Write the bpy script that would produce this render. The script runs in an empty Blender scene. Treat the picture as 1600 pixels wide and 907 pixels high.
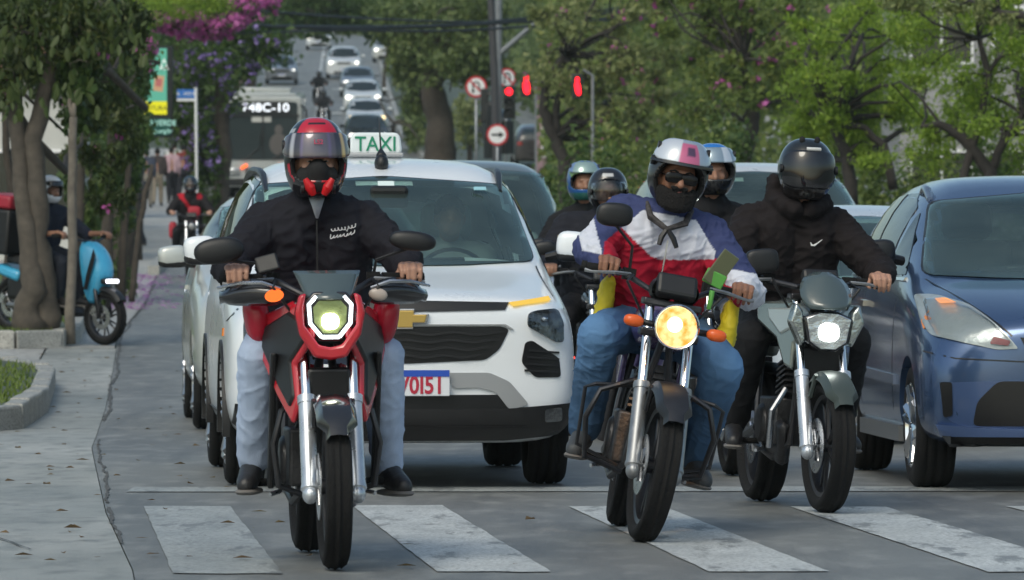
import bpy, bmesh, math, random
import numpy as np
from mathutils import Vector, Matrix, Euler, noise
from mathutils.bvhtree import BVHTree

# ------------------------------------------------------------------ camera, sky, sun, exposure
R = math.radians
SC = bpy.context.scene
COL = SC.collection
F = 9300.0            # focal length in photograph pixels (1600 wide)
HZ = 405.0            # horizon row
CAMZ = 1.15
cam_d = bpy.data.cameras.new('camera'); cam = bpy.data.objects.new('camera', cam_d); COL.objects.link(cam)
cam.location = (0, 0, CAMZ); cam.rotation_euler = (R(90), 0, 0)
cam_d.sensor_width = 36; cam_d.lens = 36 * F / 1600
cam_d.shift_y = -(453.5 - HZ) / 1600
cam_d.clip_start = 0.5; cam_d.clip_end = 3000
cam_d.dof.use_dof = True; cam_d.dof.focus_distance = 26.5; cam_d.dof.aperture_fstop = 11
SC.camera = cam
world = bpy.data.worlds.new('World'); SC.world = world; world.use_nodes = True
wn = world.node_tree; wn.nodes.clear()
sky = wn.nodes.new('ShaderNodeTexSky'); sky.sky_type = 'NISHITA'; sky.sun_disc = False
SUN_EL, SUN_AZ = R(48), R(205)      # azimuth clockwise from +Y: behind the camera, to its left
sky.sun_elevation = SUN_EL; sky.sun_rotation = SUN_AZ
sky.air_density = 1.0; sky.dust_density = 3.0; sky.ozone_density = 1.2
bg = wn.nodes.new('ShaderNodeBackground'); bg.inputs['Strength'].default_value = 0.13
wo = wn.nodes.new('ShaderNodeOutputWorld')
tint = wn.nodes.new('ShaderNodeMix'); tint.data_type = 'RGBA'; tint.blend_type = 'MULTIPLY'; tint.inputs['Factor'].default_value = 1; tint.inputs['B'].default_value = (.94, .985, .89, 1)   # thin high cloud: less violet than a clear sky
wn.links.new(sky.outputs[0], tint.inputs['A']); wn.links.new(tint.outputs['Result'], bg.inputs[0]); wn.links.new(bg.outputs[0], wo.inputs[0])
sun_d = bpy.data.lights.new('sun', 'SUN'); sun = bpy.data.objects.new('sun', sun_d); COL.objects.link(sun)
sun_d.energy = 0.7; sun_d.angle = R(25); sun_d.color = (1, .97, .90)
sdir = Vector((math.sin(SUN_AZ) * math.cos(SUN_EL), math.cos(SUN_AZ) * math.cos(SUN_EL), math.sin(SUN_EL)))
sun.rotation_euler = sdir.to_track_quat('Z', 'Y').to_euler()
sun.location = (0, 0, 40)
SC.view_settings.view_transform = 'Standard'; SC.view_settings.look = 'None'
SC.view_settings.exposure = 0.36; SC.view_settings.gamma = 1.0

# ------------------------------------------------------------------ terrain functions
def lut(tab, v):
    if v <= tab[0][0]: return tab[0][1]
    for (a, b), (c, e) in zip(tab, tab[1:]):
        if v <= c: return b + (e - b) * (v - a) / (c - a)
    return tab[-1][1]
PROF = [(0, 0), (38, 0), (46, .07), (60, .25), (80, .5), (100, .8), (133, 1.4), (160, 2.1), (186, 3.0), (210, 4.05), (232, 5.25), (251, 6.4),
        (273, 7.9), (300, 9.4), (332, 11.3), (400, 15.2), (450, 17.9), (520, 21), (1200, 24)]
XL = [(0, .2), (22, -1.4), (27, -1.84), (36, -2.54), (44, -3.0), (57, -3.8), (65, -4.3), (83, -5.1), (100, -6.0), (186, -9.6), (320, -15.2),
      (450, -20.5), (700, -30)]
XR = [(0, 9), (20, 7.8), (60, 6.4), (100, 3.6), (150, .5), (186, -1.6), (230, -3.6), (251, -4.8), (344, -7.6), (450, -10.6), (700, -18)]
def prof(d): return (lut(PROF, d - 5) + lut(PROF, d) * 2 + lut(PROF, d + 5)) / 4
def xl(d): return lut(XL, d)
def xr(d): return lut(XR, d)
def smooth(t): t = max(0, min(1, t)); return t * t * (3 - 2 * t)
def zg(x, d):
    return prof(d) - 2.3 * smooth((d - 130) / 120) * .5 * smooth((x - xr(d) - 1.0) / 3.5)
def P(px, py, d): return Vector(((px - 800) * d / F, d, CAMZ + (HZ - py) * d / F))

# ------------------------------------------------------------------ materials
MATS = {}
def nt(m): return m.node_tree.nodes, m.node_tree.links
def mat(name, col, rough=.5, metal=0, bump=0, bscale=60, var=0, vscale=4, coat=0, emit=None, estr=0, spec=.5, attr=False, detail=4, trans=0):
    if name in MATS: return MATS[name]
    m = bpy.data.materials.new(name); m.use_nodes = True; MATS[name] = m
    n, l = nt(m); b = n['Principled BSDF']
    b.inputs['Base Color'].default_value = (*col, 1); b.inputs['Roughness'].default_value = rough
    b.inputs['Metallic'].default_value = metal; b.inputs['Specular IOR Level'].default_value = spec
    b.inputs['Coat Weight'].default_value = coat; b.inputs['Coat Roughness'].default_value = .04
    if trans: b.inputs['Transmission Weight'].default_value = trans
    if emit: b.inputs['Emission Color'].default_value = (*emit, 1); b.inputs['Emission Strength'].default_value = estr
    tc = n.new('ShaderNodeTexCoord')
    src = None
    if attr:
        a = n.new('ShaderNodeAttribute'); a.attribute_name = 'col'; src = a.outputs['Color']
        l.new(src, b.inputs['Base Color'])
    if var:
        nz = n.new('ShaderNodeTexNoise'); nz.inputs['Scale'].default_value = vscale; nz.inputs['Detail'].default_value = detail
        nz.inputs['Roughness'].default_value = .6
        l.new(tc.outputs['Object'], nz.inputs['Vector'])
        mr = n.new('ShaderNodeMapRange'); mr.inputs['From Min'].default_value = .25; mr.inputs['From Max'].default_value = .75
        mr.inputs['To Min'].default_value = 1 - var; mr.inputs['To Max'].default_value = 1 + var
        l.new(nz.outputs['Fac'], mr.inputs['Value'])
        mx = n.new('ShaderNodeMix'); mx.data_type = 'RGBA'; mx.blend_type = 'MULTIPLY'; mx.inputs['Factor'].default_value = 1
        if src: l.new(src, mx.inputs['A'])
        else: mx.inputs['A'].default_value = (*col, 1)
        l.new(mr.outputs[0], mx.inputs['B']); l.new(mx.outputs['Result'], b.inputs['Base Color'])
        mr2 = n.new('ShaderNodeMapRange'); mr2.inputs['To Min'].default_value = max(0, rough - .12 * (var > .04)); mr2.inputs['To Max'].default_value = min(1, rough + .12)
        l.new(nz.outputs['Fac'], mr2.inputs['Value']); l.new(mr2.outputs[0], b.inputs['Roughness'])
    if bump:
        nb = n.new('ShaderNodeTexNoise'); nb.inputs['Scale'].default_value = bscale; nb.inputs['Detail'].default_value = 5
        l.new(tc.outputs['Object'], nb.inputs['Vector'])
        bp = n.new('ShaderNodeBump'); bp.inputs['Strength'].default_value = bump; bp.inputs['Distance'].default_value = .01
        l.new(nb.outputs['Fac'], bp.inputs['Height']); l.new(bp.outputs[0], b.inputs['Normal'])
    return m
def paint(name, col, rough=.25, metal=0, dirt=.10):
    """car paint: clear coat over the colour, with a film of road dirt that is thicker in patches"""
    if name in MATS: return MATS[name]
    m = mat(name, col, rough, metal, coat=.7, var=dirt, vscale=2.2)
    n, l = nt(m); b = n['Principled BSDF']
    b.inputs['Coat Roughness'].default_value = .08
    return m
def emis(name, col, s):
    if name in MATS: return MATS[name]
    m = bpy.data.materials.new(name); m.use_nodes = True; MATS[name] = m
    n, l = nt(m); n.clear(); e = n.new('ShaderNodeEmission'); o = n.new('ShaderNodeOutputMaterial')
    e.inputs[0].default_value = (*col, 1); e.inputs[1].default_value = s; l.new(e.outputs[0], o.inputs[0]); return m
def glass(name, tint=(.35, .5, .5), ior=1.5, rough=.02, gcol=(1, 1, 1), dust_lift=0):
    if name in MATS: return MATS[name]
    m = bpy.data.materials.new(name); m.use_nodes = True; MATS[name] = m
    n, l = nt(m); n.clear(); o = n.new('ShaderNodeOutputMaterial'); mx = n.new('ShaderNodeMixShader')
    t = n.new('ShaderNodeBsdfTransparent'); g = n.new('ShaderNodeBsdfGlossy'); fr = n.new('ShaderNodeFresnel')
    t.inputs[0].default_value = (*tint, 1); g.inputs[0].default_value = (*gcol, 1); g.inputs['Roughness'].default_value = rough; fr.inputs[0].default_value = ior
    l.new(fr.outputs[0], mx.inputs[0]); l.new(t.outputs[0], mx.inputs[1]); l.new(g.outputs[0], mx.inputs[2]); l.new(mx.outputs[0], o.inputs[0])
    if dust_lift:  # dusty film in pale teal: puts brightness into the dark windscreens
        d = n.new('ShaderNodeBsdfDiffuse'); d.inputs[0].default_value = (.42, .56, .54, 1); m2 = n.new('ShaderNodeMixShader'); tc = n.new('ShaderNodeTexCoord'); nz = n.new('ShaderNodeTexNoise'); nz.inputs['Scale'].default_value = 3
        ma = n.new('ShaderNodeMath'); ma.operation = 'MULTIPLY'; ma.inputs[1].default_value = dust_lift * 2; l.new(tc.outputs['Object'], nz.inputs[0]); l.new(nz.outputs[0], ma.inputs[0]); l.new(ma.outputs[0], m2.inputs[0])
        l.new(mx.outputs[0], m2.inputs[1]); l.new(d.outputs[0], m2.inputs[2]); l.new(m2.outputs[0], o.inputs[0])
    return m
def leafmat(name, cols, rough=.55, transl=.35):
    if name in MATS: return MATS[name]
    m = bpy.data.materials.new(name); m.use_nodes = True; MATS[name] = m
    n, l = nt(m); b = n['Principled BSDF']; o = n['Material Output']
    g = n.new('ShaderNodeNewGeometry'); cr = n.new('ShaderNodeValToRGB'); cr.color_ramp.interpolation = 'LINEAR'
    e = cr.color_ramp.elements
    while len(e) < len(cols): e.new(.5)
    for i, c in enumerate(cols): e[i].position = i / (len(cols) - 1); e[i].color = (*c, 1)
    tc = n.new('ShaderNodeTexCoord'); nz = n.new('ShaderNodeTexNoise'); nz.inputs['Scale'].default_value = .9; nz.inputs['Detail'].default_value = 2
    l.new(tc.outputs['Object'], nz.inputs['Vector'])
    ma = n.new('ShaderNodeMath'); ma.operation = 'MULTIPLY_ADD'; ma.inputs[1].default_value = .5
    ma2 = n.new('ShaderNodeMath'); ma2.operation = 'MULTIPLY'; ma2.inputs[1].default_value = .5
    l.new(nz.outputs['Fac'], ma2.inputs[0]); l.new(g.outputs['Random Per Island'], ma.inputs[0]); l.new(ma2.outputs[0], ma.inputs[2])
    l.new(ma.outputs[0], cr.inputs[0]); l.new(cr.outputs[0], b.inputs['Base Color'])
    b.inputs['Roughness'].default_value = rough
    tr = n.new('ShaderNodeBsdfTranslucent'); l.new(cr.outputs[0], tr.inputs[0]); mx = n.new('ShaderNodeMixShader'); mx.inputs[0].default_value = transl
    l.new(b.outputs[0], mx.inputs[1]); l.new(tr.outputs[0], mx.inputs[2]); l.new(mx.outputs[0], o.inputs[0])
    return m

# ------------------------------------------------------------------ mesh builder
class G:
    def __init__(s): s.v = []; s.f = []
    def add(s, vs, fs):
        o = len(s.v); s.v += [tuple(v) for v in vs]; s.f += [tuple(i + o for i in f) for f in fs]; return s
    def box(s, c, sz, rot=None):
        x, y, z = [a / 2 for a in sz]; M = Euler(rot).to_matrix() if rot else None; c = Vector(c); vs = []
        for a, b, e in ((-1,-1,-1),(1,-1,-1),(1,1,-1),(-1,1,-1),(-1,-1,1),(1,-1,1),(1,1,1),(-1,1,1)):
            p = Vector((a * x, b * y, e * z)); vs.append(c + (M @ p if M else p))
        return s.add(vs, [(0,3,2,1),(4,5,6,7),(0,1,5,4),(1,2,6,5),(2,3,7,6),(3,0,4,7)])
    def tube(s, pts, rad, n=10, squash=None):
        pts = [Vector(p) for p in pts]; m = len(pts)
        if not hasattr(rad, '__len__'): rad = [rad] * m
        t0 = (pts[1] - pts[0]).normalized(); u = t0.orthogonal().normalized(); vs = []; fs = []
        for i, p in enumerate(pts):
            t = ((pts[min(i + 1, m - 1)] - pts[max(i - 1, 0)])).normalized()
            u = (u - t * u.dot(t)); u = u.normalized() if u.length > 1e-6 else t.orthogonal().normalized(); w = t.cross(u)
            for k in range(n):
                a = 2 * math.pi * k / n; q = u * math.cos(a) * rad[i] + w * math.sin(a) * rad[i]
                if squash: q = Vector((q.x * squash[0], q.y * squash[1], q.z * squash[2]))
                vs.append(p + q)
        for i in range(m - 1):
            for k in range(n):
                a = i * n + k; b = i * n + (k + 1) % n; fs.append((a, b, b + n, a + n))
        fs.append(tuple(range(n - 1, -1, -1))); fs.append(tuple((m - 1) * n + k for k in range(n)))
        return s.add(vs, fs)
    def lathe(s, prof, c, axis='x', n=32, cap=False):
        """prof: (along axis, radius)"""
        vs = []; fs = []; c = Vector(c)
        for k in range(n):
            a = 2 * math.pi * k / n; ca, sa = math.cos(a), math.sin(a)
            for h, r in prof:
                vs.append(c + (Vector((h, r * ca, r * sa)) if axis == 'x' else Vector((r * ca, h, r * sa)) if axis == 'y' else Vector((r * ca, r * sa, h))))
        m = len(prof)
        for k in range(n):
            for i in range(m - 1):
                a = k * m + i; b = ((k + 1) % n) * m + i
                fs.append((a, b, b + 1, a + 1) if axis != 'y' else (a, a + 1, b + 1, b))
        return s.add(vs, fs)
    def ell(s, c, r, rot=None, nu=16, nv=10, p=1.0):
        M = Euler(rot).to_matrix() if rot else None; c = Vector(c); vs = []; fs = []
        sp = lambda a: math.copysign(abs(a) ** p, a)
        for i in range(nv + 1):
            t = math.pi * i / nv
            for k in range(nu):
                a = 2 * math.pi * k / nu
                q = Vector((r[0] * sp(math.sin(t)) * sp(math.cos(a)), r[1] * sp(math.sin(t)) * sp(math.sin(a)), r[2] * sp(math.cos(t))))
                vs.append(c + (M @ q if M else q))
        for i in range(nv):
            for k in range(nu):
                a = i * nu + k; b = i * nu + (k + 1) % nu; fs.append((a, a + nu, b + nu, b))
        return s.add(vs, fs)
    def prism(s, poly, d0, d1, plane='xz', shift=None):
        """polygon in plane extruded between depths along the third axis"""
        n = len(poly)
        def pt(a, b, d): return {'xz': (a, d, b), 'yz': (d, a, b), 'xy': (a, b, d)}[plane]
        vs = [pt(a, b, d0) for a, b in poly] + [pt(a, b, d1) for a, b in poly]
        if shift: vs = [tuple(v) for v in vs]
        fs = [tuple(range(n)), tuple(range(2 * n - 1, n - 1, -1))] + [(i, i + n, (i + 1) % n + n, (i + 1) % n) for i in range(n)]
        return s.add(vs, fs)
    def xf(s, M, start=0):
        for i in range(start, len(s.v)): s.v[i] = tuple(M @ Vector(s.v[i]))
        return s
def setmesh(o, sm):
    if sm: o.data.polygons.foreach_set('use_smooth', [True] * len(o.data.polygons))
def obj(name, g, m, parent=None, sm=True, bevel=0, auto=True, sub=0, solid=0):
    me = bpy.data.meshes.new(name); me.from_pydata(g.v, [], g.f)
    if isinstance(g, G):
        bm = bmesh.new(); bm.from_mesh(me); bmesh.ops.recalc_face_normals(bm, faces=bm.faces)
        if sm and auto:
            for e in bm.edges:
                if len(e.link_faces) == 2 and e.calc_face_angle(0) > R(38): e.smooth = False
        bm.to_mesh(me); bm.free()
    return fin(name, me, m, parent, sm, bevel, sub, solid)
def fin(name, me, m, parent=None, sm=True, bevel=0, sub=0, solid=0):
    o = bpy.data.objects.new(name, me); COL.objects.link(o)
    if m: me.materials.append(m)
    setmesh(o, sm)
    if bevel:
        b = o.modifiers.new('b', 'BEVEL'); b.width = bevel; b.segments = 2; b.limit_method = 'ANGLE'; b.angle_limit = R(35)
    if sub:
        q = o.modifiers.new('s', 'SUBSURF'); q.levels = sub; q.render_levels = sub
    if solid:
        q = o.modifiers.new('t', 'SOLIDIFY'); q.thickness = solid; q.offset = 1
    if parent: o.parent = parent
    return o
def evalmesh(o):
    bpy.context.view_layer.update()
    dg = bpy.context.evaluated_depsgraph_get(); return bpy.data.meshes.new_from_object(o.evaluated_get(dg))
def tag(o, label=None, cat=None, group=None, kind=None):
    if label: o['label'] = label
    if cat: o['category'] = cat
    if group: o['group'] = group
    if kind: o['kind'] = kind
    return o
def thing(name, label, cat, loc=(0, 0, 0), rot=(0, 0, 0), group=None):
    o = bpy.data.objects.new(name, None); COL.objects.link(o); o.location = loc; o.rotation_euler = rot; o.empty_display_size = .2
    return tag(o, label, cat, group)
def text(name, s, h, m, parent, loc, rot=(R(90), 0, 0), ext=.001, align='CENTER', sx=1):
    c = bpy.data.curves.new(name, 'FONT'); c.body = s; c.size = h * 1.38; c.extrude = ext; c.align_x = align; c.resolution_u = 3; c.offset = h * (.03 if name == 'plate_characters' else .012)
    t = bpy.data.objects.new(name, c); COL.objects.link(t); me = evalmesh(t)
    bpy.data.objects.remove(t)
    me.transform(Matrix.Translation(loc) @ Euler(rot).to_matrix().to_4x4() @ Matrix.Diagonal((sx, 1, 1, 1)))
    me.materials.clear()
    return fin(name, me, m, parent, False)

# ------------------------------------------------------------------ organic shapes (tapered capsules fused into one skin)
def capsule(g, a, ra, b, rb, n=12):
    a = Vector(a); b = Vector(b); d = b - a
    if d.length < 1e-5: return g.ell(a, (ra, ra, ra))
    t = d.normalized(); pts = []; rr = []
    for k in (90, 60, 30): pts.append(a - t * ra * math.sin(R(k))); rr.append(max(ra * math.cos(R(k)), 1e-4))
    pts.append(a); rr.append(ra); pts.append(b); rr.append(rb)
    for k in (30, 60, 90): pts.append(b + t * rb * math.sin(R(k))); rr.append(max(rb * math.cos(R(k)), 1e-4))
    return g.tube(pts, rr, n)
def organic(name, segs, voxel, m, parent=None, it=4, colfn=None, fold=0, fscale=11, ells=(), seed=0):
    g = G()
    for a, ra, b, rb in segs: capsule(g, a, ra, b, rb)
    for e in ells: g.ell(*e)
    me = bpy.data.meshes.new(name); me.from_pydata(g.v, [], g.f)
    bm = bmesh.new(); bm.from_mesh(me); bmesh.ops.recalc_face_normals(bm, faces=bm.faces); bm.to_mesh(me); bm.free()
    o = bpy.data.objects.new(name, me); COL.objects.link(o)
    q = o.modifiers.new('r', 'REMESH'); q.mode = 'VOXEL'; q.voxel_size = voxel
    if it: q = o.modifiers.new('s', 'SMOOTH'); q.iterations = it; q.factor = .5
    m2 = evalmesh(o); bpy.data.objects.remove(o)
    m2.materials.clear()
    nv = len(m2.vertices)
    if fold:
        co = np.empty(nv * 3); m2.vertices.foreach_get('co', co); co = co.reshape(-1, 3)
        no = np.empty(nv * 3); m2.vertices.foreach_get('normal', no); no = no.reshape(-1, 3)
        off = Vector((seed * 3.1, seed * 1.7, 0)); dz = np.empty(nv)
        for i in range(nv):
            p = Vector(co[i]); q = p * fscale + off
            w = noise.noise(Vector((q.x * .5, q.y * .5, q.z * .4))) * 2.2
            a = 1 - 2.4 * abs(noise.noise(Vector((q.x * .9 + w, q.y * .9, q.z * 1.5 + w * .8))))
            b = noise.noise(q * .35)
            c = 1 - 3.0 * abs(noise.noise(Vector((q.x * 1.7 - w, q.y * 1.7, q.z * 2.6 - w)) + Vector((7, 3, 1))))
            dz[i] = max(a, -.4) * .8 + b * .45 + max(c, 0) ** 2 * .8
        co += no * (dz * fold)[:, None]; m2.vertices.foreach_set('co', co.ravel()); m2.update()
    if colfn:
        at = m2.color_attributes.new('col', 'FLOAT_COLOR', 'POINT'); d = np.ones((nv, 4), dtype=np.float32)
        for i, v in enumerate(m2.vertices): d[i, :3] = colfn(v.co)
        at.data.foreach_set('color', d.ravel())
    return fin(name, m2, m, parent, True)
# ------------------------------------------------------------------ common materials
M_BLACK = mat('black_plastic', (.010, .010, .011), .42, bump=.15, bscale=300, var=.15, vscale=8)
M_RUB = mat('tyre_rubber', (.011, .011, .0115), .85, spec=.3, bump=.5, bscale=120, var=.3, vscale=14)
M_STEEL = mat('brushed_steel', (.55, .56, .58), .28, 1, var=.15, vscale=9)
M_CHROME = mat('chrome', (.75, .76, .78), .12, 1)
M_DKMET = mat('dark_metal', (.06, .06, .065), .38, .8, var=.2, vscale=12)
M_ALU = mat('grey_aluminium', (.3, .31, .32), .4, .7, var=.2, vscale=20)
M_GLASSD = mat('dark_glass', (.012, .022, .024), .04, 0, spec=.8)
M_WGLASS = glass('windscreen_glass', (.70, .86, .82), 1.95, .08, (.80, .98, .90), .06)
M_LENS = glass('clear_lens', (.85, .88, .9), 1.45)
M_SEAT = mat('seat_fabric', (.05, .06, .06), .85)
M_SKIN = mat('brown_skin', (.30, .155, .10), .5, bump=.1, bscale=150, var=.12, vscale=30)
M_SKIN2 = mat('light_brown_skin', (.42, .23, .16), .5, bump=.1, bscale=150, var=.1, vscale=30)
M_WHITE = mat('white_print', (.78, .78, .78), .5)
M_CONC = mat('grey_concrete', (.27, .27, .25), .85, bump=.4, bscale=40, var=.18, vscale=3, detail=8)

def roadmat(name, c1, c2, c3, big=.35, fine=140, rough=.52, wear=0, streak=False):
    m = bpy.data.materials.new(name); m.use_nodes = True; n, l = nt(m); b = n['Principled BSDF']
    tc = n.new('ShaderNodeTexCoord'); mp = n.new('ShaderNodeMapping'); mp.inputs['Scale'].default_value = (1, .35, 1)
    l.new(tc.outputs['Object'], mp.inputs[0])
    n1 = n.new('ShaderNodeTexNoise'); n1.inputs['Scale'].default_value = big; n1.inputs['Detail'].default_value = 9; n1.inputs['Roughness'].default_value = .68
    n2 = n.new('ShaderNodeTexNoise'); n2.inputs['Scale'].default_value = fine; n2.inputs['Detail'].default_value = 3
    n3 = n.new('ShaderNodeTexNoise'); n3.inputs['Scale'].default_value = big * 14; n3.inputs['Detail'].default_value = 6
    l.new(mp.outputs[0], n1.inputs['Vector']); l.new(tc.outputs['Object'], n2.inputs['Vector']); l.new(mp.outputs[0], n3.inputs['Vector'])
    cr = n.new('ShaderNodeValToRGB'); e = cr.color_ramp.elements; e[0].position = .34; e[1].position = .66; e[0].color = (*c1, 1); e[1].color = (*c2, 1)
    x = e.new(.5); x.color = (*[(a + b_) / 2 for a, b_ in zip(c1, c2)], 1)
    l.new(n1.outputs['Fac'], cr.inputs[0])
    mx = n.new('ShaderNodeMix'); mx.data_type = 'RGBA'; mr = n.new('ShaderNodeMapRange'); mr.inputs['From Min'].default_value = .48; mr.inputs['From Max'].default_value = .72
    mr.inputs['To Max'].default_value = .9
    l.new(n3.outputs['Fac'], mr.inputs[0]); l.new(mr.outputs[0], mx.inputs['Factor']); l.new(cr.outputs[0], mx.inputs['A']); mx.inputs['B'].default_value = (*c3, 1)
    m3 = n.new('ShaderNodeMix'); m3.data_type = 'RGBA'; m3.blend_type = 'MULTIPLY'; m3.inputs['Factor'].default_value = 1
    mr2 = n.new('ShaderNodeMapRange'); mr2.inputs['From Min'].default_value = .3; mr2.inputs['From Max'].default_value = .7; mr2.inputs['To Min'].default_value = .8; mr2.inputs['To Max'].default_value = 1.2
    l.new(n2.outputs['Fac'], mr2.inputs[0]); l.new(mx.outputs['Result'], m3.inputs['A']); l.new(mr2.outputs[0], m3.inputs['B'])
    out = m3.outputs['Result']
    if wear or streak:
        n4 = n.new('ShaderNodeTexNoise'); n4.inputs['Scale'].default_value = 1.0; n4.inputs['Detail'].default_value = 10; n4.inputs['Roughness'].default_value = .72
        mp4 = n.new('ShaderNodeMapping'); mp4.inputs['Scale'].default_value = (2.6, .22, 1) if streak else (5, 1.1, 1); mp4.inputs['Rotation'].default_value = (0, 0, -.08)
        l.new(tc.outputs['Object'], mp4.inputs[0]); l.new(mp4.outputs[0], n4.inputs['Vector'])
        mr4 = n.new('ShaderNodeMapRange'); mr4.inputs['From Min'].default_value = .50 if streak else .535; mr4.inputs['From Max'].default_value = .70 if streak else .60; mr4.inputs['To Max'].default_value = .75 if streak else wear
        l.new(n4.outputs['Fac'], mr4.inputs[0]); m4 = n.new('ShaderNodeMix'); m4.data_type = 'RGBA'; l.new(mr4.outputs[0], m4.inputs['Factor']); l.new(out, m4.inputs['A'])
        m4.inputs['B'].default_value = (.075, .082, .085, 1) if streak else (.17, .18, .182, 1); out = m4.outputs['Result']
    l.new(out, b.inputs['Base Color']); b.inputs['Roughness'].default_value = rough
    bp = n.new('ShaderNodeBump'); bp.inputs['Strength'].default_value = .5; bp.inputs['Distance'].default_value = .006
    l.new(n2.outputs['Fac'], bp.inputs['Height']); l.new(bp.outputs[0], b.inputs['Normal'])
    return m
M_ASPH = roadmat('asphalt', (.122, .126, .122), (.20, .204, .196), (.26, .262, .25), streak=True)
M_GUT = roadmat('old_concrete', (.21, .225, .215), (.43, .43, .40), (.17, .18, .17), big=.45)
M_PAVE = roadmat('pavement_concrete', (.30, .30, .285), (.46, .455, .43), (.22, .22, .21), big=1.0)
M_SOIL = roadmat('soil_and_grass', (.045, .06, .02), (.09, .085, .05), (.04, .06, .02), big=1.2, fine=60)
M_MARK = roadmat('worn_road_paint', (.40, .42, .42), (.60, .62, .61), (.30, .32, .32), wear=.85, big=4, fine=100)
M_MARK2 = roadmat('faded_road_paint', (.26, .28, .28), (.40, .42, .41), (.20, .21, .21), wear=.9, big=3, fine=100)
M_CRACK = mat('crack_filling', (.085, .088, .088), .9)
M_KERB = roadmat('kerb_concrete', (.26, .26, .24), (.42, .41, .38), (.16, .16, .15), big=5, fine=60)

# ------------------------------------------------------------------ ground sheets
DS = list(range(-40, 20, 6)) + [20 + i * 1.0 for i in range(0, 40)] + [60 + i * 3 for i in range(0, 60)] + [240 + i * 6 for i in range(0, 50)] + [560, 620, 700, 900, 1300]
def sheet(name, fa, fb, ds, m, off, nx=6, kind='structure', edge_noise=0, parent=None, sm=True):
    g = G(); ds = list(ds)
    for d in ds:
        a, b = fa(d), fb(d)
        if edge_noise: a += noise.noise((d * .7, 3, 0)) * edge_noise; b += noise.noise((d * .7, 9, 0)) * edge_noise
        for i in range(nx + 1):
            x = a + (b - a) * i / nx; g.v.append((x, d, zg(x, d) + off))
    for j in range(len(ds) - 1):
        for i in range(nx):
            k = j * (nx + 1) + i; g.f.append((k, k + 1, k + nx + 2, k + nx + 1))
    o = obj(name, g, m, parent, sm, auto=False)
    if kind: o['kind'] = kind
    return o
sheet('ground', lambda d: -260, lambda d: xl(d) - .5, DS, M_SOIL, -.03, nx=30)
sheet('ground', lambda d: xl(d) - .5, lambda d: xr(d) + 12, DS, M_SOIL, -.03, nx=26)
sheet('ground', lambda d: xr(d) + 12, lambda d: 260, DS, M_SOIL, -.03, nx=30)
RD = [d for d in DS if -40 <= d <= 640]
sheet('road', xl, xr, RD, M_ASPH, 0.0, nx=8)
sheet('gutter', lambda d: xl(d) - (9 if d < 38 else 9 - smooth((d - 38) / 3) * 8.3), lambda d: xl(d) - .004, [d for d in RD if d < 62], M_GUT, -.001, nx=6)
sheet('driveway', lambda d: -14, lambda d: xl(d) - .72, [52 + i for i in range(0, 14)], M_PAVE, -.003, nx=8)
sheet('pavement', lambda d: xl(d) - 14, lambda d: xl(d) - .02, [60 + 3 * i for i in range(0, 60)], M_PAVE, .002, nx=8)
sheet('road', lambda d: xr(d) + 3.4 + 3 * smooth((d - 120) / 60), lambda d: xr(d) + 12.5 + 3 * smooth((d - 120) / 60), [d for d in RD if 96 < d < 330], M_ASPH, .0, nx=8)
sheet('pavement', lambda d: xr(d) + 15.6, lambda d: xr(d) + 20, [d for d in RD if 96 < d < 330], M_PAVE, .03, nx=4)

# zebra crossing: each stripe runs with the traffic
def dirx(d): return -.08 * (d - 27.5)
rnd = random.Random(3)
STR = [(-1.70, .40), (-.73, .42), (.27, .44), (1.29, .44), (2.30, .44), (3.32, .44), (4.34, .44), (5.36, .44)]
for i, (x0, w) in enumerate(STR):
    g = G(); n = 24; d0 = 21.75 + rnd.uniform(-.1, .1); d1 = 27.6 + rnd.uniform(-.1, .1)
    for k in range(n + 1):
        d = d0 + (d1 - d0) * k / n
        a = x0 + dirx(d) + rnd.uniform(-.003, .003); b = x0 + w + dirx(d) + rnd.uniform(-.003, .003)
        for t in range(5): g.v.append((a + (b - a) * t / 4, d + (noise.noise((a + t, d, i)) * .05 if k in (0, n) else 0), .0045))
    for k in range(n):
        for t in range(4): q = k * 5 + t; g.f.append((q, q + 1, q + 6, q + 5))
    o = obj('zebra_stripe', g, M_MARK2 if i == 0 else M_MARK, None, False); o['kind'] = 'structure'
g = G(); n = 60
for k in range(n + 1):
    x = -1.9 + 10 * k / n; dd = 29.35 + .02 * x
    for t in range(3): g.v.append((x, dd + t * .3 + noise.noise((x * 3, t, 0)) * .02, .0045))
for k in range(n):
    for t in range(2): q = k * 3 + t; g.f.append((q, q + 3, q + 4, q + 1))
obj('stop_line', g, M_MARK2, None, False)['kind'] = 'structure'
# lane lines on the hill
def dash(f, d0, d1, w=.12, offs=.004):
    g = G(); n = max(2, int((d1 - d0) / 3))
    for k in range(n + 1):
        d = d0 + (d1 - d0) * k / n
        for t in range(2): x = f(d) + w * t; g.v.append((x, d, zg(x, d) + .03))
    for k in range(n): q = k * 2; g.f.append((q, q + 1, q + 3, q + 2))
    obj('lane_line', g, M_MARK, None, False)['kind'] = 'structure'
lane = lambda d: xr(d) - 3.55 - .0 * d
dash(lane, 225, 330, .16); dash(lane, 338, 420, .16)
d = 62
while d < 215: dash(lane, d, d + 5); d += 10
for d in (258, 296, 340, 380): dash(lambda q: xl(q) + 2.2, d, d + 8, .5); dash(lambda q: xr(q) - 1.6 - 1.2, d + 12, d + 14, .7)
dash(lambda q: xr(q) + 11.2, 190, 300, .14)
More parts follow.
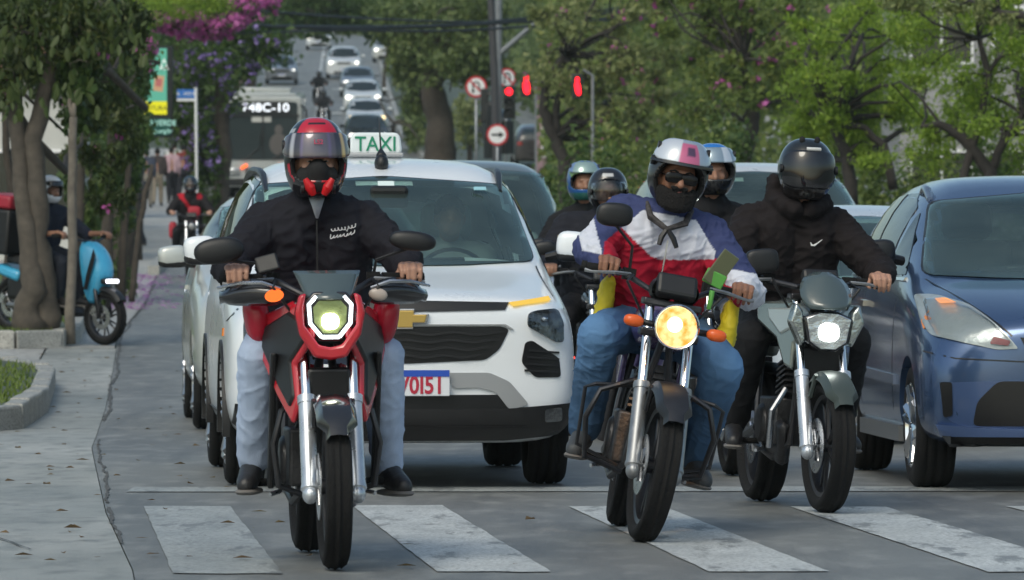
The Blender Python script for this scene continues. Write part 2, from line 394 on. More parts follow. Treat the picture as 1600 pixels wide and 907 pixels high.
# cracks along the joint between gutter and asphalt
def crack(pts, w=.03, seed=1):
    g = G(); r = random.Random(seed); P_ = []
    for (a, b), (c, e) in zip(pts, pts[1:]):
        n = max(2, int(math.hypot(c - a, e - b) / .12))
        for k in range(n): P_.append((a + (c - a) * k / n, b + (e - b) * k / n))
    P_.append(pts[-1]); q = 0
    for i, (x, y) in enumerate(P_):
        q = q * .93 + r.uniform(-.007, .007); ww = w * r.uniform(.2, 1.1)
        nx_, ny_ = (1, 0) if abs(P_[-1][1] - P_[0][1]) > abs(P_[-1][0] - P_[0][0]) else (0, 1)
        g.v += [(x + nx_ * (q - ww / 2), y + ny_ * (q - ww / 2), zg(x, y) + .0052), (x + nx_ * (q + ww / 2), y + ny_ * (q + ww / 2), zg(x, y) + .0052)]
    for i in range(len(P_) - 1): g.f.append((2 * i, 2 * i + 1, 2 * i + 3, 2 * i + 2))
    obj('road_crack', g, M_CRACK, None, False)['kind'] = 'structure'
crack([(xl(d), d) for d in (24, 27.5)], .02, 2); crack([(xl(d) + .02, d) for d in (28, 31, 34, 37.5)], .022, 3)
crack([(xl(d) + .02, d) for d in (41, 44, 48, 52, 58, 66, 80, 96)], .035, 4)
crack([(-6, 33.2), (-2.4, 33.5)], .02, 5); crack([(-3.9, 46.5), (-1.4, 46)], .05, 6); crack([(-5.5, 28.2), (-2.1, 28.4)], .015, 7)
crack([(-3.6, 39.5), (-1.0, 39.2)], .03, 8); crack([(-4.3, 57), (-2.6, 56.5)], .05, 9)
crack([(-1.9, 23.5), (-2.6, 27), (-3.6, 30)], .012, 12)

# ------------------------------------------------------------------ planted islands with kerb stones
def island(poly, h, label):
    """poly: outline of the outer kerb edge, anticlockwise from above; stones are separate"""
    c = Vector((sum(p[0] for p in poly) / len(poly), sum(p[1] for p in poly) / len(poly)))
    root = thing('planted_island', label, 'kerbed island', (c.x, c.y, zg(c.x, c.y)))
    inner = []
    n = len(poly); dense = []
    for i in range(n):
        a = Vector(poly[i]); b = Vector(poly[(i + 1) % n]); m = max(1, round((b - a).length / .8))
        for k in range(m): dense.append(a + (b - a) * k / m)
    N = len(dense); inn = []
    for i in range(N):
        t = (dense[(i + 1) % N] - dense[i - 1]).normalized(); inn.append(dense[i] + Vector((-t.y, t.x)) * .14)
    r = random.Random(5)
    for i in range(N):
        a, b, c2, d2 = dense[i], dense[(i + 1) % N], inn[(i + 1) % N], inn[i]
        if max(a.x, b.x) < -7.5: continue
        g = G(); e = .012; u = (b - a).normalized() * e; hh = h + r.uniform(-.012, .012)
        def L(p, z): return (p.x - root.location.x, p.y - root.location.y, zg(p.x, p.y) + z - root.location.z)
        q = [a + u, b - u, c2 - u, d2 + u]
        g.add([L(p, -.05) for p in q] + [L(p + (q[2 if k < 2 else 1] - p).normalized() * 0, hh) for k, p in enumerate(q)],
              [(0,1,2,3),(4,5,6,7),(0,1,5,4),(1,2,6,5),(2,3,7,6),(3,0,4,7)])
        obj('kerb_stone', g, M_KERB, root, False, bevel=.02)
    g = G(); g.v = [(p.x - root.location.x, p.y - root.location.y, zg(p.x, p.y) + h - .03 - root.location.z) for p in inn]; g.f = [tuple(range(N))]
    obj('soil_bed', g, M_SOIL, root, False)
    # grass
    rs = np.random.RandomState(8); pts = []
    xs = [p.x for p in inn]; ys = [p.y for p in inn]
    def inside(x, y):
        k = False
        for i in range(N):
            a, b = inn[i], inn[i - 1]
            if (a.y > y) != (b.y > y) and x < (b.x - a.x) * (y - a.y) / (b.y - a.y) + a.x: k = not k
        return k
    lo = max(min(xs), -9.5)
    while len(pts) < 14000:
        x = rs.uniform(lo, max(xs)); y = min(ys) + (max(ys) - min(ys)) * rs.uniform() ** 1.6
        if inside(x, y) and noise.noise((x * 1.1, y * .5, 1)) > -.28: pts.append((x, y))
    V = []; Fc = []
    for i, (x, y) in enumerate(pts):
        a = rs.uniform(0, 6.28); w = .012; hh = rs.uniform(.035, .075); z = zg(x, y) + h - .04 - root.location.z; x -= root.location.x; y -= root.location.y
        V += [(x - w * math.cos(a), y - w * math.sin(a), z), (x + w * math.cos(a), y + w * math.sin(a), z), (x + rs.uniform(-.04, .04), y + rs.uniform(-.04, .04), z + hh)]
        Fc.append((3 * i, 3 * i + 1, 3 * i + 2))
    gg = G(); gg.v = V; gg.f = Fc
    o = obj('grass', gg, M_GRASS, root, False); o['kind'] = 'stuff'
M_GRASS = leafmat('short_grass', [(.08, .13, .018), (.14, .21, .03), (.22, .26, .07)])
island([(-12, 38.6), (-3.5, 38.8), (-3.25, 39.6), (-3.35, 43), (-3.72, 48.5), (-4.0, 50.5), (-4.5, 52), (-12, 53)], .17, 'kerbed grass island nearest the camera, at the left edge of the road')
island([(-16, 60.6), (-5.0, 60.0), (-4.55, 60.4), (-4.5, 62), (-5.0, 70), (-5.7, 84), (-6.4, 97), (-6.9, 100), (-16, 102)], .17, 'long kerbed grass island where the big leaning trees stand, behind the blue scooter')
# median kerb on the hill (stones)
med = thing('median_kerb', 'pale concrete kerb along the planted median, right of the queue of cars on the hill', 'kerb', (-3, 200, prof(200)))
def kerbrow(root, f, d0, d1, step, w=.2, h=.16):
    d = d0
    while d < d1:
        a, b = d + .04, d + step - .04; g = G(); vs = []
        for z in (-.1, h):
            for (dd, s) in ((a, 0), (a, 1), (b, 1), (b, 0)):
                x = f(dd) + s * w; vs.append((x - root.location.x, dd - root.location.y, zg(x, dd) + z - root.location.z))
        g.add(vs, [(0,1,2,3),(4,5,6,7),(0,1,5,4),(1,2,6,5),(2,3,7,6),(3,0,4,7)]); obj('kerb_stone', g, M_KERB, root, False); d += step
kerbrow(med, lambda d: xr(d), 60, 430, 4)
lk = thing('pavement_kerb', 'pale concrete kerb along the left side of the road, past the parked motorcycles', 'kerb', (-8, 130, prof(130)))
kerbrow(lk, lambda d: xl(d) - .2, 104, 420, 4)
for o in list(lk.children) + list(med.children): pass

def litter(label, name, n, fx, fy, size, m, seed):
    """fallen leaves or petals lying flat on the ground, one small folded face each"""
    r = random.Random(seed); g = G()
    for i in range(n):
        y = fy(r); x = fx(r, y); a = r.uniform(0, 6.28); s_ = size * r.uniform(.5, 1.2); z = zg(x, y) + .012; c, q = math.cos(a) * s_, math.sin(a) * s_
        k = len(g.v); g.v += [(x - c, y - q, z), (x + q * .5, y - c * .5, z + .4 * s_ * r.random()), (x + c, y + q, z), (x - q * .5, y + c * .5, z + .4 * s_ * r.random())]; g.f.append((k, k + 1, k + 2, k + 3))
    tag(obj(name, g, m, None, False), label, 'ground litter', kind='stuff')
litter('brown leaves fallen along the gutter and pavement edge', 'fallen_leaves', 260, lambda r, y: xl(y) + r.gauss(-.6, .9), lambda r: 22 + 38 * r.random() ** 1.3, .035, leafmat('dry_leaf', [(.10, .06, .03), (.20, .13, .06), (.10, .11, .03)]), 5)
litter('purple petals fallen on the pavement edge beyond the scooter', 'fallen_petals', 900, lambda r, y: xl(y) + r.gauss(-.3, .35), lambda r: r.uniform(78, 104), .05, leafmat('fallen_petal', [(.40, .18, .42), (.55, .30, .58)]), 6)
for k_, yj in enumerate((24.6, 26.4, 31.2, 34.6, 37.0)): crack([(xl(yj) - 3.2, yj + .1), (xl(yj) - .05, yj)], .016, 40 + k_)
# ------------------------------------------------------------------ car bodies
def cage_body(st, nc=5, sub=2, bulge_rows=None):
    """st: list of stations (y, bulge, [(w, z)*5 rows], ztop). Returns an evaluated smooth mesh."""
    nr = len(st[0][2]); us = [-1 + 2 * i / (nc - 1) for i in range(nc)]
    g = G(); idx = {}
    def vert(key, co):
        if key not in idx: idx[key] = len(g.v); g.v.append(co)
        return idx[key]
    def ring(k):
        y, bu, rows, zt = st[k]; out = []
        for j in range(nr): out.append(vert((k, 'L', j), (-rows[j][0], y, rows[j][1])))
        w, z = rows[-1]
        for i in range(1, nc - 1):
            u = us[i]; out.append(vert((k, 'T', i), (u * w, y - bu * (1 - u * u), z + (zt - z) * (1 - u * u))))
        for j in range(nr - 1, -1, -1): out.append(vert((k, 'R', j), (rows[j][0], y, rows[j][1])))
        w, z = rows[0]
        for i in range(nc - 2, 0, -1):
            u = us[i]; out.append(vert((k, 'B', i), (u * w, y - bu * (1 - u * u), z)))
        return out
    rings = [ring(k) for k in range(len(st))]
    for a, b in zip(rings, rings[1:]):
        n = len(a)
        for i in range(n): g.f.append((a[i], a[(i + 1) % n], b[(i + 1) % n], b[i]))
    for k, sgn in ((0, 1), (len(st) - 1, -1)):
        y, bu, rows, zt = st[k]
        def cv(j, i):
            if i == 0: return vert((k, 'L', j), None)
            if i == nc - 1: return vert((k, 'R', j), None)
            u = us[i]
            if j == nr - 1: return vert((k, 'T', i), None)
            if j == 0: return vert((k, 'B', i), None)
            return vert((k, 'C', j, i), (u * rows[j][0], y - bu * (1 - u * u), rows[j][1]))
        for j in range(nr - 1):
            for i in range(nc - 1):
                q = (cv(j, i), cv(j, i + 1), cv(j + 1, i + 1), cv(j + 1, i)); g.f.append(q if sgn > 0 else q[::-1])
    o = obj('body', g, None, None, True, auto=False, sub=sub)
    me = evalmesh(o); bpy.data.objects.remove(o); return me
def bvh_of(me):
    return BVHTree.FromPolygons([v.co.copy() for v in me.vertices], [tuple(p.vertices) for p in me.polygons])
def inpoly(x, y, P_):
    k = False
    for i in range(len(P_)):
        a, b = P_[i], P_[i - 1]
        if (a[1] > y) != (b[1] > y) and x < (b[0] - a[0]) * (y - a[1]) / (b[1] - a[1]) + a[0]: k = not k
    return k
def decal(bvh, poly, name, m, parent, axis='y', off=.004, th=.012, step=.06, sm=True, hole=None):
    """a shell that follows the body inside an outline given as seen from the front ('y'), the rear ('Y') or a side (+1/-1)"""
    bm = bmesh.new(); vs = [bm.verts.new((a, b, 0)) for a, b in poly]; bm.faces.new(vs)
    xs = [p[0] for p in poly]; ys = [p[1] for p in poly]
    for k in range(int(math.floor(min(xs) / step)) + 1, int(math.ceil(max(xs) / step))):
        bmesh.ops.bisect_plane(bm, geom=bm.verts[:] + bm.edges[:] + bm.faces[:], plane_co=(k * step + 1e-4, 0, 0), plane_no=(1, 0, 0))
    for k in range(int(math.floor(min(ys) / step)) + 1, int(math.ceil(max(ys) / step))):
        bmesh.ops.bisect_plane(bm, geom=bm.verts[:] + bm.edges[:] + bm.faces[:], plane_co=(0, k * step + 1e-4, 0), plane_no=(0, 1, 0))
    if hole:
        dead = [f for f in bm.faces if inpoly(*f.calc_center_median().xy, hole)]
        bmesh.ops.delete(bm, geom=dead, context='FACES')
    D = {'y': Vector((0, 1, 0)), 'Y': Vector((0, -1, 0)), 1: Vector((-1, 0, 0)), -1: Vector((1, 0, 0))}[axis]
    miss = []; hits = []
    for v in bm.verts:
        a, b = v.co.x, v.co.y
        o = Vector((a, -8 if axis == 'y' else 12, b)) if axis in ('y', 'Y') else Vector((axis * 8, a, b))
        h = bvh.ray_cast(o, D)
        if h[0] is None or (axis in ('y', 'Y') and h[1].dot(-D) < .04): miss.append((v, o)); continue
        v.co = h[0] - D * off / max(.25, h[1].dot(-D)); hits.append(v)
    for v, o in miss:
        if hits:
            q = min(hits, key=lambda t: (t.co - o).cross(D).length); dep = q.co.dot(D); v.co = o - D * o.dot(D) + D * dep
    bm.edges.ensure_lookup_table(); bd = [e for e in bm.edges if e.is_boundary]
    r = bmesh.ops.extrude_edge_only(bm, edges=bd); nv = [q for q in r['geom'] if isinstance(q, bmesh.types.BMVert)]
    for v in nv: v.co += D * (th + off)
    bmesh.ops.recalc_face_normals(bm, faces=bm.faces)
    c = bm.faces[:]; s = sum((f.normal.dot(-D)) * f.calc_area() for f in c)
    if s < 0: bmesh.ops.reverse_faces(bm, faces=c)
    for e in bm.edges:
        if len(e.link_faces) == 2 and e.calc_face_angle(0) > R(40): e.smooth = False
    me = bpy.data.meshes.new(name); bm.to_mesh(me); bm.free()
    return fin(name, me, m, parent, sm)
def mir(p): return [(-a, b) for a, b in reversed(p)]
def roundpoly(P_, r=.02, n=3):
    out = []; N = len(P_)
    for i in range(N):
        p = Vector(P_[i]); a = Vector(P_[i - 1]) - p; b = Vector(P_[(i + 1) % N]) - p
        ra = min(r, a.length * .4, b.length * .4); A = p + a.normalized() * ra; B = p + b.normalized() * ra
        for k in range(n + 1):
            t = k / n; q = A * (1 - t) ** 2 + p * 2 * t * (1 - t) + B * t * t; out.append((q.x, q.y))
    return out
def cut_arches(me, wy, r, w):
    g = G()
    for y in wy:
        for s in (-1, 1):
            g.lathe([(-.16, 0.001), (-.16, r), (.16, r), (.16, .001)], (s * (w - .09), y, r - .055), 'x', 40)
    c = obj('c', g, None, None, False); b = fin('b', me, None)
    q = b.modifiers.new('x', 'BOOLEAN'); q.operation = 'DIFFERENCE'; q.object = c; q.solver = 'EXACT'; q.use_self = True
    m2 = evalmesh(b); bpy.data.objects.remove(b); bpy.data.objects.remove(c)
    if len(m2.polygons) < 50: return me
    return m2
def tyre_prof(w, r, rr):
    h = w / 2
    return [(-h * .72, rr), (-h * .95, rr + .012), (-h, (r + rr) / 2), (-h * .96, r - .03), (-h * .8, r - .01), (-h * .55, r - .001), (-h * .5, r - .008), (-h * .44, r - .008), (-h * .4, r),
            (-h * .08, r), (-h * .05, r - .008), (h * .05, r - .008), (h * .08, r), (h * .4, r), (h * .44, r - .008), (h * .5, r - .008), (h * .55, r - .001),
            (h * .8, r - .01), (h * .96, r - .03), (h, (r + rr) / 2), (h * .95, rr + .012), (h * .72, rr)]
def car_wheel(parent, x, y, r, w, rimm, spokes=5, steer=0, n=40, hub=True):
    rr = r * .66; s = 1 if x > 0 else -1
    g = G(); g.lathe(tyre_prof(w, r, rr), (0, 0, 0), 'x', n)
    M = Matrix.Translation((x - s * w / 2, y, r)) @ Matrix.Rotation(steer, 4, 'Z'); g.xf(M)
    t = obj('wheel', g, M_RUB, parent, True, auto=False)
    g = G(); h = w / 2
    g.lathe([(s * h * .2, .001), (s * h * .2, rr * .5), (-s * h * .5, rr * .9), (-s * h * .5, rr * .97), (s * h * .7, rr * .97), (s * h * .95, rr * 1.03), (s * h * .98, rr * .97), (s * h * .82, rr * .93)], (0, 0, 0), 'x', n)
    g.lathe([(s * h * .78, .001), (s * h * .8, rr * .2), (s * h * .55, rr * .26)], (0, 0, 0), 'x', 16)
    for k in range(spokes):
        a = 2 * math.pi * k / spokes + .3; ca, sa = math.cos(a), math.sin(a)
        for da in (-.13, .13):
            c2, s2 = math.cos(a + da), math.sin(a + da)
            g.tube([(s * h * .68, rr * .12 * ca, rr * .12 * sa), (s * h * .74, rr * .5 * c2, rr * .5 * s2), (s * h * .84, rr * .98 * c2, rr * .98 * s2)], [.03, .026, .03], 6)
    g.xf(M); obj('rim', g, rimm, t, True)
    return t
M_RIM = mat('alloy_rim', (.42, .43, .45), .3, .85, var=.2, vscale=12)
M_RIMD = mat('dark_rim', (.05, .05, .055), .4, .5)
M_PLATE = mat('plate_white', (.72, .74, .78), .4)
M_PRED = mat('plate_red', (.45, .02, .05), .5)
M_PBLUE = mat('plate_blue', (.02, .08, .45), .4)
M_GLASSF = mat('far_glass', (.02, .028, .03), .25, 0, spec=.25)
M_DKINT = mat('dark_interior', (.02, .025, .026), .8)
M_TEALINT = mat('pale_seat', (.40, .54, .53), .8)
M_AMBER = mat('amber_lens', (.75, .22, .02), .25); M_DRL = emis('daytime_amber', (.85, .55, .10), .9)
M_HLREF = mat('headlight_reflector', (.6, .62, .65), .15, .9, bump=.6, bscale=22)
M_HLDK = mat('headlight_dark', (.16, .165, .17), .12, .85, bump=1, bscale=16, var=.5, vscale=20)
def plate(parent, x, y, z, w=.40, h=.13, s=None, m=M_PLATE, tm=None, rx=0, back=False):
    g = G(); g.box((0, 0, 0), (w, .012, h)); M = Matrix.Translation((x, y, z)) @ Matrix.Rotation(rx, 4, 'X')
    if back: M = M @ Matrix.Rotation(math.pi, 4, 'Z')
    g.xf(M); p = obj('licence_plate', g, m, parent, False, bevel=.004)
    g = G(); g.box((0, -.008, h / 2 - .017), (w * .985, .005, .032)); g.xf(M); obj('plate_band', g, M_PBLUE, p, False)
    if s:
        t = text('plate_characters', s[0], s[1], tm, p, (0, 0, 0), ext=.0015, align='RIGHT', sx=s[2])
        t.data.transform(M @ Matrix.Translation((w / 2 - .028, -.008, -h / 2 + .014)))
    return p
def mirror(parent, s, x, y, z, m1, m2=None, w=.21, h=.15):
    g = G(); g.ell((x, y, z), (w / 2, .06, h / 2), (0, s * .10, s * -.12), 20, 12, .62)
    o = obj('wing_mirror', g, m1, parent, True, auto=False)
    g = G(); g.ell((x, y + .004, z - h * .33), (w / 2 * .98, .058, h / 4), (0, 0, s * -.12), 18, 8, .6)
    g.tube([(x - s * w * .3, y + .02, z - h * .3), (x - s * (w * .75), y + .06, z - h * .42)], [.03, .025], 8)
    obj('mirror_base', g, m2 or M_BLACK, o, True)
    g = G(); g.box((x, y + .058, z), (w * .85, .006, h * .75), (0, 0, s * -.12)); obj('mirror_glass', g, M_CHROME, o, False)
    return o
def seats_and_driver(root, yf, driver_x=.36, seat_m=M_TEALINT, driver=True, dz=0):
    for s in (-1, 1):
        g = G(); g.box((s * .36, yf + .75, .62 + dz), (.48, .5, .16)); g.box((s * .36, yf + 1.0, .95 + dz), (.46, .14, .6), (-.2, 0, 0)); g.box((s * .36, yf + 1.08, 1.35 + dz), (.27, .1, .2), (-.15, 0, 0))
        obj('front_seat', g, seat_m, root, True, bevel=.05)
    g = G(); g.box((0, yf + .25, .92 + dz), (1.4, .45, .18)); g.box((0, yf + 1.7, .9 + dz), (1.3, .15, .7), (-.15, 0, 0))
    obj('dashboard', g, M_DKINT, root, True, bevel=.04)
    g = G(); g.lathe([(-.012, .19), (0, .202), (.012, .19), (0, .178), (-.012, .19)], (0, 0, 0), 'y', 28); g.xf(Matrix.Translation((driver_x, yf + .52, 1.03 + dz)) @ Matrix.Rotation(-.45, 4, 'X'))
    g.tube([(driver_x - .18, yf + .52, 1.03 + dz), (driver_x + .18, yf + .52, 1.03 + dz)], .018, 6); obj('steering_wheel', g, M_BLACK, root)

M_SGLASS = glass('tinted_side_glass', (.12, .16, .16), 1.5)
def build_car(spec):
    """spec keys: name,label,loc,yaw,pitch,paint,stations,windshield,... all outlines are in metres on the car, seen from the front"""
    S = spec; root = thing(S['name'], S['label'], S.get('cat', 'car'), S['loc'], (S.get('pitch', 0), 0, S['yaw']), S.get('group'))
    me = cage_body(S['st'], sub=S.get('sub', 2)); bvh = bvh_of(me)
    if S.get('arch'): me = cut_arches(me, S['wy'], S['wr'] + .045, S['hw'])
    ws = S['ws']                                      # windscreen outline
    if S.get('open'):
        cx = sum(p[0] for p in ws) / len(ws); cz = sum(p[1] for p in ws) / len(ws)
        ins = [((p[0] - cx) * .93 + cx, (p[1] - cz) * .86 + cz) for p in ws]
        bm = bmesh.new(); bm.from_mesh(me)
        dead = [f for f in bm.faces if f.normal.y < -.05 and f.calc_center_median().y < S['ws_y'] and f.calc_center_median().y > S['ws_y0'] and inpoly(f.calc_center_median().x, f.calc_center_median().z, ins)]
        for nm, poly, mt, kw in S.get('sides', []):
            if 'window' in nm and nm != 'window_trim':
                cy_ = sum(p[0] for p in poly) / len(poly); cz_ = sum(p[1] for p in poly) / len(poly); ip = [((p[0] - cy_) * .93 + cy_, (p[1] - cz_) * .84 + cz_) for p in poly]
                dead += [f for f in bm.faces if abs(f.normal.x) > .3 and inpoly(f.calc_center_median().y, f.calc_center_median().z, ip)]
        rz = S.get('rearz')
        if rz: dead += [f for f in bm.faces if f.normal.y > .2 and abs(f.calc_center_median().x) < S['hw'] * .58 and rz[0] < f.calc_center_median().z < rz[1]]
        bmesh.ops.delete(bm, geom=list(set(dead)), context='FACES')
        bm.to_mesh(me); bm.free()
        if rz: decal(bvh, roundpoly([(-S['hw'] * .66, rz[0] - .03), (S['hw'] * .66, rz[0] - .03), (S['hw'] * .6, rz[1] + .03), (-S['hw'] * .6, rz[1] + .03)], .04), 'rear_window', M_SGLASS, root, axis='Y', off=.006, th=.002, step=.1)
        decal(bvh, roundpoly(ws, .05), 'windscreen_border', M_BLACK, root, off=.003, th=.004, step=.03, hole=[((p[0] - cx) * .94 + cx, (p[1] - cz) * .88 + cz) for p in ws])
        decal(bvh, roundpoly([((p[0] - cx) * .99 + cx, (p[1] - cz) * .985 + cz) for p in ws], .05), 'windscreen', M_WGLASS, root, off=.009, th=.0)
    else:
        decal(bvh, roundpoly(ws, .04), 'windscreen', S.get('glassm') or (M_GLASSF if S['loc'][1] > 100 else M_GLASSD), root, off=.006, th=.006, step=S.get('step', .08))
    b = fin('body', me, S['paint'], root, True)
    bm = bmesh.new(); bm.from_mesh(me)
    for e in bm.edges:
        if len(e.link_faces) == 2 and e.calc_face_angle(0) > R(42): e.smooth = False
    bm.to_mesh(me); bm.free()
    for nm, poly, mt, both, kw in S.get('decals', []):
        d1 = decal(bvh, poly, nm, mt, root, **kw)
        if both: decal(bvh, mir(poly), nm, mt, root, **kw)
    for nm, poly, mt, kw in S.get('sides', []):
        if S.get('open') and mt is M_GLASSD: mt = M_SGLASS
        for s in (-1, 1): decal(bvh, poly, nm, mt, root, axis=s, **kw)
    for y in S['wy']:
        for s in (-1, 1):
            car_wheel(root, s * (S['hw'] - .015), y, S['wr'], S.get('ww', .205), S.get('rim', M_RIM), S.get('spokes', 5), S.get('steer', 0) if y == S['wy'][0] else 0, n=S.get('wn', 40))
    S['root'] = root; S['bvh'] = bvh
    return root, bvh

def stations(L, fo, hw, hood, belt, roof, cowl_y, rf_y, rr_y, noseH, rear='hatch', wr=.86, zb=.22, bul=.07):
    """a generic one-box / two-box profile. fo: front overhang; y=0 is the front axle"""
    y0 = -fo; yb = L - fo; w = hw
    st = [(y0 + .07, bul, [(w * .80, zb + .06), (w * .90, zb + .2), (w * .91, zb + .42), (w * .88, noseH - .12), (w * .82, noseH - .02)], noseH),
          (y0 + .20, bul, [(w * .90, zb), (w * .975, zb + .18), (w * .98, zb + .42), (w * .96, noseH - .08), (w * .86, noseH + .03)], noseH + .05),
          (y0 + .55, bul * .5, [(w * .93, zb), (w, zb + .18), (w, zb + .45), (w * .975, noseH - .02), (w * .86, noseH + .08)], noseH + .11),
          (cowl_y - .12, .05, [(w * .93, zb), (w, zb + .18), (w, zb + .48), (w * .985, hood - .12), (w * .84, hood - .01)], hood + .02),
          (cowl_y, .05, [(w * .93, zb), (w, zb + .18), (w, zb + .48), (w * .985, belt - .02), (w * .83, hood + .02)], hood + .05),
          (rf_y, .04, [(w * .93, zb), (w, zb + .18), (w, zb + .5), (w * .98, belt), (w * wr * .84, roof - .10)], roof - .055),
          (rf_y + .35, 0, [(w * .93, zb), (w, zb + .18), (w, zb + .5), (w * .98, belt), (w * wr * .86, roof - .04)], roof),
          ((rf_y + rr_y) / 2, 0, [(w * .93, zb), (w, zb + .18), (w, zb + .5), (w * .98, belt + .02), (w * wr * .86, roof - .025)], roof + .012)]
    if rear == 'hatch':
        st += [(rr_y, 0, [(w * .93, zb), (w, zb + .18), (w, zb + .5), (w * .97, belt + .04), (w * wr * .84, roof - .05)], roof - .015),
               (yb - .22, 0, [(w * .92, zb), (w * .98, zb + .18), (w * .98, zb + .5), (w * .95, belt + .04), (w * wr * .78, roof - .22)], roof - .19),
               (yb - .02, 0, [(w * .82, zb + .08), (w * .9, zb + .2), (w * .9, zb + .5), (w * .86, belt - .02), (w * .74, belt + .1)], belt + .12)]
    else:
        st += [(rr_y, 0, [(w * .93, zb), (w, zb + .18), (w, zb + .5), (w * .97, belt), (w * wr * .83, roof - .08)], roof - .05),
               (yb - .75, 0, [(w * .93, zb), (w, zb + .18), (w, zb + .5), (w * .96, belt - .03), (w * .8, belt + .04)], belt + .06),
               (yb - .12, 0, [(w * .9, zb), (w * .97, zb + .18), (w * .97, zb + .5), (w * .93, belt - .07), (w * .8, belt)], belt + .02),
               (yb - .02, 0, [(w * .82, zb + .08), (w * .9, zb + .2), (w * .9, zb + .5), (w * .86, belt - .12), (w * .76, belt - .06)], belt - .04)]
    return st

# ---- the taxi: white compact people carrier
P_WHITE = paint('white_car_paint', (.80, .83, .86), .3, dirt=.05)
M_SKID = mat('grey_skid_trim', (.36, .37, .38), .4, .3)
M_GOLD = mat('gold_badge', (.62, .42, .12), .3, .6)
M_GREEN = mat('green_lettering', (.01, .22, .12), .5)
M_GRILL = mat('grille_black', (.008, .008, .009), .3)
ST_T = [(-.80, .07, [(.70, .27), (.79, .42), (.80, .62), (.78, .80), (.73, .925)], .945),
        (-.66, .07, [(.80, .23), (.87, .38), (.875, .62), (.86, .83), (.76, .96)], .985),
        (-.30, .04, [(.82, .22), (.885, .38), (.885, .66), (.875, .92), (.76, 1.01)], 1.05),
        (.10, .04, [(.82, .22), (.885, .38), (.885, .7), (.875, .985), (.755, 1.08)], 1.11),
        (.24, .05, [(.82, .22), (.885, .38), (.885, .7), (.87, 1.02), (.745, 1.12)], 1.15),
        (.96, .05, [(.82, .22), (.885, .38), (.885, .7), (.87, 1.04), (.70, 1.57)], 1.60),
        (1.30, 0, [(.82, .22), (.885, .38), (.885, .7), (.87, 1.05), (.725, 1.65)], 1.69),
        (2.2, 0, [(.82, .22), (.885, .38), (.885, .7), (.87, 1.06), (.725, 1.67)], 1.715),
        (3.1, 0, [(.82, .22), (.885, .38), (.885, .7), (.86, 1.07), (.70, 1.64)], 1.68),
        (3.42, 0, [(.8, .24), (.87, .38), (.87, .7), (.84, 1.05), (.60, 1.50)], 1.52),
        (3.55, 0, [(.74, .3), (.82, .42), (.82, .7), (.78, 1.0), (.68, 1.12)], 1.14)]
ws_T = [(-.755, 1.14), (-.4, 1.12), (0, 1.113), (.4, 1.12), (.755, 1.14), (.672, 1.545), (0, 1.59), (-.672, 1.545)]
side_win = [(.55, 1.08), (1.15, 1.56), (1.7, 1.60), (2.9, 1.58), (3.2, 1.32), (3.1, 1.12)]
dec = []
up = dict(off=.008, th=.01, step=.05)
dec.append(('trim_strip', [(-.52, .935), (0, .945), (.52, .935), (.50, .898), (.0, .886), (-.50, .898)], M_GRILL, False, up))
dec.append(('daytime_lamp', [(.52, .935), (.745, .965), (.75, .945), (.54, .915)], M_DRL, True, dict(off=.012, th=.01, step=.05)))
dec.append(('grille', roundpoly([(-.52, .80), (-.48, .815), (.48, .815), (.52, .80), (.47, .70), (.40, .648), (0, .63), (-.40, .648), (-.47, .70)], .025), M_GRILL, False, dict(off=.006, th=.01, step=.05)))
for k in range(4):
    z = .78 - k * .038; wv = .48 - .035 * k
    pts_t = [(-wv + 2 * wv * i / 24, z + .007 * math.cos(i * 1.05)) for i in range(25)]
    dec.append(('grille_bar', [(a, b + .006) for a, b in pts_t] + [(a, b - .006) for a, b in reversed(pts_t)], M_BLACK, False, dict(off=.018, th=.012, step=.08)))
HLp = [(.615, .88), (.66, .895), (.77, .905), (.80, .83), (.80, .735), (.76, .735), (.61, .815)]
dec.append(('headlight', roundpoly(HLp, .02), M_HLDK, True, dict(off=.008, th=.01, step=.03)))
VENT = [(.60, .735), (.635, .745), (.775, .655), (.785, .56), (.65, .56), (.58, .635)]
dec.append(('air_intake', roundpoly(VENT, .02), M_GRILL, True, dict(off=.007, th=.01, step=.05)))
for k in range(4):
    z = .70 - .033 * k; dec.append(('intake_bar', [(.62 - .008 * k, z), (.775, z - .012), (.775, z - .022), (.62 - .008 * k, z - .01)], M_BLACK, True, dict(off=.014, th=.008, step=.05)))
dec.append(('skid_trim', roundpoly([(.20, .585), (.42, .585), (.52, .54), (.62, .425), (.52, .40), (.45, .49), (.36, .512), (.24, .508)], .02), M_SKID, True, dict(off=.014, th=.012, step=.04)))
dec.append(('lower_grille', [(-.46, .475), (.46, .475), (.52, .41), (.5, .37), (-.5, .37), (-.52, .41)], M_GRILL, False, dict(off=.009, th=.01)))
dec.append(('bumper_apron', [(-.84, .43), (-.5, .405), (.5, .405), (.84, .43), (.85, .33), (.78, .27), (.5, .245), (-.5, .245), (-.78, .27), (-.85, .33)], M_BLACK, False, dict(off=.018, th=.02)))
for sx_ in (1,):
    dec.append(('shut_line', [(.772, .962), (.780, .962), (.752, 1.115), (.744, 1.115)], M_GRILL, True, dict(off=.002, th=.004, step=.05)))
    dec.append(('shut_line', [(.82, .905), (.872, .84), (.868, .835), (.815, .90)], M_GRILL, True, dict(off=.002, th=.004, step=.03)))
    dec.append(('fog_lamp', roundpoly([(.70, .40), (.79, .41), (.79, .34), (.70, .335)], .015), M_HLDK, True, dict(off=.024, th=.01, step=.05)))
    dec.append(('apron_groove', [(-.62, .318), (.62, .318), (.62, .308), (-.62, .308)], M_GRILL, False, dict(off=.022, th=.01)))
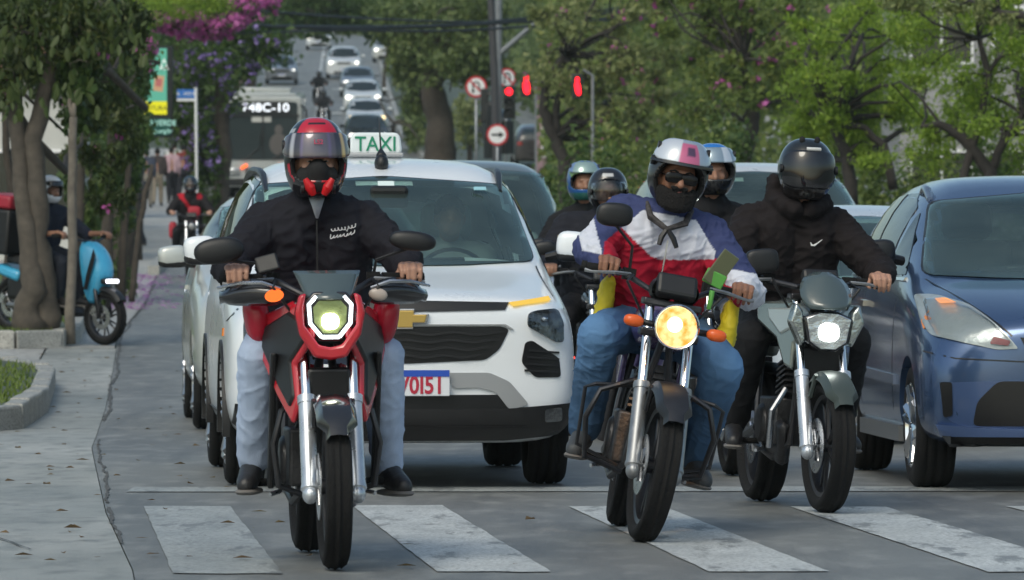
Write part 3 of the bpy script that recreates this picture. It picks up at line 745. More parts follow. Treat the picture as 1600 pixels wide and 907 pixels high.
dec.append(('chrome_line', [(-.50, .826), (.50, .826), (.54, .802), (.53, .798), (.49, .82), (-.49, .82), (-.53, .798), (-.54, .802)], M_SKID, False, dict(off=.012, th=.008)))
TX = Vector((-.60, 30.4, 0)); TYAW = R(4.7)
taxi, tb = build_car(dict(name='taxi_car', cat='taxi', label='white taxi with gold badge and red-lettered plate, behind the red motorcycle', loc=TX, yaw=TYAW, paint=P_WHITE,
    st=ST_T, ws=ws_T, open=True, rearz=(1.2, 1.5), ws_y=1.25, ws_y0=.0, hw=.885, wy=(0, 2.62), wr=.325, arch=True, rim=M_RIM, decals=dec,
    sides=[('side_window', roundpoly(side_win, .04), M_GLASSD, dict(off=.005, th=.004, step=.1)),
           ('door_cladding', [(.42, .36), (2.2, .36), (2.2, .25), (.42, .25)], M_BLACK, dict(off=.012, th=.012, step=.2)),
           ('side_lamp', [(-.18, .80), (-.10, .80), (-.10, .76), (-.18, .76)], M_AMBER, dict(off=.006, th=.006))]))
def ring_arch(root, y, r, x, m=M_BLACK):
    for s in (-1, 1):
        g = G(); n = 26; P_ = []
        for i in range(n + 1):
            a = R(-8) + R(196) * i / n
            for rr in (r, r + .055):
                for xx in (x - .03, x + .008): P_.append((s * xx, y + rr * math.cos(a), r - .055 + rr * math.sin(a)))
        g.v = P_
        for i in range(n):
            k = i * 4
            for a, b in ((0, 1), (1, 3), (3, 2), (2, 0)): g.f.append((k + a, k + b, k + 4 + b, k + 4 + a))
        g.f += [(0, 1, 3, 2), (n * 4, n * 4 + 1, n * 4 + 3, n * 4 + 2)]
        obj('wheel_arch_trim', g, m, root)
for s in (-1, 1):
    for (a, b, rr) in ((.70, .85, .018),):
        h_ = tb.ray_cast(Vector((s * a, -8, b)), Vector((0, 1, 0)))[0]
        g = G(); g.ell(h_ + Vector((0, -.012, 0)), (rr, .018, rr * .8), None, 14, 8); obj('headlight_projector', g, M_CHROME, taxi)
    HLt = [((a - .71) * .97 + .71, (b - .82) * .97 + .82) for a, b in HLp]
    decal(tb, roundpoly(HLt if s > 0 else mir(HLt), .02), 'headlight_lens', M_LENS, taxi, off=.036, th=.02, step=.04)
for y in (0, 2.62): ring_arch(taxi, y, .37, .885)
seats_and_driver(taxi, .3, .36)
# bow tie badge, plate, wipers, mirrors, rails, sign, aerial
g = G(); bt = [(-.10, .018), (-.035, .018), (-.035, .042), (.04, .042), (.04, .022), (.105, .022), (.095, -.018), (.035, -.018), (.035, -.042), (-.04, -.042), (-.04, -.022), (-.105, -.022)]
g.prism(bt, -.895, -.87); g.xf(Matrix.Translation((0, .0, .852))); bdg = obj('badge', g, M_GOLD, taxi, False, bevel=.004)
g = G(); g.prism([(a * 1.12, b * 1.2) for a, b in bt], -.885, -.86); g.xf(Matrix.Translation((0, 0, .852))); obj('badge_rim', g, M_CHROME, bdg, False, bevel=.003)
plate(taxi, .018, -.905, .535, s=('V0I51', .088, .82), tm=M_PRED)
text('plate_country', 'BRASIL', .016, M_WHITE, taxi, (.018, -.914, .58))
mirror(taxi, 1, .975, .62, 1.22, P_WHITE, w=.18, h=.15); mirror(taxi, -1, -.975, .62, 1.20, P_WHITE, w=.17, h=.14)
for s in (-1, 1):
    def roofz(x, y):
        h_ = tb.ray_cast(Vector((x, y, 5)), Vector((0, 0, -1)))[0]; return h_.z if h_ else 1.5
    pr = [(s * (.615 + .03 * min(1, k / 3)), .95 + .22 * k, .0 if k in (0, 10) else .028) for k in range(11)]
    g = G(); g.tube([(x, y, roofz(x, y) + e) for x, y, e in pr], [.014] + [.020] * 9 + [.014], 8); obj('roof_rail', g, M_DKMET, taxi)
    g = G(); x0 = -.1 if s < 0 else .35
    g.tube([(x0 + .3, .26, 1.135), (x0, .30, 1.15), (x0 - .30, .335, 1.145)], [.012, .01, .007], 6); obj('wiper', g, M_BLACK, taxi)
g = G(); g.lathe([(0, .026), (.06, .028)], (0, 0, 0), 'z', 12)
g = G(); g.tube([(.0, 1.12, 1.64), (-.0, 1.13, 1.70), (.0, 1.16, 1.735)], [.036, .028, .006], 12); g.ell((0, 1.11, 1.655), (.038, .05, .05)); g.tube([(0, 1.14, 1.7), (-.002, 1.3, 1.90)], [.006, .0025], 6); obj('aerial', g, M_BLACK, taxi)
g = G(); g.box((.02, .78, 1.475), (.20, .05, .12), (.3, 0, 0)); obj('rear_view_mirror', g, M_BLACK, taxi, False, bevel=.02)
g = G(); g.box((.005, .80, 1.545), (.085, .004, .045), (-1.0, 0, 0)); obj('windscreen_sticker', g, M_TEALINT if False else mat('sticker_white', (.7, .8, .78), .5), taxi, False)
g = G(); g.box((.50, .82, 1.52), (.065, .004, .03), (-1.0, 0, 0)); obj('toll_tag', g, mat('sticker_blue', (.3, .55, .62), .5), taxi, False)
M_SIGN = mat('taxi_sign_plastic', (.72, .77, .78), .35)
sg = thing('taxi_sign', 'white roof sign with green TAXI lettering fixed across the front of the white taxi roof', 'sign', TX + Matrix.Rotation(TYAW, 3, 'Z') @ Vector((.005, 1.75, 1.712)), (0, 0, TYAW))
g = G(); g.prism(roundpoly([(-.145, 0), (.145, 0), (.13, .12), (-.13, .12)], .035, 4), -.045, .045); obj('sign_case', g, M_SIGN, sg, True, bevel=.012)
text('sign_lettering', 'TAXI', .08, M_GREEN, sg, (0, -.048, .022), ext=.002, sx=.92).data
g = G(); g.box((0, 0, .0), (.30, .14, .025)); obj('sign_base', g, M_SKID, sg, False, bevel=.01)

# ---- the blue hatchback on the right
P_BLUE = paint('blue_car_paint', (.06, .11, .225), .20, .55, dirt=.06)
ST_F = [(-.74, .09, [(.66, .26), (.76, .40), (.78, .58), (.72, .70), (.60, .80)], .86),
        (-.58, .09, [(.78, .22), (.84, .36), (.845, .60), (.80, .78), (.66, .88)], .92),
        (-.25, .06, [(.80, .22), (.85, .36), (.85, .64), (.835, .88), (.69, .98)], 1.0),
        (.12, .05, [(.80, .22), (.85, .36), (.85, .68), (.84, .94), (.71, 1.03)], 1.05),
        (.25, .06, [(.80, .22), (.85, .36), (.85, .7), (.84, .97), (.72, 1.06)], 1.08),
        (1.12, .05, [(.80, .22), (.85, .36), (.85, .7), (.84, 1.0), (.61, 1.50)], 1.545),
        (1.5, 0, [(.80, .22), (.85, .36), (.85, .7), (.84, 1.02), (.62, 1.56)], 1.60),
        (2.2, 0, [(.80, .22), (.85, .36), (.85, .7), (.84, 1.04), (.62, 1.57)], 1.605),
        (2.8, 0, [(.80, .22), (.85, .36), (.85, .7), (.83, 1.05), (.60, 1.53)], 1.56),
        (3.05, 0, [(.78, .24), (.83, .36), (.83, .7), (.80, 1.03), (.57, 1.38)], 1.4),
        (3.2, 0, [(.72, .3), (.78, .42), (.78, .7), (.74, .95), (.64, 1.06)], 1.08)]
ws_F = [(-.735, 1.07), (-.4, 1.055), (0, 1.045), (.4, 1.055), (.735, 1.07), (.585, 1.455), (0, 1.505), (-.585, 1.455)]
HLf = [(-.795, .975), (-.72, .975), (-.60, .93), (-.50, .83), (-.42, .735), (-.40, .71), (-.50, .705), (-.66, .74), (-.80, .775), (-.815, .85)]
decF = [('headlight', roundpoly(HLf, .02), mat('pale_reflector', (.42, .46, .46), .25, .35, bump=.5, bscale=18), True, dict(off=.010, th=.012, step=.035)),
        ('upper_grille', [(-.39, .765), (.39, .765), (.36, .70), (-.36, .70)], M_GRILL, False, dict(off=.008, th=.012)),
        ('bumper_recess', roundpoly([(-.77, .535), (-.70, .545), (-.2, .56), (.2, .56), (.70, .545), (.77, .535), (.74, .36), (.66, .325), (-.66, .325), (-.74, .36)], .03), paint('blue_recess_paint', (.05, .09, .2), .35, .3), False, dict(off=.004, th=.006)),
        ('fog_recess', roundpoly([(-.775, .545), (-.72, .545), (-.715, .38), (-.755, .37)], .012), M_GRILL, True, dict(off=.009, th=.01)),
        ('lower_grille', roundpoly([(-.50, .55), (.50, .55), (.60, .45), (.62, .33), (-.62, .33), (-.60, .45)], .03), M_GRILL, False, dict(off=.008, th=.01)),
        ('shut_line', [(-.725, 1.05), (-.716, 1.05), (-.425, .775), (-.433, .768)], M_GRILL, True, dict(off=.002, th=.004, step=.04)),
        ('shut_line', [(-.845, .70), (-.70, .665), (-.2, .64), (-.2, .634), (-.70, .658), (-.845, .692)], M_GRILL, True, dict(off=.002, th=.004, step=.05)),
        ('bumper_lip', [(-.79, .335), (-.5, .315), (.5, .315), (.79, .335), (.76, .275), (-.76, .275)], paint('blue_lip_paint', (.09, .15, .32), .3, .35), False, dict(off=.02, th=.025)),
        ('bumper_apron', [(-.76, .285), (.76, .285), (.72, .225), (-.72, .225)], M_BLACK, False, dict(off=.016, th=.02))]
FX = Vector((2.835, 30.0, 0)); FYAW = R(3.4)
fit, fb = build_car(dict(name='parked_car', label='metallic blue hatchback cut by the right edge of the photo, beside the silver-grey motorcycle', loc=FX, yaw=FYAW, paint=P_BLUE,
    st=ST_F, ws=ws_F, open=True, rearz=(1.15, 1.4), ws_y=1.45, ws_y0=.0, hw=.85, wy=(0, 2.5), wr=.315, arch=True, rim=M_CHROME, spokes=6, decals=decF,
    sides=[('side_window', roundpoly([(1.28, 1.07), (1.32, 1.42), (1.62, 1.50), (1.95, 1.50), (1.95, 1.07)], .03), M_GLASSD, dict(off=.005, th=.004, step=.1)),
           ('side_window', roundpoly([(2.02, 1.07), (2.02, 1.50), (2.55, 1.48), (2.85, 1.30), (2.8, 1.1)], .03), M_GLASSD, dict(off=.005, th=.004, step=.1)),
           ('quarter_window', roundpoly([(.62, 1.07), (1.2, 1.40), (1.22, 1.07)], .03), M_GLASSD, dict(off=.005, th=.004, step=.1)),
           ('window_trim', [(.55, 1.055), (2.9, 1.075), (2.9, 1.06), (.55, 1.04)], M_CHROME, dict(off=.012, th=.012, step=.2)),
           ('side_moulding', [(.45, .56), (2.1, .58), (2.1, .53), (.45, .51)], mat('moulding_blue', (.16, .2, .28), .2, .4), dict(off=.016, th=.015, step=.2)),
           ('sill', [(.42, .30), (2.1, .30), (2.1, .22), (.42, .22)], mat('sill_grey', (.2, .21, .22), .25, .4), dict(off=.02, th=.02, step=.2)),
           ('door_handle', [(1.75, .93), (1.93, .935), (1.93, .905), (1.75, .90)], M_CHROME, dict(off=.03, th=.03, step=.05)),
           ('door_seam', [(1.985, .32), (1.985, 1.04), (1.992, 1.04), (1.992, .32)], M_GRILL, dict(off=.002, th=.004, step=.1)),
           ('door_seam', [(.62, .32), (.60, 1.0), (.607, 1.0), (.627, .32)], M_GRILL, dict(off=.002, th=.004, step=.1)),
           ('turn_lamp', roundpoly([(-.40, .86), (-.28, .90), (-.28, .84), (-.38, .80)], .01), M_AMBER, dict(off=.006, th=.006, step=.05))]))
seats_and_driver(fit, .3, .34, seat_m=M_SEAT)
for s in (-1, 1):
    decal(fb, roundpoly([(s * .735, .955), (s * .69, .958), (s * .655, .935), (s * .725, .93)][::s], .008), 'turn_signal', emis('amber_glow', (1, .38, .12), 1.1), fit, off=.022, th=.01, step=.03)
    decal(fb, roundpoly([(s * .52, .77), (s * .44, .75), (s * .45, .725), (s * .54, .735)][::s], .008), 'reflector', mat('red_reflector', (.35, .06, .06), .2), fit, off=.022, th=.01, step=.03)
    HLc = [((a + .64) * .9 - .64, (b - .84) * .86 + .84) for a, b in HLf]
    decal(fb, roundpoly(HLc if s < 0 else mir(HLc), .02), 'headlight_lens', M_LENS, fit, off=.03, th=.015, step=.035)
    g = G(); g.ell((s * .62, -.50, .84), (.075, .03, .06), None, 20, 10); obj('headlight_bulb', g, M_CHROME, fit)
mirror(fit, -1, -.915, .72, 1.19, M_BLACK, w=.19, h=.12); mirror(fit, 1, .965, .72, 1.13, M_BLACK, w=.19, h=.115)
for x in (-.45, .25):
    g = G(); g.tube([(x, .27, 1.085), (x + .2, .31, 1.10), (x + .62, .34, 1.095)], [.018, .014, .008], 6); g.ell((x + .2, .3, 1.10), (.07, .03, .022)); obj('wiper', g, M_BLACK, fit)
for s in (-1, 1):
    pr = [(s * .57, y) for y in (1.25, 1.34, 1.44, 1.55)]
    g = G(); g.tube([(x, y, (fb.ray_cast(Vector((x, y, 5)), Vector((0, 0, -1)))[0] or Vector((0, 0, 1.5))).z + .004 + .03 * (k in (1, 2))) for k, (x, y) in enumerate(pr)], [.018, .024, .024, .018], 10); obj('roof_rail_foot', g, M_STEEL, fit)
plate(fit, 0, -.86, .62)

# ---- other cars in traffic
P_SILV = paint('silver_car_paint', (.64, .67, .69), .3, .1); P_LBLUE = paint('pale_blue_car_paint', (.56, .62, .68), .3, .1)
P_DGREEN = paint('grey_green_car_paint', (.16, .19, .19), .3, .3); P_DARK = paint('dark_car_paint', (.03, .034, .04), .25, .2); P_GREY = paint('grey_car_paint', (.2, .22, .25), .3, .4)
P_WW = paint('white_far_paint', (.6, .64, .66), .35); P_CREAM = paint('off_white_paint', (.5, .52, .5), .3, .2)
M_LAMPON = emis('headlamp_on', (1, .96, .85), 2.2); M_LAMPY = emis('fog_lamp_on', (1, .75, .35), 2.2); M_TAIL = emis('tail_lamp_on', (1, .05, .03), 3)
def generic(label, loc, yaw, pnt, L=4.3, hw=.87, hood=1.02, belt=1.0, roof=1.5, nose=.86, rear='hatch', cowl=.3, rf=1.15, rr=None, lamps=None, group=None, detail=1, glassm=None, pitch=0, name='car', wr=.86, dark_mirror=False, rimm=None, ins=False, cat='car', sedan=False, steer=0):
    fo = .85; wb = L - fo - .85; rr = rr or (L - fo - .75 if rear == 'hatch' else L - fo - 1.45)
    st = stations(L, fo, hw, hood, belt, roof, cowl, rf, rr, nose, rear, wr)
    w = hw; tw = w * wr * .86
    ws = [(-w * .83, hood + .05), (0, hood + .015), (w * .83, hood + .05), (tw * .96, roof - .11), (0, roof - .07), (-tw * .96, roof - .11)]
    D = [('grille', roundpoly([(-.38, nose - .03), (.38, nose - .03), (.34, nose - .15), (-.34, nose - .15)], .02), M_GRILL, False, dict(off=.008, th=.01, step=.1)),
         ('headlight', roundpoly([(w * .52, nose - .02), (w * .86, nose + .03), (w * .91, nose - .08), (w * .86, nose - .15), (w * .56, nose - .13)], .02), M_HLREF, True, dict(off=.012, th=.012, step=.06)),
         ('lower_grille', roundpoly([(-.55, .44), (.55, .44), (.5, .27), (-.5, .27)], .03), M_GRILL, False, dict(off=.008, th=.01, step=.1)),
         ('rear_glass' if ins else 'rear_window', roundpoly([(-tw * .9, belt + .08), (tw * .9, belt + .08), (tw * .8, roof - .14), (-tw * .8, roof - .14)], .04), M_GLASSD, False, dict(axis='Y', off=.006, th=.006, step=.1)),
         ('tail_lamp', [(w * .66, belt - .02), (w * .86, belt - .02), (w * .88, belt - .16), (w * .66, belt - .16)], mat('tail_red', (.3, .02, .02), .2), True, dict(axis='Y', off=.01, th=.01, step=.08))]
    sw = [(cowl + .22, belt + .05), (rf + .05, roof - .11), (rr - .05, roof - .11), (rr + (.35 if rear == 'hatch' else .25), belt + .08)]
    sides = [('side_window', roundpoly(sw, .05), M_GLASSD, dict(off=.005, th=.004, step=.15)),
             ('door_seam', [(cowl + 1.35, .32), (cowl + 1.35, belt), (cowl + 1.36, belt), (cowl + 1.36, .32)], M_GRILL, dict(off=.002, th=.003, step=.2)),
             ('door_handle', [(cowl + 1.1, belt - .1), (cowl + 1.26, belt - .1), (cowl + 1.26, belt - .13), (cowl + 1.1, belt - .13)], pnt, dict(off=.02, th=.02, step=.1))]
    D = [q for q in D if q[0] != 'rear_glass']
    root, bvh = build_car(dict(name=name, cat=cat, label=label, loc=loc, yaw=yaw, pitch=pitch, paint=pnt, st=st, ws=ws, open=ins, rearz=(belt + .12, roof - .16), ws_y=rf + .2, ws_y0=cowl - .15, hw=hw, wy=(0, wb), wr=.315, arch=detail > 0, rim=rimm or M_RIM,
                              decals=D, sides=sides, group=group, glassm=glassm, sub=2, wn=32 if detail else 20, step=.12, steer=steer))
    for s in (-1, 1): mirror(root, s, s * (hw + .10), cowl + .42, belt + .10, M_BLACK if dark_mirror else pnt, w=.2, h=.14)
    plate(root, 0, -fo - .03, .52)
    if ins: seats_and_driver(root, cowl, .36, seat_m=M_TEALINT)
    g = G(); g.tube([(-.3, cowl - .02, hood + .055), (0, cowl + .03, hood + .07), (.4, cowl + .06, hood + .065)], [.012, .01, .008], 6); obj('wiper', g, M_BLACK, root)
    if lamps:
        for s in (-1, 1):
            g = G(); q = bvh.ray_cast(Vector((s * w * .73, -8, nose - .065)), Vector((0, 1, 0)))[0] or Vector((s * w * .73, -fo, nose - .06))
            g.ell(q + Vector((0, -.025, 0)), (lamps[1], .02, lamps[1] * .8), None, 14, 8); obj('headlamp_beam', g, lamps[0], root)
    return root
def ry(d, f=None):
    """heading of the road at distance d"""
    a = xl(d + 10) - xl(d - 10) if not f else f(d + 10) - f(d - 10); return math.atan2(-a, 20)
def pit(d): return math.atan2(prof(d + 4) - prof(d - 4), 8)
svl = generic('pale silver tall hatchback half hidden behind the left side of the white taxi', (-1.27, 39.6, zg(-1.3, 39.6)), R(4.6), P_CREAM, hw=.87, roof=1.60, hood=1.06, belt=1.05, nose=.9, ins=True, name='car', L=4.0)
g = G(); g.ell((-.70, -.62, .80), (.05, .05, .10)); obj('turn_signal', g, emis('amber_glow', (1, .38, .12), 1.1), svl)
sg2 = generic('tall silver people carrier with a roof aerial, behind the rider in the black hoodie', (1.88, 43.2, zg(1.7, 43)), R(4.3), P_SILV, L=4.6, hw=.93, roof=1.83, hood=1.13, belt=1.15, nose=.98, ins=True, wr=.90, rf=1.05, name='car')
g = G(); g.tube([(-.12, 1.55, 1.81), (-.12, 1.62, 1.875), (-.12, 1.72, 1.83)], [.03, .022, .012], 8); obj('aerial', g, M_WHITE, sg2)
generic('low pale blue car between the black hoodie rider and the blue hatchback', (2.34, 37.2, 0), R(4.0), P_LBLUE, hw=.84, roof=1.50, hood=.98, belt=.97, nose=.80, ins=True, name='car', rear='hatch', L=3.9)
dgc = generic('dark grey-green car whose windscreen shows beside the right edge of the white taxi', (-.30, 47.6, zg(-.5, 47)), R(4.6), P_DGREEN, hw=.89, roof=1.88, wr=.94, hood=1.12, belt=1.12, nose=.92, ins=True, name='car')
Q = 'cars queuing in the right lane of the hill'
for lab, px, d, pnt, roof, lamps, L, hw, py in (
    ('dark hatchback lowest in the queue on the hill, just above the taxi roof sign', 574, 231, P_DARK, 1.5, (M_LAMPON, .09), 4.2, .88, 1),
    ('white car with glowing yellowish lamps, second in the queue on the hill', 573, 250, P_WW, 1.48, (M_LAMPY, .11), 4.3, .90, 1),
    ('black windscreened car with pale bonnet, third in the queue on the hill', 567, 271, P_WW, 1.5, (M_LAMPON, .14), 4.3, .90, 1),
    ('blue-grey car fourth in the queue on the hill', 559, 297, P_GREY, 1.48, (M_LAMPON, .05), 4.3, .90, 1),
    ('tall silver pickup-like car at the top of the queue on the hill', 537, 328, P_SILV, 1.75, (M_LAMPON, .12), 4.8, .98, 1)):
    x = (px - 800) * d / F
    generic(lab, (x, d, zg(x, d) + .01), ry(d, xr), pnt, L=L, hw=hw, roof=roof, belt=roof * .66, hood=roof * .66 + .02, nose=roof * .56, lamps=lamps, group=Q, detail=0, pitch=pit(d))
x = (440 - 800) * 318 / F
generic('blue-grey car alone in the left lane, behind the bus', (x, 318, zg(x, 318) + .01), ry(318), P_GREY, hw=.88, lamps=(M_LAMPON, .06), detail=0, pitch=pit(318))
for k, (px, d, lab) in enumerate(((498, 400, 'small white car with its lamps on at the top of the hill'), (604, 365, 'pale car at the far end of the queue beside the median'), (428, 395, 'dim grey car far up the left lane under the trees'))):
    x = (px - 800) * d / F; generic(lab, (x, d, zg(x, d) + .01), ry(d, xr), (P_WW, P_CREAM, P_GREY)[k], lamps=(M_LAMPON, .13), detail=0, pitch=pit(d))
# the dark car seen from behind on the other carriageway
d = 246; x = (828 - 800) * d / F
sv = generic('brown-grey car seen from behind, one red brake lamp lit, right of the arrow sign', (x + .1, d + 3.4, zg(x, d + 3) + .02), math.pi + ry(d, xr), paint('brown_grey_paint', (.06, .055, .055), .3, .3), roof=1.72, hood=1.1, belt=1.08, nose=.95, detail=0, pitch=-pit(d), hw=.93, L=4.5)
g = G(); g.ell((-.62, 3.68, 1.02), (.16, .04, .09)); obj('brake_lamp', g, M_TAIL, sv)
for k, (px, py, dd) in enumerate(((768, 0, 272),)):
    x = (px - 800) * dd / F; generic('dark car further up the far carriageway behind the traffic signal pole', (x, dd + 3.4, zg(x, dd) + .02), math.pi + ry(dd, xr), P_DARK, detail=0, pitch=-pit(dd))
# ------------------------------------------------------------------ motorcycles
P_RED = paint('red_bike_paint', (.50, .015, .03), .25); P_BGREY = paint('silver_bike_paint', (.24, .275, .26), .22, .6); P_PURP = paint('purple_bike_paint', (.10, .07, .22), .25, .3)
P_BBLK = paint('black_bike_paint', (.015, .015, .018), .2)
M_FORK = mat('fork_silver', (.55, .58, .62), .3, .7, var=.15, vscale=14)
M_SMOKE = glass('smoked_screen', (.30, .35, .36), 2.6, .18)
M_ORANGE = mat('orange_indicator', (.75, .12, .02), .25)
M_CLEARI = mat('clear_indicator', (.45, .38, .33), .25)
M_ENG = mat('engine_metal', (.05, .05, .053), .45, .7, bump=.3, bscale=60, var=.3, vscale=16)
M_EXH = mat('heated_exhaust', (.20, .12, .08), .35, .9, var=.4, vscale=14)
M_BSEAT = mat('black_seat', (.012, .012, .013), .6, bump=.3, bscale=90)

def arc_strip(g, r, a0, a1, w, c, th=.004, n=18, crown=.012, taper=1.0):
    """a mudguard: strip of width 2w round the x axis at centre c"""
    cols = [-1, -.7, 0, .7, 1]; s0 = len(g.v)
    for i in range(n + 1):
        a = a0 + (a1 - a0) * i / n; ww = w * (1 if 1 < i < n - 1 else taper)
        for t in (0, th):
            for u in cols:
                rr = r + t + crown * (1 - u * u) - (.03 if abs(u) == 1 else 0)
                g.v.append((c[0] + u * ww, c[1] - rr * math.cos(a), c[2] + rr * math.sin(a)))
    m = len(cols) * 2
    for i in range(n):
        for j in range(4):
            q = s0 + i * m + j; g.f.append((q, q + 1, q + m + 1, q + m)); q += 5; g.f.append((q, q + m, q + m + 1, q + 1))
        for j in (0, 4): q = s0 + i * m + j; g.f.append((q, q + 5, q + m + 5, q + m))
    for i in (0, n):
        for j in range(4): q = s0 + i * m + j; g.f.append((q, q + 1, q + 6, q + 5))
def moto_wheel(root, c, r, tw, rimm, M=None, spokes=10, disc=True, n=40):
    g = G(); rr = r - .075
    pr = [(-tw * .55, rr), (-tw * .9, rr + .014), (-tw, r - .042), (-tw * .82, r - .017), (-tw * .78, r - .018), (-tw * .45, r - .004), (-tw * .40, r - .009), (-tw * .06, r - .004), (-tw * .04, r), (tw * .04, r), (tw * .06, r - .004),
          (tw * .40, r - .009), (tw * .45, r - .004), (tw * .78, r - .018), (tw * .82, r - .017), (tw, r - .042), (tw * .9, rr + .014), (tw * .55, rr)]
    g.lathe(pr, c, 'x', n); M and g.xf(M); t = obj('wheel', g, M_RUB, root, True, auto=False)
    g = G(); g.lathe([(-tw * .6, rr + .004), (-tw * .5, rr - .018), (0, rr - .024), (tw * .5, rr - .018), (tw * .6, rr + .004), (0, rr - .004), (-tw * .6, rr + .004)], c, 'x', n)
    g.lathe([(-.05, .001), (-.05, .03), (.05, .03), (.05, .001)], c, 'x', 16)
    for k in range(spokes // 2):
        for da in (-.16, .16):
            a = 4 * math.pi * k / spokes; g.tube([(c[0], c[1] + .03 * math.cos(a + da * .4), c[2] + .03 * math.sin(a + da * .4)), (c[0], c[1] + (rr - .015) * math.cos(a + da), c[2] + (rr - .015) * math.sin(a + da))], [.012, .009], 6)
    M and g.xf(M); obj('rim', g, rimm, t, True)
    if disc:
        g = G(); g.lathe([(-.058, .07), (-.058, .125), (-.054, .125), (-.054, .07), (-.058, .07)], c, 'x', 28)
        for k in range(6):
            a = k * math.pi / 3; g.tube([(c[0] - .056, c[1], c[2]), (c[0] - .056, c[1] + .08 * math.cos(a), c[2] + .08 * math.sin(a))], .007, 5)
        g.box((c[0] - .065, c[1] + .095, c[2] + .06), (.05, .06, .10), (.5, 0, 0)); M and g.xf(M); obj('brake_disc', g, M_STEEL, t)
    return t
def panel(root, name, poly, x0, x1, m, mirror_x=True, bev=.012, lean=0, M=None, toe=0):
    """side panel: outline in (y, z), between x0 and x1, for both sides"""
    for s in ((-1, 1) if mirror_x else (1,)):
        g = G(); g.prism(poly, x0, x1, 'yz'); cz = sum(p[1] for p in poly) / len(poly); cy = sum(p[0] for p in poly) / len(poly)
        g.xf(Matrix.Diagonal((s, 1, 1, 1)) @ Matrix.Translation((0, cy, cz)) @ Matrix.Rotation(toe, 4, 'Z') @ Matrix.Rotation(lean, 4, 'Y') @ Matrix.Translation((0, -cy, -cz)))
        if M: g.xf(M)
        obj(name, g, m, root, True, bevel=bev)
def moto(name, label, loc, yaw, lean, S, group=None, pitch=0):
    r = S.get('r', .31); wb = S.get('wb', 1.36); tw = S.get('tw', .052); steer = S.get('steer', 0); lo = S.get('lo', False)
    root = thing(name, label, 'motorcycle', loc, (pitch, lean, yaw), group)
    Ms = Matrix.Translation((0, .24, 0)) @ Matrix.Rotation(steer, 4, 'Z') @ Matrix.Translation((0, -.24, 0)) if steer else Matrix.Identity(4)
    def fo(nm, g, m, p=None, **k): g.xf(Ms); return obj(nm, g, m, p or root, **k)
    hz = S.get('hz', 1.08); hw = S.get('hw', .36); by = S.get('by', .42)
    n = 20 if lo else 44
    moto_wheel(root, (0, 0, r), r, tw, S.get('rim', M_RIMD), Ms, disc=not lo, n=n)
    moto_wheel(root, (0, wb, r), r, S.get('rtw', .065), S.get('rim', M_RIMD), None, disc=not lo, n=n)
    fx = S.get('fx', .092); ft = .30; fz = .97
    for s in (-1, 1):
        a = Vector((s * fx, -.0, r - .03)); b = Vector((s * fx, ft, fz)); u = (b - a)
        g = G(); g.tube([a, a + u * .03, a + u * .06, a + u * .5], [.022, .036, .032, .031], 12); g.tube([a + u * .48, a + u * .52], [.035, .035], 12)
        g.ell(a + Vector((0, -.004, 0)), (.03, .035, .035), None, 12, 8)
        f = fo('fork_leg', g, S.get('fork', M_FORK))
        g = G(); g.tube([a + u * .5, b], .020, 12); fo('fork_tube', g, M_CHROME, f)
    g = G(); g.box((0, ft - .05, fz - .12), (fx * 2 + .07, .07, .035)); g.box((0, ft, fz + .005), (fx * 2 + .07, .08, .03)); fo('fork_clamp', g, M_DKMET, sm=False, bevel=.008)
    g = G(); arc_strip(g, r + .022, R(35), R(150), S.get('fw', .075), (0, 0, r), n=16, taper=.6)
    for s in (-1, 1): g.tube([(s * .07, 0, r + .32), (s * (fx - .02), .06, r + .22)], .012, 6)
    fo('mudguard', g, S.get('guardm', P_BBLK))
    # bar, grips, levers
    dz = S.get('drop', .04)
    g = G(); g.tube([(-hw, by + .09, hz), (-hw + .14, by + .05, hz + .005), (-.17, by - .02, hz - dz * .3), (-.09, ft + .02, fz + .05), (.09, ft + .02, fz + .05), (.17, by - .02, hz - dz * .3), (hw - .14, by + .05, hz + .005), (hw, by + .09, hz)], .0125, 8)
    fo('handlebar', g, M_DKMET)
    for s in (-1, 1):
        g = G(); g.tube([(s * (hw - .135), by + .052, hz + .005), (s * (hw + .005), by + .092, hz)], [.019, .019], 12); g.tube([(s * (hw + .002), by + .092, hz), (s * (hw + .022), by + .098, hz)], .023, 12)
        g.box((s * (hw - .17), by + .04, hz), (.05, .05, .05)); gr = fo('grip', g, M_RUB)
        if not lo:
            g = G(); g.tube([(s * (hw - .17), by - .0, hz - .0), (s * (hw - .10), by - .03, hz - .004), (s * (hw - .01), by + .0, hz - .018), (s * (hw + .02), by + .012, hz - .016)], [.008, .008, .006, .009], 6); fo('lever', g, M_ALU, gr)
            g = G(); g.tube([(s * (hw - .18), by, hz), (s * .2, by - .12, hz - .03), (s * .09, by - .1, hz - .18), (s * .04, by, hz - .3)], .006, 5); fo('cable', g, M_BLACK)
    # mirrors
    for s, mx, my, mz, w, h, shape in S.get('mirrors', ()):
        g = G(); g.tube([(s * (hw - .17), by + .04, hz + .01), (s * (hw - .16), by + .02, hz + (mz - hz) * .5), (mx, my, mz - h * .3)], [.007, .006, .007], 6); st = fo('mirror_stem', g, M_BLACK)
        g = G(); g.ell((mx, my, mz), (w / 2, .03, h / 2), (0, S.get('mrot', .12) * s, 0), 24, 12, shape); fo('wing_mirror', g, M_BLACK, auto=False)
        g = G(); g.ell((mx, my + .026, mz), (w * .43, .006, h * .42), (0, S.get('mrot', .12) * s, 0), 20, 6, shape); fo('mirror_glass', g, M_CHROME, auto=False)
    # lamp
    L = S.get('lamp'); lz = S.get('lz', .86); ly = S.get('ly', .10); em = S.get('emit', M_LAMPON)
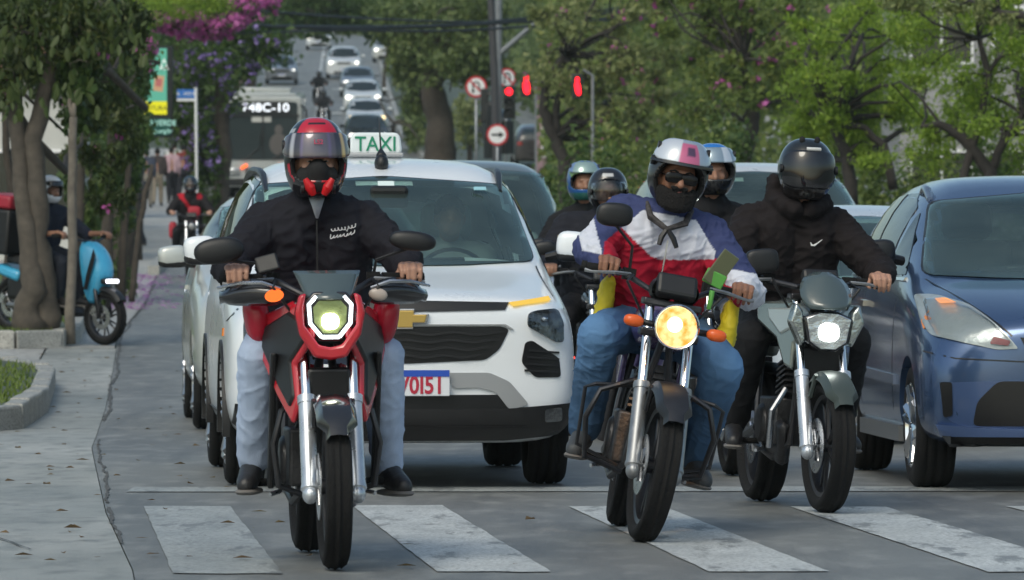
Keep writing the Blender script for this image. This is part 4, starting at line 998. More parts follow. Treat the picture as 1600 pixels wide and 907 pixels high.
    if L == 'hex':
        hexo = [(-.085, .055), (-.055, .088), (.055, .088), (.085, .055), (.08, -.02), (.035, -.075), (-.035, -.075), (-.08, -.02)]
        g = G(); g.prism([(a * 1.12, b * 1.12) for a, b in hexo], 0, .10); g.xf(Matrix.Translation((0, ly, lz))); h = fo('headlight', g, P_BBLK, bevel=.008)
        for k, (i0, i1) in enumerate(((6, 0), (3, 5), (4, 6))):
            pts = {0: [6, 7, 0, 1], 1: [2, 3, 4, 5], 2: [5, 6]}[k]; pts = [(hexo[q][0] * .93, ly - .006, lz + hexo[q][1] * .93) for q in pts]
            g = G(); g.tube(pts, .0075, 6); fo('running_light', g, emis('cool_lamp', (.85, .95, 1), 2.6), h)
        g = G(); g.prism([(a * .74, b * .74) for a, b in hexo], -.002, .003); g.xf(Matrix.Translation((0, ly, lz))); fo('reflector', g, mat('lamp_bowl_green', (.32, .38, .16), .25, .5, bump=.5, bscale=40), h, sm=False)
        g = G(); g.ell((0, ly - .006, lz - .012), (.032, .012, .030), None, 18, 8, .8); fo('headlamp_beam', g, emis('hot_lamp', (1, 1, .86), 14), h)
        g = G(); g.prism([(-.115, .085), (-.088, .095), (-.10, .04), (-.096, -.025), (-.042, -.10), (0, -.108), (.042, -.10), (.096, -.025), (.10, .04), (.088, .095), (.115, .085), (.13, .02), (.115, -.06), (.06, -.145), (0, -.155), (-.06, -.145), (-.115, -.06), (-.13, .02)], -.012, .07); g.xf(Matrix.Translation((0, ly, lz))); fo('lamp_surround', g, S['paint'], bevel=.01)
    elif L == 'round':
        g = G(); g.lathe([(.13, .001), (.12, .05), (.07, .085), (.0, .094), (-.005, .09), (0, .082), (.03, .06), (.05, .001)], (0, ly, lz), 'y', 32); h = fo('headlight', g, M_CHROME)
        g = G(); g.lathe([(.0, .081), (-.006, .06), (-.013, .03), (-.016, .001)], (0, ly, lz), 'y', 32); fo('headlamp_beam', g, S['lensm'], h)
        g = G(); g.ell((-.012, ly - .010, lz + .008), (.034, .012, .034), None, 18, 8); fo('headlamp_core', g, emis('warm_core', (1, .74, .36), 3.5), h)
    elif L == 'wedge':
        w_ = [(-.105, .05), (-.04, .075), (.04, .075), (.105, .05), (.085, -.055), (.035, -.09), (-.035, -.09), (-.085, -.055)]
        g = G(); g.prism([(a * 1.1, b * 1.1) for a, b in w_], 0, .12); g.xf(Matrix.Translation((0, ly, lz))); h = fo('headlight', g, P_BBLK, bevel=.01)
        g = G(); g.prism([(a, b) for a, b in w_], -.004, .01); g.xf(Matrix.Translation((0, ly, lz))); fo('reflector', g, M_HLREF, h, bevel=.004)
        g = G(); g.ell((0, ly - .01, lz - .012), (.048, .014, .042), None, 18, 8, .75); fo('headlamp_beam', g, em, h)
        for s in (-1, 1):
            g = G(); g.prism([(s * .115, .08), (s * .15, .12), (s * .175, .03), (s * .12, -.08), (s * .095, -.05)][::s], .02, .10); g.xf(Matrix.Translation((0, ly, lz))); fo('lamp_cowl', g, mat('bright_cowl', (.42, .45, .44), .16, .9, bump=.6, bscale=25), bevel=.012)
    elif L == 'small':
        g = G(); g.ell((0, ly, lz), (.09, .07, .09)); h = fo('headlight', g, P_BBLK); g = G(); g.ell((0, ly - .06, lz), (.06, .025, .06)); fo('headlamp_beam', g, em, h)
    if S.get('screen'):
        w0, w1, z0, z1 = S['screen']; g = G(); rows = 6; cols = 8
        for i in range(rows + 1):
            t = i / rows; w = w0 + (w1 - w0) * t if not S.get('screen_round') else w0 * math.sqrt(max(.05, 1 - ((t - .42) / .62) ** 2))
            for j in range(cols + 1):
                u = -1 + 2 * j / cols; g.v.append((u * w, ly - .03 + t * .14 + .05 * u * u, z0 + (z1 - z0) * t))
        for i in range(rows):
            for j in range(cols): q = i * (cols + 1) + j; g.f.append((q, q + 1, q + cols + 2, q + cols + 1))
        g.xf(Ms); obj('windscreen', g, mat('grey_screen', (.07, .095, .10), .12, coat=.5), root, auto=False, solid=.003)
        if S.get('screen_round'):
            g = G(); g.ell((0, ly + .12, (z0 + z1) / 2 - .02), (w0 * .7, .05, (z1 - z0) * .30)); fo('instrument_cowl', g, M_BLACK)
    if not lo:
        g = G(); g.box((0, ft - .04, fz + .08), (.17, .06, .10), (-.5, 0, 0)); fo('instrument_panel', g, M_BLACK, sm=False, bevel=.015)
    for s in ((-1, 1) if S.get('ind') else ()):
        ix, iy, iz, w, mt = S['ind']; g = G(); g.tube([(s * .06, iy + .03, iz), (s * (ix - w * .4), iy + .02, iz)], [.012, .014], 8); q = fo('indicator_stalk', g, M_BLACK)
        g = G(); g.ell((s * ix, iy, iz), (w / 2, .03, w * .30), None, 16, 10, .8); fo('indicator', g, mt[0] if s < 0 else mt[1], q)
    if S.get('handguards'):
        for s in (-1, 1):
            g = G(); rows = 8; cols = 12
            for i in range(rows + 1):
                t = i / rows
                for j in range(cols + 1):
                    u = j / cols; hh = .046 * math.sqrt(max(.02, 1 - abs(2 * u - .9) ** 2.4)) if u < .95 else .018
                    x = s * (.165 + u * .225); zz = hz - .060 + .018 * math.sin(u * 3) + hh * (2 * t - 1) - .01 * u
                    y = by - .10 + .12 * u * u + .05 * (2 * t - 1) ** 2
                    g.v.append((x, y, zz))
            for i in range(rows):
                for j in range(cols): q = i * (cols + 1) + j; g.f.append((q, q + 1, q + cols + 2, q + cols + 1))
            g.xf(Ms); hg = obj('hand_guard', g, P_BBLK, root, auto=False, solid=.006)
            g = G(); g.tube([(s * .17, by - .09, hz - .035), (s * .24, by - .10, hz - .012), (s * .32, by - .07, hz - .012), (s * .40, by + .01, hz - .03)], [.006, .008, .007, .005], 6); fo('guard_edge', g, M_STEEL, hg)
            g = G(); g.ell((s * .195, by - .115, hz - .06), (.036, .014, .024), (0, s * .15, 0), 18, 8); ins = fo('indicator', g, S['hgind'][0 if s < 0 else 1], hg)
    # tank, seat, tail
    tk = G(); tz = S.get('tz', .86)
    cg = [(.30, .06, tz - .02, tz + .02), (.38, .11, tz - .05, tz + .09), (.52, S.get('tankw', .145), tz - .08, tz + .13), (.68, S.get('tankw', .145) * .97, tz - .09, tz + .12), (.84, .095, tz - .08, tz + .04), (.92, .07, tz - .06, tz - .01)]
    for y, w, z0, z1 in cg:
        for k in range(12):
            a = 2 * math.pi * k / 12; c, s_ = math.cos(a), math.sin(a)
            tk.v.append((w * math.copysign(abs(c) ** .75, c), y, (z0 + z1) / 2 + (z1 - z0) / 2 * math.copysign(abs(s_) ** .75, s_)))
    for i in range(len(cg) - 1):
        for k in range(12): a = i * 12 + k; b = i * 12 + (k + 1) % 12; tk.f.append((a, b, b + 12, a + 12))
    tk.f += [tuple(range(11, -1, -1)), tuple(len(tk.v) - 12 + k for k in range(12))]
    obj('fuel_tank', tk, S.get('tank', S['paint']), root, True, auto=False, sub=0 if lo else 1)
    sg_ = G(); sg_.box((0, 1.08, tz - .04), (.25, .46, .09)); sg_.box((0, 1.42, tz + .0), (.20, .34, .08), (.12, 0, 0)); obj('seat', sg_, M_BSEAT, root, True, bevel=.03)
    g = G(); g.box((0, 1.55, tz - .08), (.14, .34, .12), (.25, 0, 0)); tl = obj('tail', g, S.get('paint'), root, True, bevel=.03)
    # engine and frame
    g = G(); g.box((0, .70, .40), (.26, .36, .22)); g.lathe([(-.15, .001), (-.15, .085), (-.13, .10), (.13, .10), (.16, .085), (.16, .001)], (0, .80, .38), 'x', 20)
    obj('crankcase', g, M_ENG, root, True, bevel=.02)
    g = G()
    for k in range(7): g.box((0, .58 + .012 * k, .52 + .026 * k), (.20 - .006 * k, .19, .010), (-.2, 0, 0))
    g.box((0, .62, .60), (.13, .13, .22), (-.2, 0, 0)); obj('engine_fins', g, M_ENG, root, False)
    g = G(); g.tube([(.04, .50, .62), (.05, .34, .56), (.06, .33, .40), (.08, .45, .25), (.12, .70, .22), (.15, .98, .26)], .021, 10); ex = obj('exhaust_pipe', g, S.get('exh', M_EXH), root)
    g = G(); g.tube([(.15, .96, .26), (.16, 1.05, .28), (.18, 1.5, .38), (.18, 1.56, .39)], [.03, .05, .05, .035], 12); obj('silencer', g, S.get('muf', M_DKMET), ex)
    g = G()
    for s in (-1, 1):
        g.tube([(0, .30, .92), (s * .05, .42, .60), (s * .07, .45, .30), (s * .11, .62, .23), (s * .12, .95, .28), (s * .11, 1.0, .55), (s * .08, 1.05, .80)], .016, 8)
        g.tube([(s * .12, .95, .36), (s * .11, wb, r)], .022, 8); g.tube([(s * .09, .85, .80), (s * .1, 1.5, .84)], .014, 8)
        g.tube([(s * .13, 1.36, .36), (s * .12, 1.22, .76)], [.03, .026], 10)
    g.tube([(0, .28, .98), (0, .33, .84)], .035, 10); obj('frame', g, M_DKMET, root)
    for s in (-1, 1):
        g = G(); g.tube([(s * .12, .82, .30), (s * .26, .80, .295)], .014, 8); g.box((s * .25, .80, .30), (.10, .045, .025)); obj('foot_peg', g, M_RUB, root)
        g = G(); g.tube([(s * .13, .82, .30), (s * .16, .62, .27), (s * .20, .58, .26)], .009, 6); obj('pedal', g, M_STEEL, root)
    g = G(); arc_strip(g, r + .04, R(60), R(170), .08, (0, wb, r), n=12); obj('mudguard', g, M_BLACK, root)
    if S.get('crash'):
        for s in (-1, 1):
            g = G(); w = S['crash']; g.tube([(s * .06, .40, .66), (s * w * .85, .34, .58), (s * w, .34, .46), (s * w * .9, .38, .30), (s * .08, .46, .26)], .0125, 8); obj('crash_bar', g, M_DKMET, root)
    return root, Ms

def nearpt(M, p): return M @ Vector(p)
# 1: red street bike
B1 = dict(paint=P_RED, tank=P_RED, fork=M_FORK, guardm=P_BBLK, lamp='hex', lz=.93, ly=.10, screen=(.085, .125, 1.0, 1.105), handguards=True, r=.31, tw=.05, rtw=.062,
          hz=1.075, hw=.36, by=.40, hgind=(emis('orange_glow', (1, .16, .03), 1.3), M_CLEARI), mirrors=[(-1, -.395, .38, 1.185, .19, .10, .85), (1, .335, .38, 1.215, .18, .075, .85)], crash=.20, fx=.088)
L1 = Vector((-.655, 22.0, 0)); Y1 = R(6); LN1 = R(-.6)
b1, Ms1 = moto('motorcycle', 'red and black motorcycle with a hexagonal lit headlamp, leftmost of the three front motorcycles', L1, Y1, LN1, B1)
panel(b1, 'tank_shroud', [(.14, .93), (.34, .98), (.62, .92), (.60, .78), (.40, .62), (.24, .52), (.20, .60), (.26, .74), (.13, .84)], .135, .16, P_RED, lean=-.10, toe=-.35)
panel(b1, 'radiator_cover', [(.17, .89), (.34, .94), (.56, .88), (.56, .80), (.38, .66), (.26, .58), (.225, .62), (.285, .75), (.16, .84)], .135, .170, M_BLACK, lean=-.10, toe=-.35)
panel(b1, 'side_panel', [(.95, .82), (1.45, .86), (1.5, .78), (1.1, .66), (.95, .62)], .10, .125, P_RED)
g = G(); g.box((0, .20, .66), (.15, .05, .17), (.15, 0, 0)); obj('radiator', g, M_BLACK, b1, False, bevel=.01)
for k in range(7): pass
panel(b1, 'leg_guard', [(.30, .80), (.36, .80), (.62, .30), (.56, .28)], .185, .21, M_BLACK, bev=.008)
for s in (-1, 1):
    g = G(); g.ell((s * .245, .56, .93), (.05, .10, .105), (0, s * .15, 0), 18, 12, .8); obj('knee_warmer', g, mat('red_vinyl', (.42, .01, .03), .25, bump=.6, bscale=14), b1)
g = G(); g.box((-.215, .36, 1.135), (.085, .018, .07), (-.4, -.25, 0)); obj('phone', g, M_BLACK, b1, False, bevel=.008)
# 2: round orange headlamp
M_WARM = bpy.data.materials.new('warm_lens'); M_WARM.use_nodes = True
def _w():
    n, l = nt(M_WARM); n.clear(); e = n.new('ShaderNodeEmission'); o = n.new('ShaderNodeOutputMaterial'); tc = n.new('ShaderNodeTexCoord'); wv = n.new('ShaderNodeTexNoise'); cr = n.new('ShaderNodeValToRGB')
    wv.inputs['Scale'].default_value = 26; wv.inputs['Detail'].default_value = 3; cr.color_ramp.elements[0].color = (1, .30, .04, 1); cr.color_ramp.elements[1].color = (1, .66, .28, 1); cr.color_ramp.elements[0].position = .35; cr.color_ramp.elements[1].position = .6
    l.new(tc.outputs['Object'], wv.inputs[0]); l.new(wv.outputs[0], cr.inputs[0]); l.new(cr.outputs[0], e.inputs[0]); e.inputs[1].default_value = 1.35; l.new(e.outputs[0], o.inputs[0])
_w()
B2 = dict(paint=P_PURP, lamp='round', lensm=M_WARM, lz=.89, ly=.08, fork=M_ALU, guardm=M_DKMET, r=.315, tw=.050, rtw=.055, hz=1.07, hw=.34, by=.42, steer=R(7), ind=(.175, .12, .885, .085, (M_ORANGE, M_ORANGE)),
          mirrors=[(-1, -.285, .40, 1.30, .155, .10, .7)], crash=.27, rim=M_DKMET, fx=.088, tankw=.15)
L2 = Vector((.495, 24.2, 0)); Y2 = R(1.8); LN2 = R(10.5)
b2, Ms2 = moto('motorcycle', 'dark purple motorcycle with a round orange-glowing headlamp, in the middle of the three front motorcycles', L2, Y2, LN2, B2)
sl_d = bpy.data.lights.new('headlamp_light', 'SPOT'); sl_d.energy = 45; sl_d.color = (1, .55, .25); sl_d.spot_size = R(34); sl_d.spot_blend = .8; sl_d.shadow_soft_size = .05
sl = bpy.data.objects.new('headlamp_light', sl_d); COL.objects.link(sl); sl.parent = b2; sl.location = (0, -.04, .89); sl.rotation_euler = (R(52), 0, 0)
for s in (-1, 1):
    g = G(); g.lathe([(.0, .05), (.05, .055), (.07, .04), (.07, .001)], (s * .05, .26, 1.03), 'y', 20); g.xf(Ms2); obj('instrument', g, M_BLACK, b2)
    g = G(); g.tube([(s * .09, .42, .62), (s * .25, .38, .60), (s * .29, .40, .58), (s * .28, .46, .34), (s * .1, .5, .28)], .009, 8); obj('leg_guard', g, M_DKMET, b2)
panel(b2, 'side_panel', [(.95, .82), (1.3, .84), (1.35, .74), (1.1, .60), (.95, .6)], .11, .135, P_PURP)
# 3: silver naked bike
B3 = dict(paint=P_BGREY, tank=P_BGREY, lamp='wedge', emit=emis('white_beam', (.92, 1, .92), 16), lz=.83, ly=.08, fork=M_FORK, guardm=mat('dark_green_guard', (.05, .065, .06), .35), r=.305, tw=.056, rtw=.075, hz=1.05, hw=.36, by=.42, screen=(.12, .12, .92, 1.09), screen_round=True,
          mirrors=[(-1, -.235, .42, 1.13, .155, .115, .55)], rim=M_DKMET, fx=.098, steer=R(3), tankw=.17, crash=None)
L3 = Vector((1.405, 26.9, 0)); Y3 = R(9.5); LN3 = R(2.5)
b3, Ms3 = moto('motorcycle', 'silver-grey naked motorcycle with a bright white headlamp, rightmost of the three front motorcycles', L3, Y3, LN3, B3)
panel(b3, 'tank_shroud', [(.16, .86), (.34, .94), (.62, .93), (.60, .84), (.44, .76), (.36, .64), (.29, .62), (.30, .74), (.20, .80)], .13, .16, P_BGREY, lean=-.12, toe=-.45, bev=.015)
panel(b3, 'shroud_insert', [(.20, .86), (.34, .905), (.52, .90), (.50, .85), (.40, .78), (.30, .82)], .14, .167, mat('pale_insert', (.45, .5, .5), .3, .5), lean=-.12, toe=-.45, bev=.01)
panel(b3, 'side_panel', [(.95, .82), (1.45, .86), (1.5, .78), (1.1, .60), (.95, .56)], .11, .135, M_BLACK)
panel(b3, 'engine_cowl', [(.42, .40), (.60, .44), (.80, .30), (.78, .24), (.52, .20)], .06, .12, M_ENG, lean=.1, bev=.03)
g = G(); g.tube([(.10, .45, .55), (.17, .40, .45), (.16, .48, .28)], .014, 8); obj('crash_bar', g, M_STEEL, b3); g = G(); g.tube([(-.10, .45, .55), (-.17, .40, .45), (-.16, .48, .28)], .014, 8); obj('crash_bar', g, M_STEEL, b3)
g = G(); g.box((0, .22, .64), (.22, .05, .22), (.15, 0, 0)); obj('radiator', g, M_BLACK, b3, False, bevel=.01)
# others in traffic
DKB = dict(paint=P_BBLK, lamp='small', emit=mat('lamp_unlit', (.3, .3, .3), .2, .5), r=.31, hz=1.07, hw=.36, by=.42, mirrors=[(-1, -.38, .4, 1.22, .15, .09, .8), (1, .38, .4, 1.22, .15, .09, .8)])
L4 = Vector((1.17, 31.6, 0)); b4, _ = moto('motorcycle', 'black motorcycle mostly hidden behind the middle rider, ridden by the person in the blue helmet', L4, R(6), 0, dict(DKB))
L5 = Vector((.62, 37.3, 0)); b5, _ = moto('motorcycle', 'dark motorcycle in the gap between the white taxi and the middle motorcycle', L5, R(5), 0, dict(DKB, paint=P_BBLK, emit=mat('lamp_unlit', (.3, .3, .3))))
g = G(); g.ell((-.235, .12, .53), (.02, .012, .012)); obj('marker_light', g, M_TAIL, b5)
L6 = Vector((.60, 41.6, .03)); b6, _ = moto('motorcycle', 'dark motorcycle further back, ridden by the person in the green and blue helmet', L6, R(5), 0, dict(DKB))
d = 254; x7 = (506 - 800) * d / F; L7 = Vector((x7, d, zg(x7, d) + .02)); b7, _ = moto('motorcycle', 'dark motorcycle riding down the hill between the lanes', L7, R(3), 0, dict(DKB, lo=True), pitch=pit(254))
d = 278; x8 = (499 - 800) * d / F; L8 = Vector((x8, d, zg(x8, d) + .02)); b8, _ = moto('motorcycle', 'second dark motorcycle between the lanes, just uphill of the other', L8, R(3), 0, dict(DKB, lo=True), pitch=pit(280))
d = 101; x9 = (300 - 800) * d / F; L9 = Vector((x9, d, zg(x9, d) + .02)); b9, _ = moto('motorcycle', 'black motorcycle by the left kerb under the rider with a red strap', L9, R(5), 0, dict(DKB, lo=False, mirrors=[], lamp='small'))

# ------------------------------------------------------------------ blue electric scooter under the trees
P_CYAN = paint('light_blue_scooter', (.06, .40, .66), .3)
SX = (-4.19, 61.0); L_S = Vector((SX[0], SX[1], zg(*SX) + .004)); YS = R(50); PS = R(5.5)
sc = thing('scooter', 'light blue electric scooter parked across the left pavement edge with its headlamp lit', 'scooter', L_S, (PS, 0, YS))
r = .285
moto_wheel(sc, (0, 0, r), r, .05, M_RIMD, None, n=36, spokes=14); moto_wheel(sc, (0, 1.32, r), r, .055, M_RIMD, None, n=36, spokes=14)
for s in (-1, 1):
    g = G(); g.tube([(s * .085, 0, r), (s * .085, .12, .66)], [.024, .022], 8); obj('fork_leg', g, M_DKMET, sc)
g = G(); g.tube([(0, .12, .62), (0, .26, 1.06)], .03, 8); g.tube([(-.34, .40, 1.08), (-.12, .28, 1.05), (.12, .28, 1.05), (.34, .40, 1.08)], .013, 8); obj('handlebar', g, M_DKMET, sc)
g = G()
SH = [(.40, .13, .20, .07), (.50, .07, .24, .13), (.62, .01, .27, .165), (.72, -.03, .30, .175), (.84, .0, .33, .18), (.94, .07, .35, .165), (1.0, .14, .35, .14), (1.035, .20, .34, .10), (1.05, .24, .32, .05)]
for z, y0_, y1_, w in SH:
    for k in range(12):
        a = 2 * math.pi * k / 12; c_, s_ = math.cos(a), math.sin(a); front = s_ > 0
        g.v.append((w * math.copysign(abs(c_) ** .6, c_) * (1 if not front else .8), (y0_ + y1_) / 2 - (y1_ - y0_) / 2 * math.copysign(abs(s_) ** .8, s_), z))
for i in range(8):
    for k in range(12): a = i * 12 + k; b = i * 12 + (k + 1) % 12; g.f.append((a, b, b + 12, a + 12))
g.f += [tuple(range(11, -1, -1)), tuple(96 + k for k in range(12))]
obj('front_shield', g, P_CYAN, sc, True, auto=False, sub=1)
g = G(); g.prism([(.02, .92), (.06, .98), (.14, .72), (.17, .56), (.12, .56)], -.004, .004, 'yz'); g.xf(Matrix.Translation((-.165, .02, .0)) @ Matrix.Rotation(-.1, 4, 'Z')); obj('shield_stripe', g, M_BLACK, sc, False)
g = G(); g.box((0, -.03, .66), (.22, .07, .06)); hl = obj('headlight', g, M_BLACK, sc, True, bevel=.02)
g = G(); g.box((0, -.065, .665), (.18, .02, .035)); obj('headlamp_beam', g, emis('scooter_lamp', (.9, .92, 1), 5), hl, True, bevel=.008)
g = G(); arc_strip(g, r + .02, R(40), R(150), .07, (0, 0, r), n=12); obj('mudguard', g, M_BLACK, sc)
g = G(); g.box((0, .72, .30), (.24, .75, .10)); g.box((0, 1.12, .50), (.22, .45, .32)); obj('scooter_body', g, M_BLACK, sc, True, bevel=.05)
g = G(); g.box((0, 1.05, .76), (.25, .62, .09)); obj('seat', g, M_BSEAT, sc, True, bevel=.03)
g = G(); g.box((0, 1.32, .62), (.27, .34, .12), (.2, 0, 0)); obj('tail', g, P_CYAN, sc, True, bevel=.04)
g = G(); g.tube([(-.06, 1.0, .3), (-.08, 1.32, r)], .03, 8); g.tube([(.1, 1.2, .55), (.1, 1.32, .3)], .028, 8); obj('swing_arm', g, M_ALU, sc)
for s in (-1, 1):
    g = G(); g.tube([(s * .24, .35, 1.08), (s * .42, .43, 1.085)], .02, 8); obj('grip', g, M_RUB, sc)
bx_ = thing('delivery_box', 'black delivery box with a red lid carried on the back of the blue scooter', 'box', L_S + Euler((PS, 0, YS)).to_matrix() @ Vector((0, 1.48, .80)), (PS, 0, YS))
g = G(); g.box((0, 0, .24), (.46, .46, .47)); obj('box_body', g, M_BLACK, bx_, True, bevel=.03)
g = G(); g.box((0, 0, .55), (.47, .47, .14)); obj('box_lid', g, mat('red_lid', (.35, .02, .04), .4), bx_, True, bevel=.03)
# ------------------------------------------------------------------ people
M_CLOTH = mat('cloth', (.1, .1, .1), .85, attr=True, bump=.25, bscale=220, spec=.25)
M_HELM = mat('helmet_shell', (.1, .1, .1), .18, attr=True, coat=.6)
M_HELM.node_tree.nodes['Principled BSDF'].inputs['Coat Roughness'].default_value = .05
M_HELMIN = mat('helmet_lining', (.012, .012, .013), .9)
M_HAIR = mat('black_hair', (.006, .005, .005), .95, bump=1, bscale=120)
M_SHOE = mat('black_shoe', (.02, .02, .022), .45, bump=.2, bscale=80)
M_SOLE = mat('shoe_sole', (.16, .15, .14), .7)
M_EYE = mat('eye_white', (.30, .27, .25), .3); M_IRIS = mat('iris', (.01, .008, .006), .2)
def hand_segs(w, el, side, grip=None):
    """wrist w, elbow el; grip: centre of the palm round a horizontal bar (x axis) or None for a hanging hand"""
    w = Vector(w); S_ = []
    if grip is not None:
        g = Vector(grip); up = Vector((0, 0, 1))
        kn = g + Vector((0, -.028, .034)); heel = g + Vector((0, .045, .03))
        S_ += [(w, .026, heel, .024)]
        lens = [.88, 1.0, .96, .76]
        for i in range(4):
            x = (-.036 + .0238 * i) * side * -1
            K = kn + Vector((x, 0, -abs(i - 1.3) * .003)); L = lens[i]
            S_ += [(heel + Vector((x * .7, 0, 0)), .017, K, .0135), (K, .0105, K + Vector((0, -.036 * L, -.016)), .0095), (K + Vector((0, -.036 * L, -.016)), .0093, K + Vector((-x * .05, -.034 * L, -.050 * L)), .0086),
                   (K + Vector((-x * .05, -.034 * L, -.050 * L)), .0085, K + Vector((-x * .08, -.016, -.074 * L)), .0075)]
        t0 = heel + Vector((.03 * -side, -.005, -.012)); t1 = t0 + Vector((-side * .022, -.028, -.03)); t2 = t1 + Vector((side * .004, -.022, -.012))
        S_ += [(heel, .017, t0, .015), (t0, .0135, t1, .0115), (t1, .011, t2, .009)]
    else:
        d = (w - Vector(el)).normalized(); a = w + d * .055; sx = Vector((0, 1, 0))
        S_ += [(w, .024, a, .022)]
        for i in range(4):
            o = sx * (-.03 + .02 * i); K = a + d * .03 + o; L = (.85, 1, .95, .72)[i]
            S_ += [(a + o * .7, .014, K, .012), (K, .011, K + d * .036 * L + Vector((-side * .008, 0, 0)), .0095), (K + d * .036 * L + Vector((-side * .008, 0, 0)), .009, K + d * .062 * L + Vector((-side * .022, 0, 0)), .0075)]
        S_ += [(w + d * .02, .015, w + d * .05 + Vector((-side * .01, -.035, 0)), .012), (w + d * .05 + Vector((-side * .01, -.035, 0)), .011, w + d * .085 + Vector((-side * .014, -.04, 0)), .0085)]
    return S_
def person(label, xf, J, look, vox=.006, hands=('g', 'g'), group=None):
    if vox == .006: vox = .0042
    """J: joints in the local frame of the ride (front is -Y). xf: (loc, rot)"""
    root = thing('person', label, 'person', xf[0], xf[1], group)
    V = {k: Vector(v) for k, v in J.items()}; H = V['head']; sk = look.get('skin', M_SKIN); k_ = look.get('k', 1)
    segs = [(V['pelvis'] + Vector((0, .05, 0)), .08, V['chest'] + Vector((0, .04, 0)), .075), (V['chest'] + Vector((0, .04, 0)), .075, V['neck'], .055), (V['neck'], .055, H + Vector((0, .02, -.05)), .055), (V['shL'], .055, V['shR'], .055),
            (V['hipL'], .085, V['hipR'], .085)]
    for s, c in ((-1, 'L'), (1, 'R')):
        segs += [(V['sh' + c], .05, V['el' + c], .038), (V['el' + c], .037, V['wr' + c], .026), (V['hip' + c], .08, V['kn' + c], .055), (V['kn' + c], .053, V['an' + c], .036), (V['an' + c], .036, V['toe' + c], .026)]
        segs += hand_segs(V['wr' + c], V['el' + c], s, V.get('gr' + c))
    tn = look.get('turn', 0); hr = (look.get('tilt', 0), 0, tn); HM = Matrix.Translation(H) @ Euler(hr).to_matrix().to_4x4()
    def hp(x, y, z): return HM @ Vector((x, y, z))
    el = [(H, (.074, .092, .112), hr), (hp(0, -.03, -.06), (.052, .062, .052), hr), (hp(-.075, .005, -.01), (.014, .022, .032), hr), (hp(.075, .005, -.01), (.014, .022, .032), hr)]
    segs += [(hp(0, -.088, .015), .011, hp(0, -.112, -.022), .0155), (hp(-.012, -.10, -.026), .01, hp(.012, -.10, -.026), .01), (hp(-.03, -.082, .03), .014, hp(.03, -.082, .03), .014), (hp(-.018, -.094, -.055), .008, hp(.018, -.094, -.055), .008),
             (hp(-.042, -.064, -.012), .02, hp(-.038, -.06, -.03), .02), (hp(.042, -.064, -.012), .02, hp(.038, -.06, -.03), .02)]
    organic('body', segs, vox, sk, root, 3, ells=el)
    if vox < .007:
        for s in (-1, 1):
            g = G(); g.ell(hp(s * .031, -.083, .008), (.0115, .007, .0055), hr, 12, 8); ey = obj('eye', g, M_EYE, root); g = G(); g.tube([hp(s * .018, -.088, .012), hp(s * .031, -.0915, .0155), hp(s * .045, -.085, .012)], [.004, .0055, .004], 8); obj('eyelid', g, sk, ey); g = G(); g.ell(hp(s * .031, -.090, .008), (.0055, .003, .0055), hr, 10, 6); obj('pupil', g, M_IRIS, ey)
            g = G(); g.tube([hp(s * .016, -.094, .030), hp(s * .032, -.096, .036), hp(s * .052, -.084, .030)], [.004, .005, .003], 6); obj('eyebrow', g, M_HAIR, root)
        g = G(); g.tube([hp(-.022, -.098, -.052), hp(0, -.104, -.050), hp(.022, -.098, -.052)], [.003, .006, .003], 6); obj('mouth', g, mat('lips', (.22, .08, .07), .5), root)
    # clothing
    cv = look.get('cvox', .009)
    jc = look['jacket']; jcol = jc if callable(jc) else (lambda p, c=jc: c)
    cw = look.get('bulk', 1.0)
    ch, pe = V['chest'], V['pelvis']; mid = (ch + pe) / 2
    J_ = [(ch + Vector((-.10, 0, .03)), .125 * cw, mid + Vector((-.085, -.01, 0)), .125 * cw), (ch + Vector((.10, 0, .03)), .125 * cw, mid + Vector((.085, -.01, 0)), .125 * cw),
          (mid + Vector((-.085, -.01, 0)), .125 * cw, pe + Vector((-.07, -.01, .04)), .13 * cw), (mid + Vector((.085, -.01, 0)), .125 * cw, pe + Vector((.07, -.01, .04)), .13 * cw),
          (V['shL'], .075 * cw, V['neck'] + Vector((-.03, .02, -.04)), .07), (V['shR'], .075 * cw, V['neck'] + Vector((.03, .02, -.04)), .07), (V['shL'], .08 * cw, V['shR'], .08 * cw),
          (V['neck'] + Vector((0, .01, -.05)), .085, V['neck'] + Vector((0, .015, .0)), .074)]
    for s, c in ((-1, 'L'), (1, 'R')):
        e_ = V['el' + c]; w_ = V['wr' + c]; sh = V['sh' + c]
        sl = look.get('sleeve', .93)
        J_ += [(sh, .078 * cw, sh.lerp(e_, .55), .070 * cw), (sh.lerp(e_, .55), .070 * cw, e_, .064 * cw)]
        if sl > 0: J_ += [(e_, .066 * cw, e_.lerp(w_, .6 * sl), .056 * cw), (e_.lerp(w_, .6 * sl), .056 * cw, e_.lerp(w_, sl), .044 * cw)]
    if look.get('hood'): J_ += [(V['neck'] + Vector((-.09, .06, .02)), .06, V['neck'] + Vector((.09, .06, .02)), .06), (V['neck'] + Vector((-.10, .0, .0)), .05, V['neck'] + Vector((-.04, -.07, -.03)), .04), (V['neck'] + Vector((.10, .0, .0)), .05, V['neck'] + Vector((.04, -.07, -.03)), .04),
                                (V['neck'] + Vector((-.13, .03, .03)), .03, V['neck'] + Vector((-.115, .05, .10)), .028)]
    organic('jacket', J_, cv, M_CLOTH, root, 4, jcol, look.get('fold', .008), 9, seed=len(label))
    tc_ = look['trousers']; tcol = tc_ if callable(tc_) else (lambda p, c=tc_: c); tb_ = look.get('tbulk', 1)
    T_ = [(V['hipL'], .115, V['hipR'], .115), (pe + Vector((0, 0, .05)), .13, pe, .13)]
